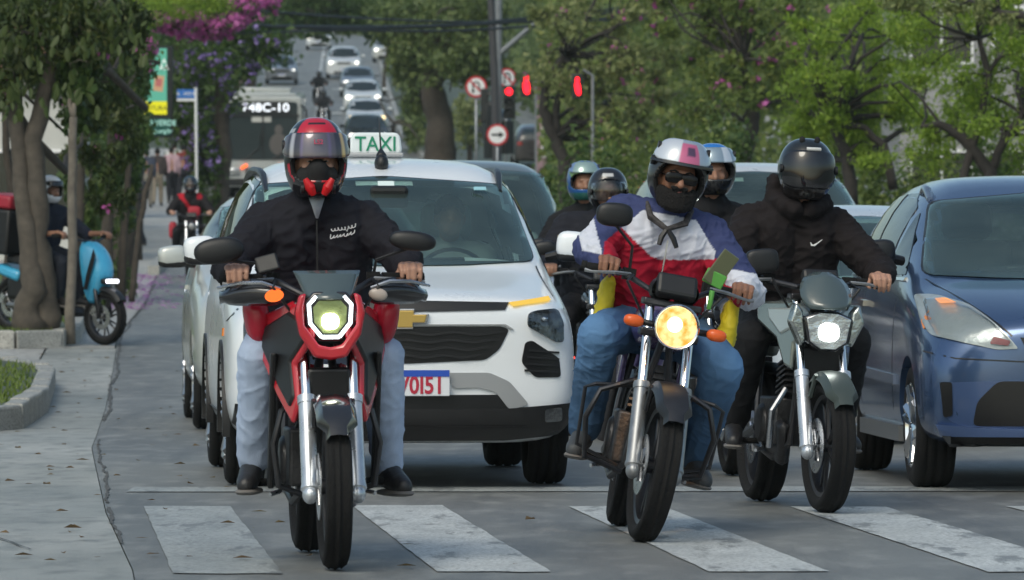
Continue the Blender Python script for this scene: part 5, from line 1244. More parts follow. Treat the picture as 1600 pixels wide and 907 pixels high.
    for c in 'LR':
        h, kn, an = V['hip' + c], V['kn' + c], V['an' + c]
        T_ += [(h, .105, h.lerp(kn, .6), .09 * tb_), (h.lerp(kn, .6), .09 * tb_, kn, .080 * tb_), (kn, .080 * tb_, kn.lerp(an, .5), .072 * tb_), (kn.lerp(an, .5), .072 * tb_, kn.lerp(an, .93), .062 * tb_)]
    organic('trousers', T_, cv, M_CLOTH, root, 4, tcol, look.get('fold', .008) * .55, 7, seed=7 + len(label))
    for c in 'LR':
        an, to = V['an' + c], V['toe' + c]; d_ = (to - an); d_.z = 0; d_.normalize()
        o = organic('shoe', [(an + Vector((0, 0, .02)), .046, an - Vector((0, 0, .03)) - d_ * .02, .044), (an - Vector((0, 0, .03)) - d_ * .02, .042, to + Vector((0, 0, .0)), .042), (to + Vector((0, 0, .0)), .042, to + d_ * .03 - Vector((0, 0, .008)), .036), (an, .045, to, .04)], cv * .8, look.get('shoem', M_SHOE), root, 3)
        z0 = min(v.co.z for v in o.data.vertices)
        g = G(); ang = math.atan2(-d_.x, d_.y); c_ = (an + to) / 2 + d_ * .01; g.ell((c_.x, c_.y, z0 + .008), (.046, .145, .014), (0, 0, ang), 16, 6, .7); obj('sole', g, M_SOLE, o)
    root['hm'] = 0; del root['hm']
    return root, HM
# helmets: a shell of rows (t from the rim to the crown) and columns (azimuth, 0 = front)
def hsurf(az, t, k, D):
    """D: w, b(ack), f(ront), h(up), hd(own), chin"""
    ph = math.radians(-62 + 152 * t)      # latitude
    cz, sz = math.cos(ph), math.sin(ph)
    w, b, f = D['w'], D['b'], D['f']; ca, sa = math.cos(az), math.sin(az)
    rr = abs(cz) ** .82
    low = smooth((.42 - t) / .42)
    fw = f + D.get('chin', .0) * low * max(0, ca) ** 2
    x = w * rr * math.copysign(abs(sa) ** .92, sa) * (1 - .10 * low * max(0, ca)); y = -(fw if ca > 0 else b) * rr * ca
    z = (D['h'] if sz > 0 else D['hd']) * math.copysign(abs(sz) ** .95, sz)
    v = Vector((x, y, z)); return v * (1 + k / .12)
def helmet(parent, HM, D, colfn, port=None, label=None, dc=(0, .01, .02), NA=96, NT=56):
    """port: (az half-width, t0, t1). Shell is a thick skin open at the neck and at the face"""
    M = HM @ Matrix.Translation(dc) @ Euler((D.get('tilt', 0), 0, 0)).to_matrix().to_4x4(); g = G(); cols = []
    for i in range(NT + 1):
        for j in range(NA):
            az = -math.pi + 2 * math.pi * j / NA; t = i / NT; g.v.append(hsurf(az, t, 0, D)); cols.append(colfn(az, t, g.v[-1]))
    def isport(az, t):
        if not port: return False
        a0, t0, t1 = port; u = abs(az) / a0
        if u >= 1: return False
        k = u ** 4; return t0 + (t1 - t0) * .25 * k < t < t1 - (t1 - t0) * .35 * k
    for i in range(NT):
        for j in range(NA):
            az = -math.pi + 2 * math.pi * (j + .5) / NA
            if isport(az, (i + .5) / NT): continue
            a = i * NA + j; b = i * NA + (j + 1) % NA; g.f.append((a, b, b + NA, a + NA))
    me = bpy.data.meshes.new('helmet'); me.from_pydata([tuple(M @ Vector(v)) for v in g.v], [], g.f)
    at = me.color_attributes.new('col', 'FLOAT_COLOR', 'POINT'); at.data.foreach_set('color', np.array([(*c, 1) for c in cols], dtype=np.float32).ravel())
    o = fin('helmet', me, M_HELM, parent, True); me.materials.append(M_HELMIN)
    q = o.modifiers.new('t', 'SOLIDIFY'); q.thickness = .022; q.offset = -1; q.material_offset = 1; q.material_offset_rim = 1
    if label: o['label'] = label
    return o, M
def visor(o, M, D, a0, t0, t1, m, k=.006, rows=12, cols_=36, rot=0, name='visor', thick=.002, colfn=None):
    g = G(); cols = []
    for i in range(rows + 1):
        for j in range(cols_ + 1):
            az = -a0 + 2 * a0 * j / cols_; tt = t0 + (t1 - t0) * i / rows
            u = abs(az) / a0; tt = (t0 + t1) / 2 + (tt - (t0 + t1) / 2) * (1 - .45 * u ** 5)
            g.v.append(hsurf(az, tt, k, D)); cols.append(colfn(az, i / rows) if colfn else (0, 0, 0))
    for i in range(rows):
        for j in range(cols_): q = i * (cols_ + 1) + j; g.f.append((q, q + 1, q + cols_ + 2, q + cols_ + 1))
    if rot: g.xf(Matrix.Translation((0, 0, 0)) @ Matrix.Rotation(rot, 4, 'X'))
    g.xf(M); v = obj(name, g, m, o, True, auto=False, solid=thick)
    if colfn:
        at = v.data.color_attributes.new('col', 'FLOAT_COLOR', 'POINT'); at.data.foreach_set('color', np.array([(*c, 1) for c in cols], dtype=np.float32).ravel())
    for s in (-1, 1):
        g = G(); p = hsurf(s * min(a0, 1.45), (t0 + t1) / 2, .008, D); g.lathe([(-.006, .001), (-.006, .02), (.006, .02), (.006, .001)], p, 'x', 14); g.xf(M); obj('visor_pivot', g, M_BLACK, o)
    return v
BLK = (.012, .012, .014)
def seat_pose(**k):
    J = dict(pelvis=(0, 1.02, .90), chest=(0, .86, 1.24), neck=(0, .80, 1.37), head=(0, .755, 1.50), shL=(-.185, .85, 1.31), shR=(.185, .85, 1.31), elL=(-.35, .72, 1.12), elR=(.35, .72, 1.12),
             wrL=(-.31, .53, 1.105), wrR=(.31, .53, 1.105), grL=(-.305, .47, 1.08), grR=(.305, .47, 1.08), hipL=(-.11, 1.0, .86), hipR=(.11, 1.0, .86), knL=(-.24, .58, .78), knR=(.24, .58, .78),
             anL=(-.25, .86, .36), anR=(.25, .86, .36), toeL=(-.28, .70, .305), toeR=(.28, .70, .305))
    J.update(k); return J
M_VCHR = mat('mirror_visor', (.33, .32, .34), .08, .35, attr=True, coat=.8)
M_VDARK = mat('dark_visor', (.01, .01, .012), .06, 0, spec=.8)
M_VCLR = glass('clear_visor', (.72, .75, .78), 1.5)
# rider 1
D1 = dict(w=.121, b=.135, f=.13, h=.157, hd=.170, chin=.035)
def c1(az, t, p):
    a = abs(az)
    if t > .62 and a < .85 and not (.76 < t < .79 and a < .45) and not (t > .9 and a < .2): return (.48, .01, .03)
    if t > .60 and 1.0 < a < 1.5 and abs(t - .68) < .03: return (.35, .35, .36)
    if .20 < t < .36 and .95 < a < 1.2 and (t - .2) > (a - .95) * .4: return (.42, .01, .03)
    if .04 < t < .25 and .10 + (.25 - t) * .5 < a < .48 + (.25 - t) * .2: return (.55, .008, .015)
    if t > .9: return (.30, .012, .03)
    return BLK
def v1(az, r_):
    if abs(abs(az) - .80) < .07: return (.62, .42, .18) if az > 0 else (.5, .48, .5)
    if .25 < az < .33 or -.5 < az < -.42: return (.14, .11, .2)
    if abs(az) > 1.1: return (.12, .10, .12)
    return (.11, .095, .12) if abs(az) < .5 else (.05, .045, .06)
J1 = seat_pose(head=(0, .745, 1.515), neck=(0, .80, 1.385), chest=(0, .87, 1.22), shL=(-.185, .86, 1.285), shR=(.185, .86, 1.285), elL=(-.335, .70, 1.13), elR=(.325, .70, 1.15), wrL=(-.325, .52, 1.115), wrR=(.325, .52, 1.125), grL=(-.325, .455, 1.09), grR=(.33, .455, 1.09),
               knL=(-.235, .56, .80), knR=(.235, .60, .78), anL=(-.25, .84, .36), anR=(.27, .86, .34), toeL=(-.28, .70, .30), toeR=(.31, .72, .285))
p1, H1 = person('person in black jacket, light jeans and red-black helmet riding the red motorcycle', (L1, (0, LN1, Y1)), J1,
    dict(jacket=(.014, .014, .020), trousers=lambda p: tuple(c * (1 + .22 * noise.noise(p * 5)) for c in ((.44, .53, .70))), skin=M_SKIN2, bulk=1.08, fold=.010, tbulk=1.0))
h1, HM1 = helmet(p1, H1, D1, c1, (1.05, .21, .46), 'black and red full-face helmet with its mirrored visor flipped up')
visor(h1, HM1, D1, 1.42, .405, .625, M_VCHR, .010, colfn=v1)
text('visor_lettering', 'LS2', .018, mat('red_print', (.55, .02, .08), .4), h1, HM1 @ Vector((.0, -.152, .052)), ext=.0008)
visor(h1, HM1, D1, .62, .10, .20, M_HELMIN, .004, name='chin_bar_vent', thick=.006)
organic('face_mask', [(H1 @ Vector((-.03, -.05, -.05)), .052, H1 @ Vector((.03, -.05, -.05)), .052), (H1 @ Vector((0, -.090, -.024)), .042, H1 @ Vector((0, -.065, -.09)), .045)], .006, M_HELMIN, p1, 3)
for s in (-1, 1):
    g = G(); g.tube([HM1 @ Vector((s * .020, -.140, -.140)), HM1 @ Vector((s * .034, -.150, -.112)), HM1 @ Vector((s * .052, -.152, -.080))], [.012, .020, .010], 10); obj('chin_vent', g, mat('vent_red', (.55, .008, .012), .35), h1)
g = G(); M_ = Matrix.Translation((0, -.0, 0))
g.prism([(-.030, 1.385), (.030, 1.385), (.004, 1.305), (-.004, 1.305)], .708, .78); obj('shirt_collar', g, mat('pale_shirt', (.35, .38, .42), .8), p1)
g = G(); r_ = random.Random(5)      # script lettering on the chest, far too small to read in the photo
for row in range(2):
    pts = []
    for i in range(40): pts.append((.052 + i * .0024 - row * .004 + .004 * math.cos(i * 1.15), .732 - row * .004, 1.258 - row * .026 + (.006 + .006 * (i % 13 == 0)) * math.sin(i * 1.15 + row) + r_.uniform(-.002, .002) + i * .0004))
    g.tube(pts, .0021, 4)
obj('chest_script', g, M_WHITE, p1)
g = G(); g.tube([(0, .738, 1.30), (0, .735, 1.18), (0, .745, 1.02)], .0035, 5); obj('zip', g, M_BLACK, p1)
# rider 2: leaning bike, more upright body
def c2(p):
    x, y, z = p; x += .075 if z > 1.1 else 0; ax = abs(x - .02); RED, NAVY, WHT = (.42, .012, .035), (.045, .058, .15), (.62, .64, .72)
    w = noise.noise(p * 5) * .006
    if x < -.235: return WHT if (-.345 < x + (z - 1.2) * .35 < -.265 and z > 1.13 and y < .84) else NAVY
    if x > .30 or (x > .235 and z > 1.2): return WHT if (z < 1.17 and y < .79 + w) else NAVY
    if z > 1.345 + w - 1.15 * max(0, ax - .115): return NAVY
    lim = 1.155 + .70 * max(0, -x - .02) + .20 * max(0, x - .02) + w
    return WHT if z > lim else RED
hd2 = (-.05, .78, 1.50)
J2 = seat_pose(head=hd2, neck=(-.06, .83, 1.37), chest=(-.06, .90, 1.22), shL=(-.24, .89, 1.31), shR=(.125, .89, 1.29), elL=(-.355, .74, 1.14), elR=(.33, .74, 1.08), wrL=(-.295, .53, 1.105), wrR=(.30, .60, 1.10), grL=(-.285, .46, 1.085), grR=(.285, .53, 1.075),
               pelvis=(-.05, 1.06, .90), knL=(-.26, .62, .80), knR=(.27, .62, .76), anL=(-.24, .86, .38), anR=(.24, .90, .34), toeL=(-.27, .70, .315), toeR=(.28, .73, .285))
p2, H2 = person('bearded person in sunglasses and white, red and navy jacket riding the orange-lamped motorcycle', (L2, (0, LN2, Y2)), J2,
    dict(jacket=c2, trousers=lambda p: tuple(c * (1 + .35 * noise.noise(p * 6) + 1.1 * smooth((p.z - .55) * 4) * smooth((.85 - p.y) * 4)) for c in (.055, .115, .21)), skin=mat('warm_brown_skin', (.27, .13, .08), .5, bump=.1, bscale=150, var=.1, vscale=30), bulk=1.12, fold=.009, cvox=.0065, turn=.10, tbulk=1.10, shoem=mat('grey_shoe', (.05, .055, .06), .6), tilt=.03))
D2 = dict(w=.128, b=.14, f=.125, h=.150, hd=.140, chin=-.01)
def c2h(az, t, p):
    a = abs(az)
    if t > .62 and a < .42 and not (a < .16 and .70 < t < .82): return (.62, .10, .22)
    if t > .62 and a < .55: return (.35, .40, .48)
    if t > .60: return (.40, .42, .45) if noise.noise((az * 3, t * 6, 0)) > -.1 else (.55, .35, .42)
    return (.02, .02, .022)
h2, HM2 = helmet(p2, H2, D2, c2h, (1.05, -.1, .52), 'silver and pink helmet with its visor pushed up')
visor(h2, HM2, D2, 1.3, .51, .84, mat('iridescent_visor', (.5, .5, .5), .10, .3, attr=True, coat=.8), .009, colfn=lambda az, r_: ((.10, .05, .10) if abs(az - .16) < .15 and .28 < r_ < .62 else (.60, .14, .26) if -.15 < az < .48 and r_ < .8 else (.62, .66, .72) if az < -.15 else (.35, .42, .50)))
visor(h2, HM2, D2, 1.22, .49, .52, M_VDARK, .016, name='visor_edge', thick=.004)
g = G()
def h2p(x, y, z): return H2 @ Vector((x, y, z))
for s in (-1, 1): g.ell(h2p(s * .033, -.104, .006), (.037, .008, .023), (0, s * .08, 0), 20, 8, .6)
g.tube([h2p(-.05, -.106, .024), h2p(.05, -.106, .024)], .004, 6)
for s in (-1, 1): g.tube([h2p(s * .06, -.10, .012), h2p(s * .078, -.05, .014), h2p(s * .08, .0, .016)], .003, 6)
obj('sunglasses', g, mat('sunglass_black', (.004, .004, .005), .15, 0, spec=.25), p2)
bs = []
for i in range(-4, 5):
    a = i * .26; bs.append((h2p(.078 * math.sin(a), -.088 * math.cos(a) * 1.0 - .004, -.040 - .03 * math.cos(a)), .023, h2p(.064 * math.sin(a), -.088 * math.cos(a) - .01, -.082 - .032 * math.cos(a)), .024))
bs += [(h2p(-.03, -.108, -.036), .008, h2p(.03, -.108, -.036), .008)]
organic('beard', bs, .005, M_HAIR, p2, 2, fold=.003, fscale=60)
g = G(); n_ = Vector(J2['neck'])
g.tube([n_ + Vector((-.095, .0, .01)), n_ + Vector((-.075, -.09, -.045)), n_ + Vector((0, -.125, -.085)), n_ + Vector((.075, -.09, -.045)), n_ + Vector((.095, 0, .01))], [.012, .015, .013, .015, .012], 8); obj('scarf', g, mat('patterned_scarf', (.05, .045, .045), .9, var=1.0, vscale=60), p2)
g = G()
for dx in (-.012, .022): g.tube([n_ + Vector((dx * .3, -.15, -.09)), n_ + Vector((dx * 1.5, -.155, -.12)), n_ + Vector((dx * 2.2 + .004, -.16, -.155))], [.011, .013, .010], 6)
obj('helmet_strap', g, M_BLACK, p2)
g = G(); g.tube([(-.045, .735, 1.24), (-.045, .735, 1.12), (-.045, .75, 1.02)], .0045, 5); obj('zip', g, M_STEEL, p2)
# bags and phone on bike 2
R2 = Euler((0, LN2, Y2)).to_matrix()
M_YEL = mat('yellow_nylon', (.62, .50, .015), .6, bump=.5, bscale=18)
for k, s in enumerate((-1, 1)):
    bg_ = organic('yellow_bag', [((0, -.08, .13), .022, (0, .10, .10), .03), ((0, -.06, -.14), .04, (0, .10, -.12), .04), ((0, -.07, .13), .025, (0, -.06, -.14), .04), ((0, .1, .10), .03, (0, .1, -.14), .04), ((0, 0, .10), .03, (0, 0, -.14), .045)], .009, M_YEL, None, 4, fold=.006)
    bg_.location = L2 + R2 @ Vector((s * (.25 + .03 * (s > 0)), .88, .90)); bg_.rotation_euler = (0, LN2, Y2)
    tag(bg_, 'yellow nylon bag on the %s side of the middle motorcycle, behind the rider' % ('left' if s < 0 else 'right'), 'bag')
ph = thing('phone', 'phone in a green holder tilted on the handlebar of the middle motorcycle', 'phone', L2 + R2 @ Vector((.15, .33, 1.085)), (0, LN2, Y2))
g = G(); g.tube([(0, .0, -.10), (0, 0, -.02)], .012, 8); g.box((.0, .0, .03), (.088, .02, .06), (.2, .30, 0)); obj('holder', g, mat('green_holder', (.10, .35, .06), .5), ph, True, bevel=.004)
g = G(); g.box((.018, -.006, .075), (.078, .012, .155), (.2, .42, .3)); obj('case', g, mat('olive_phone_case', (.12, .13, .07), .35), ph, False, bevel=.004)
# rider 3
hd3 = (.03, .80, 1.545)
J3 = seat_pose(head=hd3, neck=(.02, .86, 1.41), chest=(.0, .93, 1.24), shL=(-.195, .92, 1.31), shR=(.20, .92, 1.31), elL=(-.34, .76, 1.10), elR=(.385, .74, 1.11), wrL=(-.33, .53, 1.085), wrR=(.345, .54, 1.09), grL=(-.325, .47, 1.055), grR=(.325, .47, 1.055), pelvis=(0, 1.08, .88))
p3, H3 = person('person in a black hooded sweatshirt and glossy black helmet, riding the silver-grey motorcycle', (L3, (0, LN3, Y3)), J3,
    dict(jacket=(.013, .010, .011), trousers=(.012, .012, .014), skin=M_SKIN2, bulk=1.14, fold=.010, hood=True))
D3 = dict(w=.131, b=.14, f=.14, h=.150, hd=.155, chin=.03)
h3, HM3 = helmet(p3, H3, D3, lambda az, t, p: (.010, .012, .011) if t > .25 else (.016, .014, .014), (1.05, .28, .60), 'glossy black full-face helmet with a white strip on the brow')
visor(h3, HM3, D3, 1.2, .20, .63, M_VDARK, .006, rows=16)
pp = [HM3 @ hsurf(a, .655, .004, D3) for a in np.linspace(-.20, .34, 8)]
g = G(); g.tube(pp, .009, 8); obj('brow_strip', g, mat('white_strip', (.62, .62, .6), .3), h3)
for s in (-1, 1):
    g = G(); g.ell(HM3 @ hsurf(s * .55, .84, .003, D3), (.014, .01, .016)); obj('vent', g, M_HELMIN, h3)
g = G(); q0 = Vector((.085, .792, 1.225)); g.tube([q0 + Vector((-.022, 0, .006)), q0 + Vector((-.016, 0, -.007)), q0 + Vector((-.004, -.002, -.008)), q0 + Vector((.034, -.0, .022))], [.002, .005, .0055, .0012], 6); obj('chest_mark', g, M_WHITE, p3)
# rider 4 (blue helmet) 5 (open helmet) 6 (green helmet)
D4 = dict(w=.128, b=.14, f=.135, h=.15, hd=.15, chin=.025)
p4, H4 = person('person in a black jacket with a blue helmet and mirrored visor, behind the bearded rider', (L4, (0, 0, R(6))), seat_pose(head=(0, .76, 1.61), neck=(0, .81, 1.47), chest=(0, .87, 1.26), shL=(-.19, .86, 1.34), shR=(.19, .86, 1.34)),
    dict(jacket=lambda p: (.012, .012, .014), trousers=(.015, .015, .018), bulk=1.12, cvox=.012), vox=.008)
h4, HM4 = helmet(p4, H4, D4, lambda az, t, p: (.015, .16, .52) if t > .62 else BLK, (1.05, .28, .52), 'bright blue helmet')
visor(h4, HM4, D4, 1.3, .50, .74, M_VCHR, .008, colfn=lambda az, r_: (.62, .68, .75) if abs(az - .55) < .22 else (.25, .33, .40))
g = G(); g.prism([(.11, 1.20), (.16, 1.28), (.155, 1.20)], .745, .752); obj('hi_vis_patch', g, mat('fluorescent_yellow', (.62, .75, .02), .5), p4, False)
p5, H5 = person('person in dark jacket and black open-face helmet beside the white taxi mirror', (L5, (0, 0, R(5))), seat_pose(head=(.06, .76, 1.56), neck=(.03, .81, 1.43), chest=(0, .87, 1.27), shL=(-.19, .86, 1.36), shR=(.19, .86, 1.36), grL=(-.34, .47, 1.08), wrL=(-.35, .52, 1.10)),
    dict(jacket=(.016, .017, .024), trousers=(.015, .015, .018), bulk=1.15, cvox=.012), vox=.008)
h5, HM5 = helmet(p5, H5, dict(w=.130, b=.14, f=.13, h=.155, hd=.12), lambda az, t, p: BLK if not (.66 < t < .72 and abs(az + .1) < .33) else (.5, .5, .5), (1.0, -.1, .60), 'black open-face helmet with a small white mark')
visor(h5, HM5, dict(w=.130, b=.14, f=.13, h=.155, hd=.12), 1.0, .22, .58, M_VCLR, .004)
p6, H6 = person('person in black with a green and blue helmet, furthest back beside the taxi', (L6, (0, 0, R(5))), seat_pose(head=(-.02, .76, 1.65), neck=(0, .81, 1.50), chest=(0, .87, 1.27), shL=(-.19, .86, 1.36), shR=(.19, .86, 1.36)),
    dict(jacket=(.013, .013, .015), trousers=(.015, .015, .018), bulk=1.12, cvox=.012), vox=.008)
h6, HM6 = helmet(p6, H6, dict(D4, w=.125), lambda az, t, p: ((.03, .10, .28) if noise.noise((az * 1.5, t * 5, 2)) > -.05 else (.12, .22, .08)) if t > .35 else ((.02, .10, .32) if t > .2 else (.03, .14, .12)), (1.0, .26, .55), 'green and blue patterned full-face helmet')
visor(h6, HM6, dict(D4, w=.125), 1.25, .55, .80, M_VCHR, .008, colfn=lambda az, r_: (.30, .42, .40) if abs(az) < .8 else (.2, .3, .5))
# far riders
def far_rider(label, L, yaw, jc, tc, hc, pitch=0, extra=None, vox=.02, look={}):
    p, Hm = person(label, (L, (pitch, 0, yaw)), seat_pose(head=(0, .76, 1.56), neck=(0, .81, 1.43), chest=(0, .87, 1.26), shL=(-.20, .86, 1.34), shR=(.20, .86, 1.34)), dict(dict(jacket=jc, trousers=tc, cvox=.018, bulk=1.1), **look), vox=vox)
    h, M = helmet(p, Hm, D4, lambda az, t, q: hc, (1.0, .26, .60), NA=32, NT=20); visor(h, M, D4, 1.15, .3, .6, M_VDARK if not extra else M_VCLR, .003, rows=5, cols_=10)
    return p
far_rider('small figure in black riding down the hill between the lanes', L7, R(3), (.03, .03, .035), (.03, .03, .035), (.03, .03, .035), pit(254))
far_rider('small figure with a dark helmet on the second motorcycle up the hill', L8, R(3), (.02, .02, .024), (.02, .02, .024), (.02, .02, .03), pit(280))
def c9(p):
    x, y, z = p
    if y < .86 and abs((x + .10) - (1.30 - z) * .75) < .035 and z > 1.0: return (.45, .015, .03)
    if z > 1.33 and abs(abs(x) - .15) < .04: return (.4, .015, .03)
    return (.016, .014, .016)
p9 = far_rider('person in black with a red strap across the chest, riding by the left kerb', L9, R(5), c9, (.015, .015, .018), (.015, .025, .035), extra=1, look=dict(sleeve=0, skin=M_SKIN2), vox=.012)
for k, (c, r0, lb) in enumerate((((.06, .70, 1.12), (.11, .05, .09), 'red bag worn on the chest of the kerbside rider'), ((-.30, .8, .80), (.07, .12, .15), 'red bag hanging by the left leg of the kerbside rider'))):
    g = G(); g.ell((0, 0, 0), r0, None, 18, 10, .6); o = obj('red_bag', g, mat('red_nylon', (.40, .015, .03), .55, bump=.4, bscale=20), None); o.location = L9 + Euler((0, 0, R(5))).to_matrix() @ Vector(c); o.rotation_euler = (0, 0, R(5)); tag(o, lb, 'bag')
# person sitting on the blue scooter
JS = seat_pose(head=(0, .90, 1.50), neck=(0, .92, 1.37), chest=(0, .94, 1.2), shL=(-.19, .92, 1.28), shR=(.19, .92, 1.28), pelvis=(0, 1.0, .86), hipL=(-.11, .98, .85), hipR=(.11, .93, .85), knL=(-.17, .50, .80), knR=(.17, .50, .80), anL=(-.14, .55, .42), anR=(.14, .55, .42), toeL=(-.15, .40, .39), toeR=(.15, .40, .39),
               wrL=(-.33, .45, 1.11), wrR=(.33, .45, 1.11), grL=(-.33, .39, 1.09), grR=(.33, .39, 1.09), elL=(-.33, .66, 1.08), elR=(.33, .66, 1.08))
ps, Hs = person('person in dark T-shirt and white helmet seated on the blue scooter', (L_S, (PS, 0, YS)), JS, dict(jacket=(.02, .024, .04), trousers=(.02, .024, .035), sleeve=0, cvox=.014), vox=.010)
hs, HMs = helmet(ps, Hs, D4, lambda az, t, p: (.8, .82, .86), (1.0, .26, .56), 'white helmet', NA=48, NT=28); visor(hs, HMs, D4, 1.15, .5, .66, M_VDARK, .006, rows=5, cols_=14)
# pedestrians
def stand(label, px, d, yaw, look, stride=.25, h=1.0, hair=M_HAIR, away=True, base_off=.02):
    x = (px - 800) * d / F; L = Vector((x, d, zg(x, d) + base_off)); k = h
    J = dict(pelvis=(0, 0, .95), chest=(0, 0, 1.27), neck=(0, 0, 1.45), head=(0, -.02, 1.60), shL=(-.18, 0, 1.40), shR=(.18, 0, 1.40), elL=(-.24, .04, 1.14), elR=(.24, .04, 1.14), wrL=(-.24, -.06, .92), wrR=(.24, -.06, .92),
             hipL=(-.09, 0, .90), hipR=(.09, 0, .90), knL=(-.10, -.06 - stride * .3, .50), knR=(.10, stride * .2, .50), anL=(-.10, -stride * .5, .09), anR=(.10, stride * .7, .11), toeL=(-.11, -stride * .5 - .14, .045), toeR=(.11, stride * .7 - .13, .06))
    J = {a: tuple(Vector(b) * k) for a, b in J.items()}
    p, Hm = person(label, (L, (0, 0, yaw)), J, dict(look, cvox=.02, fold=.006), vox=.02, hands=None)
    g = G(); g.ell((0, 0, 0), (.086, .10, .10)); g.xf(Hm @ Matrix.Translation((0, .018, .03))); obj('hair', g, hair, p)
    return p
stand('person in a dark brown top and khaki trousers walking under the advertising panel', 246, 178, math.pi, dict(jacket=(.05, .04, .04), trousers=(.26, .22, .17), bulk=1.1))
stand('person in a pale pink top and black trousers walking beside the one in khaki', 268, 180, math.pi + .2, dict(jacket=(.45, .30, .33), trousers=(.02, .02, .024)))
stand('person in a white shirt, rightmost but one of the group under the advertising panel', 272, 188, math.pi, dict(jacket=(.5, .5, .5), trousers=(.03, .03, .04)))
stand('person in a dark red top beside the white sign pole', 287, 184, math.pi - .2, dict(jacket=(.16, .03, .025), trousers=(.015, .015, .02)))
stand('person in a dark top with pale trousers, leftmost of the group under the advertising panel', 229, 176, math.pi, dict(jacket=(.05, .06, .09), trousers=(.22, .2, .17)))
pw = stand('person in black carrying a backpack, walking beside the planted island', 213, 133, math.pi + 1.2, dict(jacket=(.02, .02, .024), trousers=(.02, .022, .03)), stride=.35, h=.98)
g = G(); g.ell((0, .17, 1.24), (.15, .12, .22), None, 14, 10, .7); o = obj('backpack', g, mat('black_nylon', (.02, .02, .025), .6), None); o.location = pw.location; o.rotation_euler = pw.rotation_euler; tag(o, 'black backpack on the person walking beside the planted island', 'backpack')

# drivers
def driver(label, car, x, dz=0, col=(.30, .34, .34)):
    M = car.matrix_basis
    J = dict(pelvis=(0, .2, .05), chest=(0, .12, .42), neck=(0, .1, .57), head=(0, .06, .71), shL=(-.18, .12, .50), shR=(.18, .12, .50), elL=(-.24, -.05, .28), elR=(.24, -.05, .28), wrL=(-.16, -.28, .36), wrR=(.17, -.28, .36), grL=(-.15, -.34, .37), grR=(.16, -.34, .37),
             hipL=(-.1, .18, .03), hipR=(.1, .18, .03), knL=(-.15, -.22, .08), knR=(.15, -.22, .08), anL=(-.14, -.45, -.25), anR=(.14, -.45, -.25), toeL=(-.14, -.58, -.28), toeR=(.14, -.58, -.28))
    loc = car.location + Euler(car.rotation_euler).to_matrix() @ Vector((x, 1.02, .66 + dz))
    p, Hm = person(label, (loc, tuple(car.rotation_euler)), J, dict(jacket=col, trousers=(.03, .03, .04), cvox=.02, sleeve=.2), vox=.014)
    g = G(); g.ell((0, 0, 0), (.083, .10, .09)); g.xf(Hm @ Matrix.Translation((0, .02, .035))); obj('hair', g, M_HAIR, p)
    return p
driver('driver in a grey-green shirt behind the windscreen of the white taxi', taxi, .36)
driver('driver dimly seen inside the grey-green car beside the taxi', dgc, .36, .05)
# ------------------------------------------------------------------ trees
def leaf_quads(C, size, aspect=.5, seed=0, droop=0.0, jitter=.4):
    """C: centres (N,3). Each leaf is a folded diamond (two triangles share the midrib)"""
    rs = np.random.RandomState(seed); n = len(C)
    u = rs.normal(size=(n, 3)); u[:, 2] -= droop * 1.5; u /= np.linalg.norm(u, axis=1)[:, None]
    w = np.cross(u, rs.normal(size=(n, 3))); w /= np.linalg.norm(w, axis=1)[:, None]
    s = size * rs.uniform(1 - jitter, 1 + jitter, n)[:, None] * .5
    v = np.cross(u, w); k = aspect
    V = np.stack([C - u * s, C + w * s * k + v * s * .12, C + u * s, C - w * s * k + v * s * .12], 1).reshape(-1, 3)
    return V
def quads_obj(name, V, m, parent, kind='stuff'):
    n = len(V) // 4; me = bpy.data.meshes.new(name); me.vertices.add(4 * n); me.vertices.foreach_set('co', V.astype(np.float32).ravel())
    me.loops.add(4 * n); me.loops.foreach_set('vertex_index', np.arange(4 * n, dtype=np.int32)); me.polygons.add(n)
    me.polygons.foreach_set('loop_start', np.arange(0, 4 * n, 4, dtype=np.int32)); me.update(calc_edges=True)
    o = fin(name, me, m, parent, False)
    if kind: o['kind'] = kind
    return o
def clump_pts(cl, rs, sub=.28):
    out = []
    for (x, y, z, rx, ry_, rz, n) in cl:
        m = max(5, int(n / 60)); c = rs.normal(size=(m, 3)); c /= np.linalg.norm(c, axis=1)[:, None]; c *= rs.uniform(.35, 1, (m, 1)) ** .5
        idx = rs.randint(0, m, n); q = c[idx] + rs.normal(size=(n, 3)) * sub * rs.uniform(.5, 1.2, (m, 1))[idx]
        out.append(q * np.array([rx, ry_, rz]) + np.array([x, y, z]))
    return np.concatenate(out)
def bark(name, c): return mat(name, c, .9, bump=.9, bscale=14, var=.35, vscale=9)
M_BARK = bark('dark_bark', (.055, .045, .036)); M_BARKL = bark('pale_bark', (.16, .14, .115))
LF_DARK = leafmat('dark_leaf', [(.02, .042, .011), (.05, .098, .02), (.085, .145, .03), (.18, .20, .045)])
LF_MIX = leafmat('mixed_leaf', [(.035, .065, .016), (.10, .155, .03), (.18, .235, .05), (.38, .35, .10)])
LF_LIME = leafmat('bright_leaf', [(.08, .14, .02), (.18, .29, .03), (.29, .42, .045), (.46, .50, .08)], transl=.45)
LF_FAR = leafmat('distant_leaf', [(.045, .075, .022), (.10, .15, .042), (.155, .205, .06), (.24, .25, .09)])
LF_GREY = leafmat('dull_leaf', [(.055, .08, .03), (.15, .19, .06), (.25, .28, .10), (.40, .37, .16)])
FL_PINK = leafmat('pink_blossom', [(.38, .06, .26), (.55, .12, .40), (.62, .25, .52)])
FL_PURP = leafmat('purple_blossom', [(.24, .16, .46), (.36, .25, .62), (.50, .38, .74)])
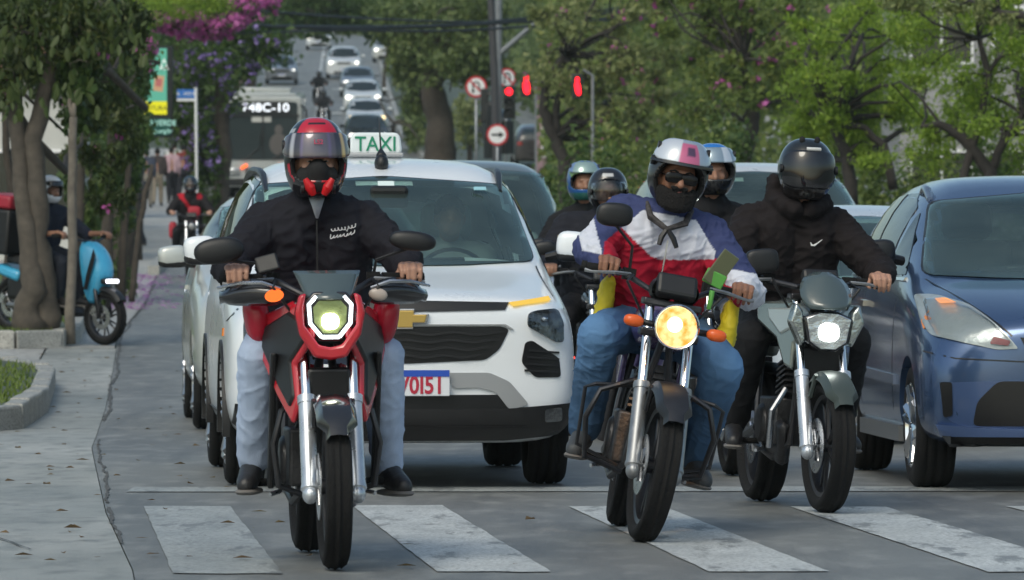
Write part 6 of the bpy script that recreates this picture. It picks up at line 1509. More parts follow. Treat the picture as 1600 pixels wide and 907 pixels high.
def limb(g, a, b, ra, rb, rs, bend=.12, n=5):
    a = Vector(a); b = Vector(b); L = (b - a).length; pts = [a]; rr = [ra]
    o = Vector(rs.normal(size=3)) * L * bend
    for i in range(1, n):
        t = i / n; pts.append(a.lerp(b, t) + o * math.sin(math.pi * t) + Vector(rs.normal(size=3)) * L * .02 + Vector((0, 0, L * .08 * math.sin(math.pi * t)))); rr.append(ra + (rb - ra) * t)
    g.tube(pts + [b], rr + [rb], 8)
def tree(label, base, trunk, clumps, leaf, lsize, seed=1, aspect=.5, blossom=None, barkm=None, name='tree', group=None, droop=.2, sub=.28, twigs=True, minlimb=-9):
    """trunk: [(x,y,z,r)...] relative to base; limbs run from the trunk to every clump"""
    rs = np.random.RandomState(seed); base = Vector(base)
    root = thing(name, label, name.replace('_', ' '), base, (0, 0, 0), group)
    if trunk:
        g = G()
        stems = trunk if isinstance(trunk[0], list) else [trunk]
        for st in stems: 
            pts = []; rr = []
            for a, b in zip(st, st[1:]):
                for i in range(4):
                    t = i / 4; pts.append(Vector(a[:3]).lerp(Vector(b[:3]), t) + Vector(rs.normal(size=3)) * a[3] * .16); rr.append((a[3] + (b[3] - a[3]) * t) * rs.uniform(.9, 1.1))
            pts.append(Vector(st[-1][:3])); rr.append(st[-1][3]); g.tube(pts, rr, 12)
        for c in clumps:
            st = min(stems, key=lambda s: (Vector(s[-1][:3]) - Vector(c[:3])).length)
            a = Vector(st[-1][:3]); cands = [Vector(p[:3]) for p in st[1:]]
            a = min(cands, key=lambda p: (p - Vector(c[:3])).length + (100 if p.z > c[2] + .5 else 0)); r0 = st[-1][3] * .75
            if (a - Vector(c[:3])).length > 25 or c[2] < minlimb: continue
            limb(g, a, c[:3], r0, r0 * .25, rs)
            if twigs:
                for _ in range(4):
                    q = Vector(c[:3]) + Vector((rs.normal() * c[3] * .6, rs.normal() * c[4] * .6, rs.normal() * c[5] * .6)); limb(g, c[:3], q, r0 * .25, r0 * .08, rs, n=4)
        tr = obj('trunk', g, barkm or M_BARK, root, True, auto=False)
    C = clump_pts(clumps, rs, sub); quads_obj('foliage', leaf_quads(C, lsize, aspect, seed, droop), leaf, root)
    if blossom:
        m, n, s, keep = blossom; idx = rs.choice(len(C), min(n * 6, len(C) - 1), False); Q = C[idx]
        if keep: Q = np.array([q for q in Q if keep(q)])
        Q = Q[:n]
        Q = np.repeat(Q, 5, 0) + rs.normal(size=(len(Q) * 5, 3)) * s * .35
        quads_obj('blossom', leaf_quads(Q, s, .8, seed + 9), m, root)
    return root
def crand(px0, px1, py0, py1, d, count, r, n, seed, hole=None):
    q = np.random.RandomState(seed); out = []
    while len(out) < count:
        x = q.uniform(px0, px1); y = q.uniform(py0, py1)
        if hole and hole(x, y): continue
        k = q.uniform(.6, 1.25); out.append((x, y, d + q.uniform(-1, 3), r * k, r * k * q.uniform(.55, .9), int(n * k)))
    return tuple(out)
def Bp(px, d): x = (px - 800) * d / F; return Vector((x, d, zg(x, d)))
def cl(base, px, py, d, rpx, rpy, n, depth=None):
    """a clump seen around photograph position px,py at distance d, as offsets from base"""
    k = F / d; p = P(px, py, d) - base; return (p.x, p.y, p.z, rpx / k, depth or (rpx + rpy) / 2 / k * 1.2, rpy / k, n)
# the leaning trees of the left island (big leaves, close to the camera)
b = Bp(54, 61.0) + Vector((0, 0, .22))
t1 = tree('leaning double-trunked tree with big leaves on the grass island, beside the scooter', b,
     [[(-.04, 0, -.1, .17), (-.04, 0, .5, .125), (-.06, 0, 1.0, .10), (-.16, .05, 1.6, .09), (-.24, .1, 2.6, .07)], [(.08, .1, -.1, .15), (.09, .05, .6, .12), (.06, 0, 1.2, .10), (-.02, .05, 1.9, .095), (.2, .2, 2.8, .07)]],
     [cl(b, *a) for a in ((40, 50, 61, 75, 50, 1700), (130, 55, 61, 65, 50, 1500), (195, 35, 63, 45, 35, 900), (100, 120, 62, 50, 36, 1000), (20, 130, 61, 38, 36, 620), (160, 130, 63, 45, 45, 1000), (195, 85, 64, 28, 40, 700), (60, 0, 62, 90, 30, 1300), (130, 180, 64, 35, 26, 500), (190, 175, 66, 28, 42, 700), (125, 230, 66, 26, 26, 320), (165, 260, 67, 24, 32, 420), (200, 240, 67, 20, 36, 420), (150, 310, 68, 16, 24, 200), (190, 310, 68, 20, 30, 300))],
     leafmat('olive_leaf', [(.012, .028, .007), (.035, .06, .013), (.07, .10, .02), (.19, .18, .05)]), .10, seed=3, aspect=.36, blossom=(FL_PINK, 16, .07, lambda q: q[2] < 3.0), droop=.8, minlimb=1.9, barkm=bark('grey_brown_bark', (.085, .072, .058)))
rs = np.random.RandomState(21); lfm = None        # large leaves hanging nearest the camera, one object each
g = G(); g.v = [(0, 0, 0), (.05, .012, -.05), (.058, .016, -.11), (.03, .008, -.17), (0, 0, -.19), (-.03, .008, -.17), (-.058, .016, -.11), (-.05, .012, -.05), (0, -.006, -.09)]
g.f = [(0, 1, 8), (1, 2, 8), (2, 3, 8), (3, 4, 8), (4, 5, 8), (5, 6, 8), (6, 7, 8), (7, 0, 8)]
bigs = []
for i in range(130):
    if not bigs: o = obj('leaf', g, MATS['olive_leaf'], t1, True, auto=False)
    else: o = bigs[0].copy(); COL.objects.link(o)
    c = [(40, 60, 60, 50), (130, 70, 60, 45), (90, 140, 45, 30), (20, 150, 30, 30), (200, 60, 30, 50)][i % 5]
    o.location = P(c[0] + rs.normal() * c[2] * .6, c[1] + rs.normal() * c[3] * .6, 59.8 + rs.uniform(-.4, .8)) - b
    o.rotation_euler = (rs.normal() * .45, rs.normal() * .35, rs.uniform(-1, 1)); s = rs.uniform(.4, .9); o.scale = (s * .72, s, s); bigs.append(o)
b = Bp(170, 82) + Vector((0, 0, .12))
tree('dark slender tree with several thin stems, right behind the leaning double-trunked tree', b,
     [[(-.05, 0, -.1, .10), (-.02, 0, 1.2, .08), (.05, 0, 2.2, .06)], [(.14, .2, -.1, .07), (.22, .2, 1.2, .05), (.3, .2, 2.2, .04)], [(-.5, .3, -.1, .07), (-.42, .3, 1.2, .06), (-.38, .3, 2.6, .05)], [(.32, 0, -.1, .05), (.42, 0, 1.0, .04), (.6, 0, 1.8, .03)]],
     [cl(b, *a) for a in ((165, 180, 82, 50, 35, 900), (205, 215, 83, 34, 38, 800), (140, 235, 83, 26, 30, 300), (205, 270, 84, 20, 32, 450), (120, 270, 84, 22, 40, 400), (150, 320, 84, 20, 40, 400), (165, 400, 84, 20, 40, 300), (185, 300, 83, 18, 28, 260), (200, 330, 84, 16, 26, 240), (175, 100, 84, 55, 45, 900), (212, 120, 85, 20, 50, 500))], LF_DARK, .12, seed=5, aspect=.4, droop=.7, minlimb=2.0)
b = Bp(110, 60.7) + Vector((0, 0, .14))
tree('pale straight young tree trunk between the leaning tree and the scooter', b, [(0, 0, -.1, .055), (.01, 0, 1.2, .05), (.03, 0, 2.2, .04)], [cl(b, *a) for a in ((122, 120, 61, 36, 30, 500), (120, 190, 61.3, 20, 22, 120))], LF_DARK, .12, seed=8, barkm=M_BARKL, droop=.6)
for k, (px, d, r_) in enumerate(((6, 66, -.035), (186, 92, .12))):
    b = Bp(px, d) + Vector((0, 0, .1)); tree(('thin dark tree at the very left edge of the photo', 'dark tree trunk at the far end of the planted island, before the walking person')[k], b, [(0, 0, -.1, .10 + r_), (.1, 0, 1.2, .09 + r_), (.0, 0, 2.6, .07 + r_)],
        [cl(b, *a) for a in (((20, 100, 67, 40, 50, 500),), ((195, 230, 93, 30, 50, 800), (212, 200, 94, 14, 40, 350), (190, 350, 92, 20, 30, 260)))[k]], LF_DARK, .13, seed=30 + k, droop=.6, minlimb=2.0)
# low plants at the foot of the trees
for k, (px, d, w_, h_) in enumerate(((200, 86, 14, 40), (185, 100, 22, 30), (95, 70, 12, 16), (160, 78, 12, 20))):
    b = Bp(px, d) + Vector((0, 0, .12)); kk = F / d
    lb = ('leafy shrub beside the walking person at the edge of the island', 'low dark shrub behind the blue scooter', 'small tuft at the foot of the leaning tree', 'thin shrub behind the scooter seat')[k]
    tree(lb, b, None, [(0, 0, h_ / kk * .8, w_ / kk, w_ / kk, h_ / kk, 350)], LF_DARK, .12, seed=50 + k, name='shrub', aspect=.25, droop=-.6)
# purple flowering tree and pink climber
b = Bp(345, 150)
tree('dark tree with violet blossom standing between the street sign and the bus', b, [(0, 0, 0, .25), (.1, 0, 2, .2), (.0, 0, 4, .15)],
     [cl(b, *a) for a in ((330, 120, 150, 55, 50, 1800), (385, 75, 151, 50, 36, 1500), (300, 195, 150, 30, 45, 1300), (340, 60, 151, 60, 40, 1500), (320, 255, 150, 24, 45, 900), (300, 60, 152, 40, 45, 1000), (330, 320, 150, 20, 35, 700), (372, 112, 152, 20, 18, 300))], LF_DARK, .17, seed=11, blossom=(FL_PURP, 300, .12, lambda q: q[1] < .9 and q[2] > 1.5))
b = Bp(256, 141)
tree('bougainvillea with magenta blossom hanging over the advertising panel', b, None,
     [cl(b, *a) for a in ((270, 30, 141, 40, 18, 700), (345, 22, 142, 50, 24, 800), (400, 15, 143, 30, 22, 400), (232, 82, 134, 10, 22, 160), (310, 46, 143, 40, 14, 500))], LF_DARK, .14, seed=12, name='climbing_plant', blossom=(FL_PINK, 800, .14, lambda q: q[1] < 2.2))
b = Bp(280, 118)
tree('lime green tree top overhanging the pavement at the top left', b, [(-.9, 0, 0, .2), (-1.2, 0, 4, .15), (-.6, 0, 5.5, .1)], [cl(b, *a) for a in ((290, 8, 118, 65, 20, 2200), (230, 20, 117, 40, 25, 900), (345, 0, 118, 26, 14, 500))], LF_LIME, .10, seed=13, aspect=.3)
# canopy across the top and the big median tree
b = Bp(690, 205)
tree('broad median tree with a thick dark trunk, left of the no-turning sign', b, [(0, 0, -.1, .62), (-.05, 0, 1.5, .50), (-.25, 0, 3.0, .42), (-.1, 0, 4.4, .34)],
     [cl(b, *a) for a in ((652, 92, 206, 40, 38, 2200), (690, 60, 205, 60, 40, 3200), (740, 95, 204, 45, 40, 2200), (650, 30, 206, 60, 30, 2600), (740, 30, 205, 50, 32, 2200), (700, 115, 204, 40, 26, 1300), (658, 150, 206, 22, 22, 700), (618, 45, 207, 26, 22, 900), (770, 60, 205, 22, 40, 800))], LF_FAR, .24, seed=14, barkm=bark('brown_bark', (.06, .048, .038)))
b = Bp(430, 240)
tree('dark tree whose canopy closes over the road at the top of the photo', b, [(-1.5, 0, 0, .5), (-1, 0, 4, .4), (0, 0, 9, .3)],
     [cl(b, *a) for a in ((440, 12, 240, 60, 24, 2000), (520, 22, 241, 60, 24, 2200), (380, 0, 240, 40, 36, 1400), (590, 25, 242, 50, 30, 1600), (470, -10, 240, 90, 30, 1800), (500, 54, 246, 30, 10, 300), (430, 46, 246, 30, 12, 300))], LF_DARK, .26, seed=15)
for k, (px, d, cls) in enumerate(((615, 232, ((652, 205, 232, 20, 26, 800), (642, 165, 236, 14, 24, 600), (662, 225, 230, 20, 18, 500))), (600, 300, ((626, 118, 300, 13, 20, 500), (642, 95, 300, 24, 36, 1000), (606, 78, 310, 11, 14, 250))), (655, 260, ((660, 140, 260, 30, 50, 1500), (640, 190, 258, 20, 30, 700))), (735, 225, ((730, 190, 225, 24, 40, 900),)))):
    b = Bp(px, d); tree(('low leafy bush on the median under the broad tree, beside the queue of cars', 'bush high on the median at the end of the queue', 'pale green bush behind the broad median tree', 'bush between the broad median tree and the no-turning sign')[k], b, [(0, 0, 0, .12), (0, 0, 1.2, .08)], [cl(b, *a) for a in cls], LF_GREY if k % 2 else LF_FAR, .22, seed=60 + k, name='bush')
# right-hand trees
M_DKB = bark('blackish_bark', (.035, .03, .027))
b = Bp(880, 112)
k_ = F / 112
def rel(px, py, d, r): p = P(px, py, d) - b; return (p.x, p.y, p.z, r)
tree('tree with a bent dark trunk and dull pinkish-green crown, right of the traffic signals', b, [[rel(885, 330, 112, .14), rel(882, 260, 112, .13), rel(868, 215, 112, .12), rel(848, 175, 112, .10), rel(855, 130, 112, .09), rel(880, 90, 112, .07)], [rel(868, 215, 112, .08), rel(872, 150, 112, .07), rel(882, 85, 112, .05)]],
     [cl(b, *a) for a in crand(835, 1050, -5, 205, 112, 34, 30, 240, 1, lambda x, y: y > 120 and x < 900)], LF_GREY, .13, seed=16, barkm=M_DKB, blossom=(FL_PINK, 60, .09, None), sub=.45)
b = Bp(1170, 104)
tree('tree with a forked black trunk in the middle of the right-hand green strip', b, [[rel(1160, 330, 104, .13), rel(1165, 250, 104, .12), rel(1175, 200, 104, .115), rel(1180, 165, 104, .11), rel(1165, 120, 104, .08), rel(1160, 95, 104, .05)], [rel(1178, 170, 104, .08), rel(1205, 158, 104, .06), rel(1240, 150, 104, .05), rel(1262, 143, 104, .03)]],
     [cl(b, *a) for a in crand(1020, 1270, -10, 190, 104, 40, 28, 260, 2)], LF_MIX, .11, seed=17, barkm=M_DKB, blossom=(FL_PINK, 90, .09, None), sub=.45)
b = Bp(1380, 86)
tree('bright green feathery tree behind the silver people carrier', b, [[rel(1330, 320, 86, .10), rel(1325, 250, 86, .09), rel(1300, 190, 86, .07)], [rel(1395, 300, 86, .08), rel(1380, 230, 86, .07), rel(1350, 200, 86, .05), rel(1290, 195, 86, .03)]],
     [cl(b, *a) for a in crand(1240, 1430, 15, 265, 86, 42, 30, 560, 3, lambda x, y: x < 1290 and y > 215)], LF_LIME, .085, seed=18, aspect=.30, barkm=M_DKB, sub=.42, droop=.5)
b = Bp(1500, 80)
tree('yellow-green tree with dark forking limbs behind the blue hatchback roof', b, [[rel(1540, 330, 80, .10), rel(1545, 270, 80, .09), rel(1500, 210, 80, .07), rel(1470, 195, 80, .05), rel(1440, 198, 80, .03)], [rel(1548, 270, 80, .07), rel(1572, 210, 80, .06), rel(1600, 180, 80, .04)], [rel(1500, 300, 80, .07), rel(1520, 230, 80, .06), rel(1545, 120, 80, .05), rel(1530, 60, 80, .035)]],
     [cl(b, *a) for a in crand(1410, 1640, 0, 215, 80, 36, 32, 420, 4) + ((1450, 245, 82, 34, 24, 600), (1590, 240, 82, 30, 30, 600))], LF_LIME, .085, seed=19, aspect=.32, barkm=M_DKB, sub=.45, droop=.5)
b = Bp(1620, 74)
tree('bare dark branches with few leaves reaching in at the top right corner', b, [rel(1700, 330, 74, .12), rel(1690, 120, 74, .11), rel(1640, 30, 74, .07), rel(1560, 20, 74, .04)], [cl(b, *a) for a in ((1560, 20, 74, 50, 18, 260), (1480, 5, 75, 50, 16, 350), (1600, 40, 74, 30, 20, 120), (1420, -5, 75, 50, 20, 500))], LF_GREY, .09, seed=20, barkm=M_DKB)
# hedge and shrubs along the strip
for k, px in enumerate(range(905, 1680, 62)):
    d = 94 + (k % 3) * 2; b = Bp(px, d); h = (1.15 + .3 * math.sin(k * 2.1)) * (1.05 if px < 1250 else 1.0); r_ = random.Random(k)
    lb = ['rounded dark shrub %s' % w for w in ('just right of the bent dark trunk', 'behind the two riders beside the taxi', 'left of the bearded rider in the strip', 'behind the blue helmet', 'at the left end of the silver people carrier', 'below the forked black trunk', 'behind the black helmet', 'at the right end of the silver people carrier roof', 'between the silver people carrier and the blue hatchback', 'behind the blue hatchback pillar', 'behind the blue hatchback roof', 'near the right edge of the photo', 'at the right edge of the photo')][k]
    tree(lb, b, None, [(0, 0, h * .85 + .1, .55, .5, h, 900), (.2, .3, h * 1.2, .4, .4, h * .6, 450)], LF_DARK if k % 2 == 0 else LF_MIX, .12, seed=80 + k, name='shrub', group='shrubs in the planted strip on the right')
# left-hand background trees
for k, (px, d, cls) in enumerate(((60, 150, ((60, 180, 150, 70, 60, 1800), (0, 120, 150, 60, 90, 1600), (60, 60, 152, 90, 60, 2000))), (190, 165, ((165, 200, 165, 40, 70, 1600), (190, 100, 165, 60, 60, 2200), (230, 40, 168, 60, 50, 1400))), (330, 200, ((330, 220, 200, 60, 60, 2200), (300, 130, 202, 70, 70, 2400), (390, 50, 210, 60, 50, 1800), (280, 290, 200, 40, 34, 1000))))):
    b = Bp(px, d); tree(('shaded tree far behind the leaning tree at the left edge', 'shaded tree behind the advertising panel', 'shaded tree behind the violet-blossomed tree')[k], b, [(0, 0, 0, .35), (.1, 0, 2.5, .28), (0, 0, 5, .2)], [cl(b, *a) for a in cls], LF_DARK, .26, seed=70 + k)
# far wooded mass beyond the top of the hill and to the sides
rs = np.random.RandomState(4)
def mass(label, px0, px1, py0, py1, d0, d1, n, size, m, seed):
    r = np.random.RandomState(seed); d = r.uniform(d0, d1, n); px = r.uniform(px0, px1, n); py = py0 + (py1 - py0) * r.uniform(0, 1, n)
    py = np.maximum(py, py0 + 22 * np.sin(px * .021 + seed) + 12 * np.sin(px * .067))
    C = np.stack([(px - 800) * d / F, d, CAMZ + (HZ - py) * d / F], 1); C += r.normal(size=(n, 3)) * size * .5
    o = quads_obj('woodland', leaf_quads(C, size, .6, seed), m, None); tag(o, label, 'woodland', kind='stuff'); return o
mass('dark wood beyond the top of the hill', -300, 1100, -60, 120, 470, 560, 26000, 1.1, LF_FAR, 1)
mass('dark green mass of trees far behind the right-hand strip', 800, 1900, -60, 330, 300, 400, 30000, .8, LF_FAR, 2)
mass('dark green mass of trees far behind the left pavement', -300, 330, -60, 330, 260, 340, 18000, .8, LF_DARK, 3)
mass('green mass of trees behind the right-hand strip', 850, 1750, -40, 330, 175, 215, 26000, .32, LF_MIX, 5)
mass('shaded greenery behind the scooter at the left', -40, 200, 120, 420, 128, 150, 9000, .22, LF_DARK, 6)
g = G()     # wooded hills that close the view
for (x0, x1, d0, hh) in ((-260, 260, 600, 46), (-260, -26, 380, 30), (30, 260, 430, 34)):
    n = 40; s0 = len(g.v); rows = ((0, 0), (.55, 25), (.9, 60), (1, 110), (0, 170))
    for i in range(n + 1):
        x = x0 + (x1 - x0) * i / n; e = min(1, i / 5, (n - i) / 5)
        for t, dd in rows: g.v.append((x, d0 + dd, prof(d0) - 3 + (hh - prof(d0) + 6 * noise.noise((x * .03, d0, 0))) * t * (.15 + .85 * e)))
    for i in range(n):
        for j in range(4): q = s0 + i * 5 + j; g.f.append((q, q + 5, q + 6, q + 1))
o = obj('hills', g, mat('wooded_hill', (.03, .045, .025), .95, bump=1, bscale=.3, var=.5, vscale=.15), None, True, auto=False); o['kind'] = 'structure'

M_WALLW = mat('pale_render', (.50, .50, .47), .8, var=.15, vscale=.8, bump=.2, bscale=20)
# ------------------------------------------------------------------ bus
P_BUS = paint('bus_paint', (.40, .42, .41), .4); d = 186; xb = (411 - 800) * d / F
bus = thing('city_bus', 'pale city bus with a lit route number above its dark windscreen', 'bus', (xb, d, zg(xb, d) + .01), (pit(186), 0, ry(186) - R(1)))
g = G(); g.prism(roundpoly([(-1.25, .35), (1.25, .35), (1.25, 3.0), (-1.25, 3.0)], .16, 4), 0, 11.5); obj('body', g, P_BUS, bus, True, bevel=.06)
g = G(); g.prism(roundpoly([(-1.10, 1.15), (1.10, 1.15), (1.10, 2.84), (-1.10, 2.84)], .12, 4), -.03, .02); obj('windscreen', g, mat('bus_glass', (.03, .04, .042), .10, spec=.6), bus, True, bevel=.01)
g = G(); g.box((0, -.045, 1.9), (.05, .03, 1.35)); g.box((0, -.045, 2.44), (2.3, .03, .06)); obj('windscreen_divider', g, M_BLACK, bus, False)
g = G(); g.box((.08, -.05, 2.68), (1.55, .03, .34)); ds_ = obj('destination_display', g, mat('display_black', (.02, .02, .022), .3), bus, False)
text('route_number', '748C-10', .25, emis('display_white', (.85, .9, .95), 1.6), ds_, (.08, -.068, 2.56), ext=.004, sx=1.25)
g = G(); g.box((0, 4, 3.12), (1.7, 2.6, .22)); g.box((0, 1.2, 3.04), (2.1, 1.6, .1)); obj('roof_unit', g, P_BUS, bus, True, bevel=.06); bus.scale = (.98, 1, 1.07)
for s in (-1, 1):
    g = G(); g.tube([(s * 1.2, -.02, 2.75), (s * 1.38, -.25, 2.6), (s * 1.40, -.28, 2.3)], .035, 6); g.box((s * 1.40, -.28, 1.95), (.24, .12, .75)); obj('wing_mirror', g, M_BLACK, bus, True, bevel=.03)
    g = G(); g.box((s * .92, -.03, .80), (.38, .06, .2)); obj('headlight', g, M_HLREF, bus, True, bevel=.03)
    g = G(); g.box((s * .60, -.03, .95), (.22, .05, .08), (0, s * .5, 0)); obj('indicator', g, emis('bus_orange', (1, .14, .03), 2.0), bus, False)
    for y in (2.4, 8.4): car_wheel(bus, s * 1.2, y, .5, .28, M_RIM, n=24)
    for k in range(6):
        g = G(); g.box((s * 1.255, 2.2 + k * 1.6, 2.0), (.02, 1.45, 1.0)); obj('side_window', g, M_GLASSD, bus, False, bevel=.005)
g = G(); g.box((0, -.04, .78), (1.1, .05, .22)); g.box((0, -.05, .5), (2.3, .08, .2)); obj('bumper', g, M_BLACK, bus, False, bevel=.02)
g = G(); g.box((-.05, -.036, 2.33), (.62, .012, .16)); obj('paper_notice', g, M_WALLW, bus, False)
g = G(); g.ell((.5, -.03, 1.6), (.30, .012, .32), None, 18, 8); g.ell((.5, -.03, 2.02), (.13, .012, .15), None, 14, 8); obj('driver_silhouette', g, mat('dim_figure', (.10, .09, .085), .8), bus)

g = G(); g.tube([(-.6, -.055, 1.15), (-.1, -.06, 1.5), (-.08, -.06, 1.9)], .018, 5); g.tube([(.3, -.055, 1.15), (.75, -.06, 1.45), (.78, -.06, 1.8)], .018, 5); obj('wiper', g, M_BLACK, bus)

# ------------------------------------------------------------------ advertising panel, signs, signals
M_PANEL = mat('sign_frame_black', (.012, .014, .014), .4)
d = 136; pa = P(244, 405, d); zb = zg(pa.x, d); kk = F / d
ad = thing('advertising_panel', 'tall black-framed advertising panel with a green and yellow poster, over the pedestrians on the left', 'advertising panel', (pa.x, d, zb), (0, 0, R(4)))
zt = P(0, 72, d).z - zb; z_m = P(0, 182, d).z - zb; z_b = P(0, 215, d).z - zb; w = 60 / kk
g = G(); g.box((-.05, .1, (zt + z_b) / 2), (w, .22, zt - z_b)); obj('panel_frame', g, M_PANEL, ad, True, bevel=.03)
g = G(); g.box((-.36, .12, z_b / 2), (.14, .14, z_b)); obj('panel_post', g, M_PANEL, ad, True, bevel=.02)
g = G(); g.box((-.08, -.02, (zt + z_m) / 2 + .0), (w * .74, .02, (zt - z_m) * .93)); po = obj('poster', g, emis('poster_green', (.12, .42, .30), .85), ad, False)
g = G(); g.box((-.08, -.035, z_m + .19), (w * .74, .012, .30)); obj('poster_band', g, emis('poster_yellow', (.75, .72, .03), .85), po, False)
g = G(); g.box((.06, -.035, z_m + .75), (.22, .012, .36), (0, .12, 0)); g.box((-.3, -.035, z_m + .38), (.15, .012, .12)); obj('poster_picture', g, emis('poster_tan', (.62, .38, .22), .7), po, False)
g = G(); g.box((.06, -.045, z_m + .77), (.14, .01, .18), (0, .12, 0)); obj('poster_detail', g, emis('poster_rose', (.5, .18, .16), .7), po, False)
text('poster_lettering', 'LEITURA', .10, M_PANEL, po, (-.02, -.045, z_m + .14), ext=.002)
for t_, zz in (('A', .36), ('RA', .5)): text('poster_lettering', t_, .12, emis('poster_white', (.8, .85, .8), .9), po, (.18, -.04, zt - zz - .05), ext=.002)
g = G(); g.box((-.05, -.02, (z_m + z_b) / 2), (w * .86, .02, (z_m - z_b) * .78)); lp = obj('lower_panel', g, mat('dark_green_panel', (.01, .09, .07), .4), ad, False)
text('panel_lettering', 'NIO VERDE', .13, emis('letter_green', (.45, .8, .68), .8), lp, (.04, -.035, (z_m + z_b) / 2 + .03), ext=.002, sx=.92)
text('panel_lettering', 'docup.org.br', .10, emis('letter_green', (.45, .8, .68), .8), lp, (.04, -.035, (z_m + z_b) / 2 - .14), ext=.002, sx=.92)
d = 148; pp_ = P(306, 405, d); zb = zg(pp_.x, d); kk = F / d
st = thing('street_sign', 'blue street name sign on a thin white pole beside the violet-blossomed tree', 'street sign', (pp_.x, d, zb))
zt = P(0, 137, d).z - zb
g = G(); g.tube([(0.03, 0, 0), (0, 0, zt)], .038, 10); obj('pole', g, M_WHITE, st)
g = G(); g.box((-.24, 0, zt - .16), (.46, .03, .22)); bl = obj('name_plate', g, mat('sign_blue', (.02, .16, .52), .4), st, False, bevel=.005)
g = G(); g.box((-.24, 0, zt - .31), (.46, .028, .06)); obj('plate_strip', g, M_WHITE, bl, False); text('plate_lettering', 'R.  VISTA', .085, M_WHITE, bl, (-.24, -.02, zt - .20), ext=.002)
M_SRED = mat('sign_red', (.50, .02, .03), .4)
def roundsign(label, px, py, d, kind, rad=.30, yaw=0, pole_to=None, name='traffic_sign'):
    p = P(px, py, d); zb = zg(p.x, d); r = thing(name, label, 'traffic sign', (p.x, d, zb), (0, 0, yaw)); z = p.z - zb
    g = G(); g.lathe([(0, .001), (0, rad), (.02, rad), (.02, .001)], (0, -.06, z), 'y', 36); bd = obj('sign_disc', g, M_SRED, r)
    g = G(); g.lathe([(-.004, .001), (-.004, rad * .80), (0, rad * .80)], (0, -.06, z), 'y', 36); obj('sign_face', g, M_WHITE, bd)
    g = G()
    if kind == 'arrow':
        g.box((-.035, -.068, z), (.24, .006, .055)); g.prism([(.05, -.085 + z), (.19, z), (.05, z + .085)], -.071, -.065)
    else:
        g.tube([(-.085, -.068, z - .14), (-.085, -.068, z + .06), (-.06, -.068, z + .11), (0, -.068, z + .135), (.06, -.068, z + .11), (.085, -.068, z + .06), (.085, -.068, z - .14)], .022, 6, squash=(1, .3, 1)); g.prism([(-.085 - .06, z - .10), (-.085, z - .19), (-.085 + .06, z - .10)], -.071, -.065)
    obj('sign_symbol', g, M_PANEL, bd, False)
    if kind != 'arrow':
        g = G(); g.box((0, -.076, z), (rad * 1.65, .004, .045), (0, R(45), 0)); obj('sign_bar', g, M_SRED, bd, False)
    g = G(); g.tube([(0, 0, -.1), (0, 0, z + rad * .6)], .035, 8); obj('pole', g, M_ALU, r)
    return r
roundsign('round no-turning sign with a red ring and bent arrow on its own thin pole', 744, 136, 166, 'uturn')
roundsign('second no-turning sign partly hidden behind the grey signal pole', 791, 122, 171, 'uturn', yaw=R(25), rad=.28)
roundsign('round white sign with a black right arrow and red ring, low before the signal pole', 777, 211, 160, 'arrow', rad=.29)
d = 164; p = P(778, 405, d); zb = zg(p.x, d)
sp_ = thing('signal_pole', 'tall grey signal pole with an arm reaching right, carrying dark signal heads', 'signal pole', (p.x, d, zb)); kk = F / d
H0 = P(0, -60, d).z - zb
g = G(); g.tube([(.0, 0, -.1), (0, 0, 3.0), (.02, 0, H0)], [.14, .11, .10], 14); g.tube([(.02, 0, P(0, 85, d).z - zb), (.5, 0, P(0, 62, d).z - zb), (1.25, -.1, P(0, 25, d).z - zb)], [.085, .075, .06], 10)
obj('pole', g, mat('galvanised_grey', (.22, .235, .25), .5, .4, var=.15), sp_)
def sighead(root, x, y, z, yaw, lit=None, m=M_PANEL):
    g = G(); g.box((0, 0, 0), (.32, .20, .92)); M = Matrix.Translation((x, y, z)) @ Matrix.Rotation(yaw, 4, 'Z'); g.xf(M); h = obj('signal_head', g, m, root, True, bevel=.03)
    for i in range(3):
        g = G(); zz = .29 - .29 * i; n = 10
        for k in range(n + 1):
            a = math.pi * k / n; g.v += [(.12 * math.cos(a), -.10, zz + .12 * math.sin(a)), (.12 * math.cos(a), -.26, zz + .11 * math.sin(a) - .01)]
        for k in range(n): g.f.append((2 * k, 2 * k + 1, 2 * k + 3, 2 * k + 2))
        g.xf(M); obj('visor', g, m, h, False, solid=.006)
        g = G(); g.ell((0, -.10, zz), (.10, .03, .10), None, 16, 8); g.xf(M); obj('signal_lens', g, emis('red_signal', (1, .01, .02), 4) if lit == i else mat('unlit_lens', (.03, .03, .03), .3), h)
for (px, py, yw, lit) in ((762, 190, 1.9, None), (796, 160, R(-8), 0), (765, 222, 2.2, None), (793, 215, -2.4, None), (757, 165, 1.5, None)):
    q = P(px, py, d) - Vector((p.x, d, zb)); sighead(sp_, q.x, -.05, q.z, yw, lit)
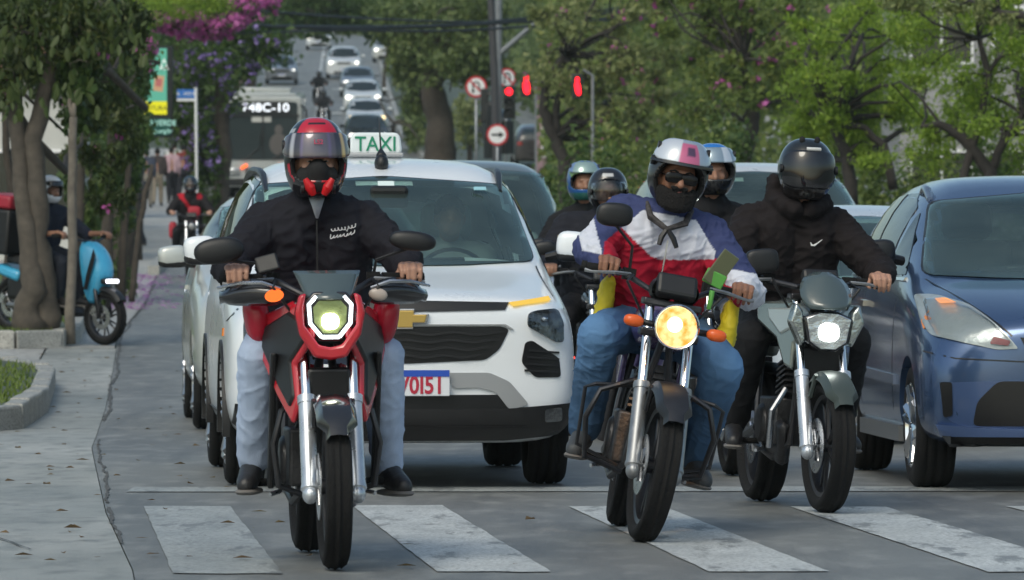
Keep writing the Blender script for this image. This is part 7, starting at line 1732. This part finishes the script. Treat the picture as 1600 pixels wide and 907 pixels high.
for k, (px, py, dd, lb) in enumerate(((822, 133, 172, 'red-lit traffic signal hanging left of the bent dark trunk'), (902, 135, 108.5, 'red-lit pedestrian signal showing through the branches right of the bent trunk'))):
    q = P(px, py, dd); zb2 = zg(q.x, dd); r = thing('pedestrian_signal', lb, 'traffic signal', (q.x, dd, zb2)); z = q.z - zb2
    g = G(); g.tube([(.28, .1, -.1), (.28, .1, z + .2), (.1, .1, z + .3)], .03, 8); obj('pole', g, M_ALU, r)
    sc_ = dd / 160; g = G(); g.box((0, .06, z), (.30 * sc_, .12, .66 * sc_)); hd = obj('signal_head', g, M_PANEL, r, True, bevel=.02)
    g = G(); g.ell((.02 * (1 - k), -.02, z + .17 * sc_), ((.055 + .02 * (1 - k)) * sc_, .02, .075 * sc_)); g.ell((0.01, -.02, z - .06 * sc_), ((.075 + .015 * (1 - k)) * sc_, .02, .19 * sc_), (0, -.15, 0), 16, 10, .8); obj('red_figure', g, emis('red_signal', (1, .01, .02), 4), hd)
# utility pole, wires
d = 160; p = P(771, 405, d); up_ = thing('utility_pole', 'leaning dark utility pole just left of the grey signal pole', 'pole', (p.x, d + 2, zg(p.x, d)))
g = G(); g.tube([(.12, 0, -.1), (0.02, 0, 4), (-.16, 0, 8)], [.12, .11, .09], 10); obj('pole_shaft', g, mat('dark_pole', (.05, .05, .055), .7), up_)
for k, (y0, y1, sag, rr) in enumerate(((30, 14, 14, .05), (26, 22, 20, .035), (42, 8, 10, .03), (4, 30, 12, .03))):
    a = P(360, y0 + 10, 150); b2_ = P(1010, y1, 166); g = G(); pts = [a.lerp(b2_, i / 24) - Vector((0, 0, sag / 60 * math.sin(math.pi * i / 24))) for i in range(25)]; g.tube(pts, rr, 6)
    tag(obj('overhead_cable', g, M_BLACK, None), ('thick black cable crossing above the road near the top of the photo', 'thinner cable sagging just under the thick one', 'highest thin cable over the road', 'thin cable sloping down to the right over the road')[k], 'cable')
# buildings glimpsed through the trees
M_WALLW = M_WALLW if 'M_WALLW' in globals() else mat('pale_render', (.50, .50, .47), .8, var=.15, vscale=.8, bump=.2, bscale=20); M_WALLP = mat('pinkish_render', (.30, .20, .22), .8, var=.15, vscale=.8); M_ROOFT = mat('clay_roof', (.20, .10, .07), .8, var=.3, vscale=3)
def house(label, px, d, w, h, dep, m, nwin=4, nfl=2):
    b = Bp(px, d); r = thing('house', label, 'house', b)
    g = G(); g.box((0, dep / 2, h / 2 - .5), (w, dep, h + 1)); obj('wall', g, m, r, False)
    g = G(); g.prism([(-w / 2 - .3, h), (w / 2 + .3, h), (w / 2 - 1, h + 1.2), (-w / 2 + 1, h + 1.2)], -.4, dep + .4); rf = obj('roof', g, M_ROOFT, r, False)
    for f in range(nfl):
        for i in range(nwin):
            x = -w / 2 + w * (i + .5) / nwin; z = 1.6 + f * 2.9; g = G(); g.box((x, -.02, z), (1.3, .08, 1.2)); fr = obj('window', g, M_WHITE, r, False); g = G(); g.box((x - .31, -.05, z), (.56, .04, 1.06)); g.box((x + .31, -.05, z), (.56, .04, 1.06)); obj('pane', g, M_GLASSD, fr, False)
    return r
house('white building glimpsed behind the leaning trees at the left edge', 18, 118, 2.4, 3.6, 5, M_WALLW, 2, 1)
house('pinkish house glimpsed behind the bent dark trunk', 940, 230, 5.0, 3.6, 7, M_WALLP, 3, 1)
0 and house('pale house glimpsed through the bright green trees on the right', 1340, 150, 6, 3.2, 6, M_WALLW, 4, 1)
house('grey tiled house glimpsed in the top right corner', 1600, 120, 5, 6.2, 6, mat('grey_render', (.3, .3, .3), .8, var=.2), 3, 2)

# ------------------------------------------------------------------ evening haze over the avenue
hz_g = G(); hz_g.box((0, 380, 34), (700, 1000, 76)); hz_m = bpy.data.materials.new('haze'); hz_m.use_nodes = True; n_, l_ = nt(hz_m); n_.clear()
o_ = n_.new('ShaderNodeOutputMaterial'); v_ = n_.new('ShaderNodeVolumePrincipled'); v_.inputs['Color'].default_value = (.76, .88, .86, 1); v_.inputs['Density'].default_value = .00022; v_.inputs['Anisotropy'].default_value = .1
l_.new(v_.outputs[0], o_.inputs['Volume']); hz = obj('haze', hz_g, hz_m, None, False); tag(hz, 'thin evening haze over the avenue', 'haze', kind='stuff')
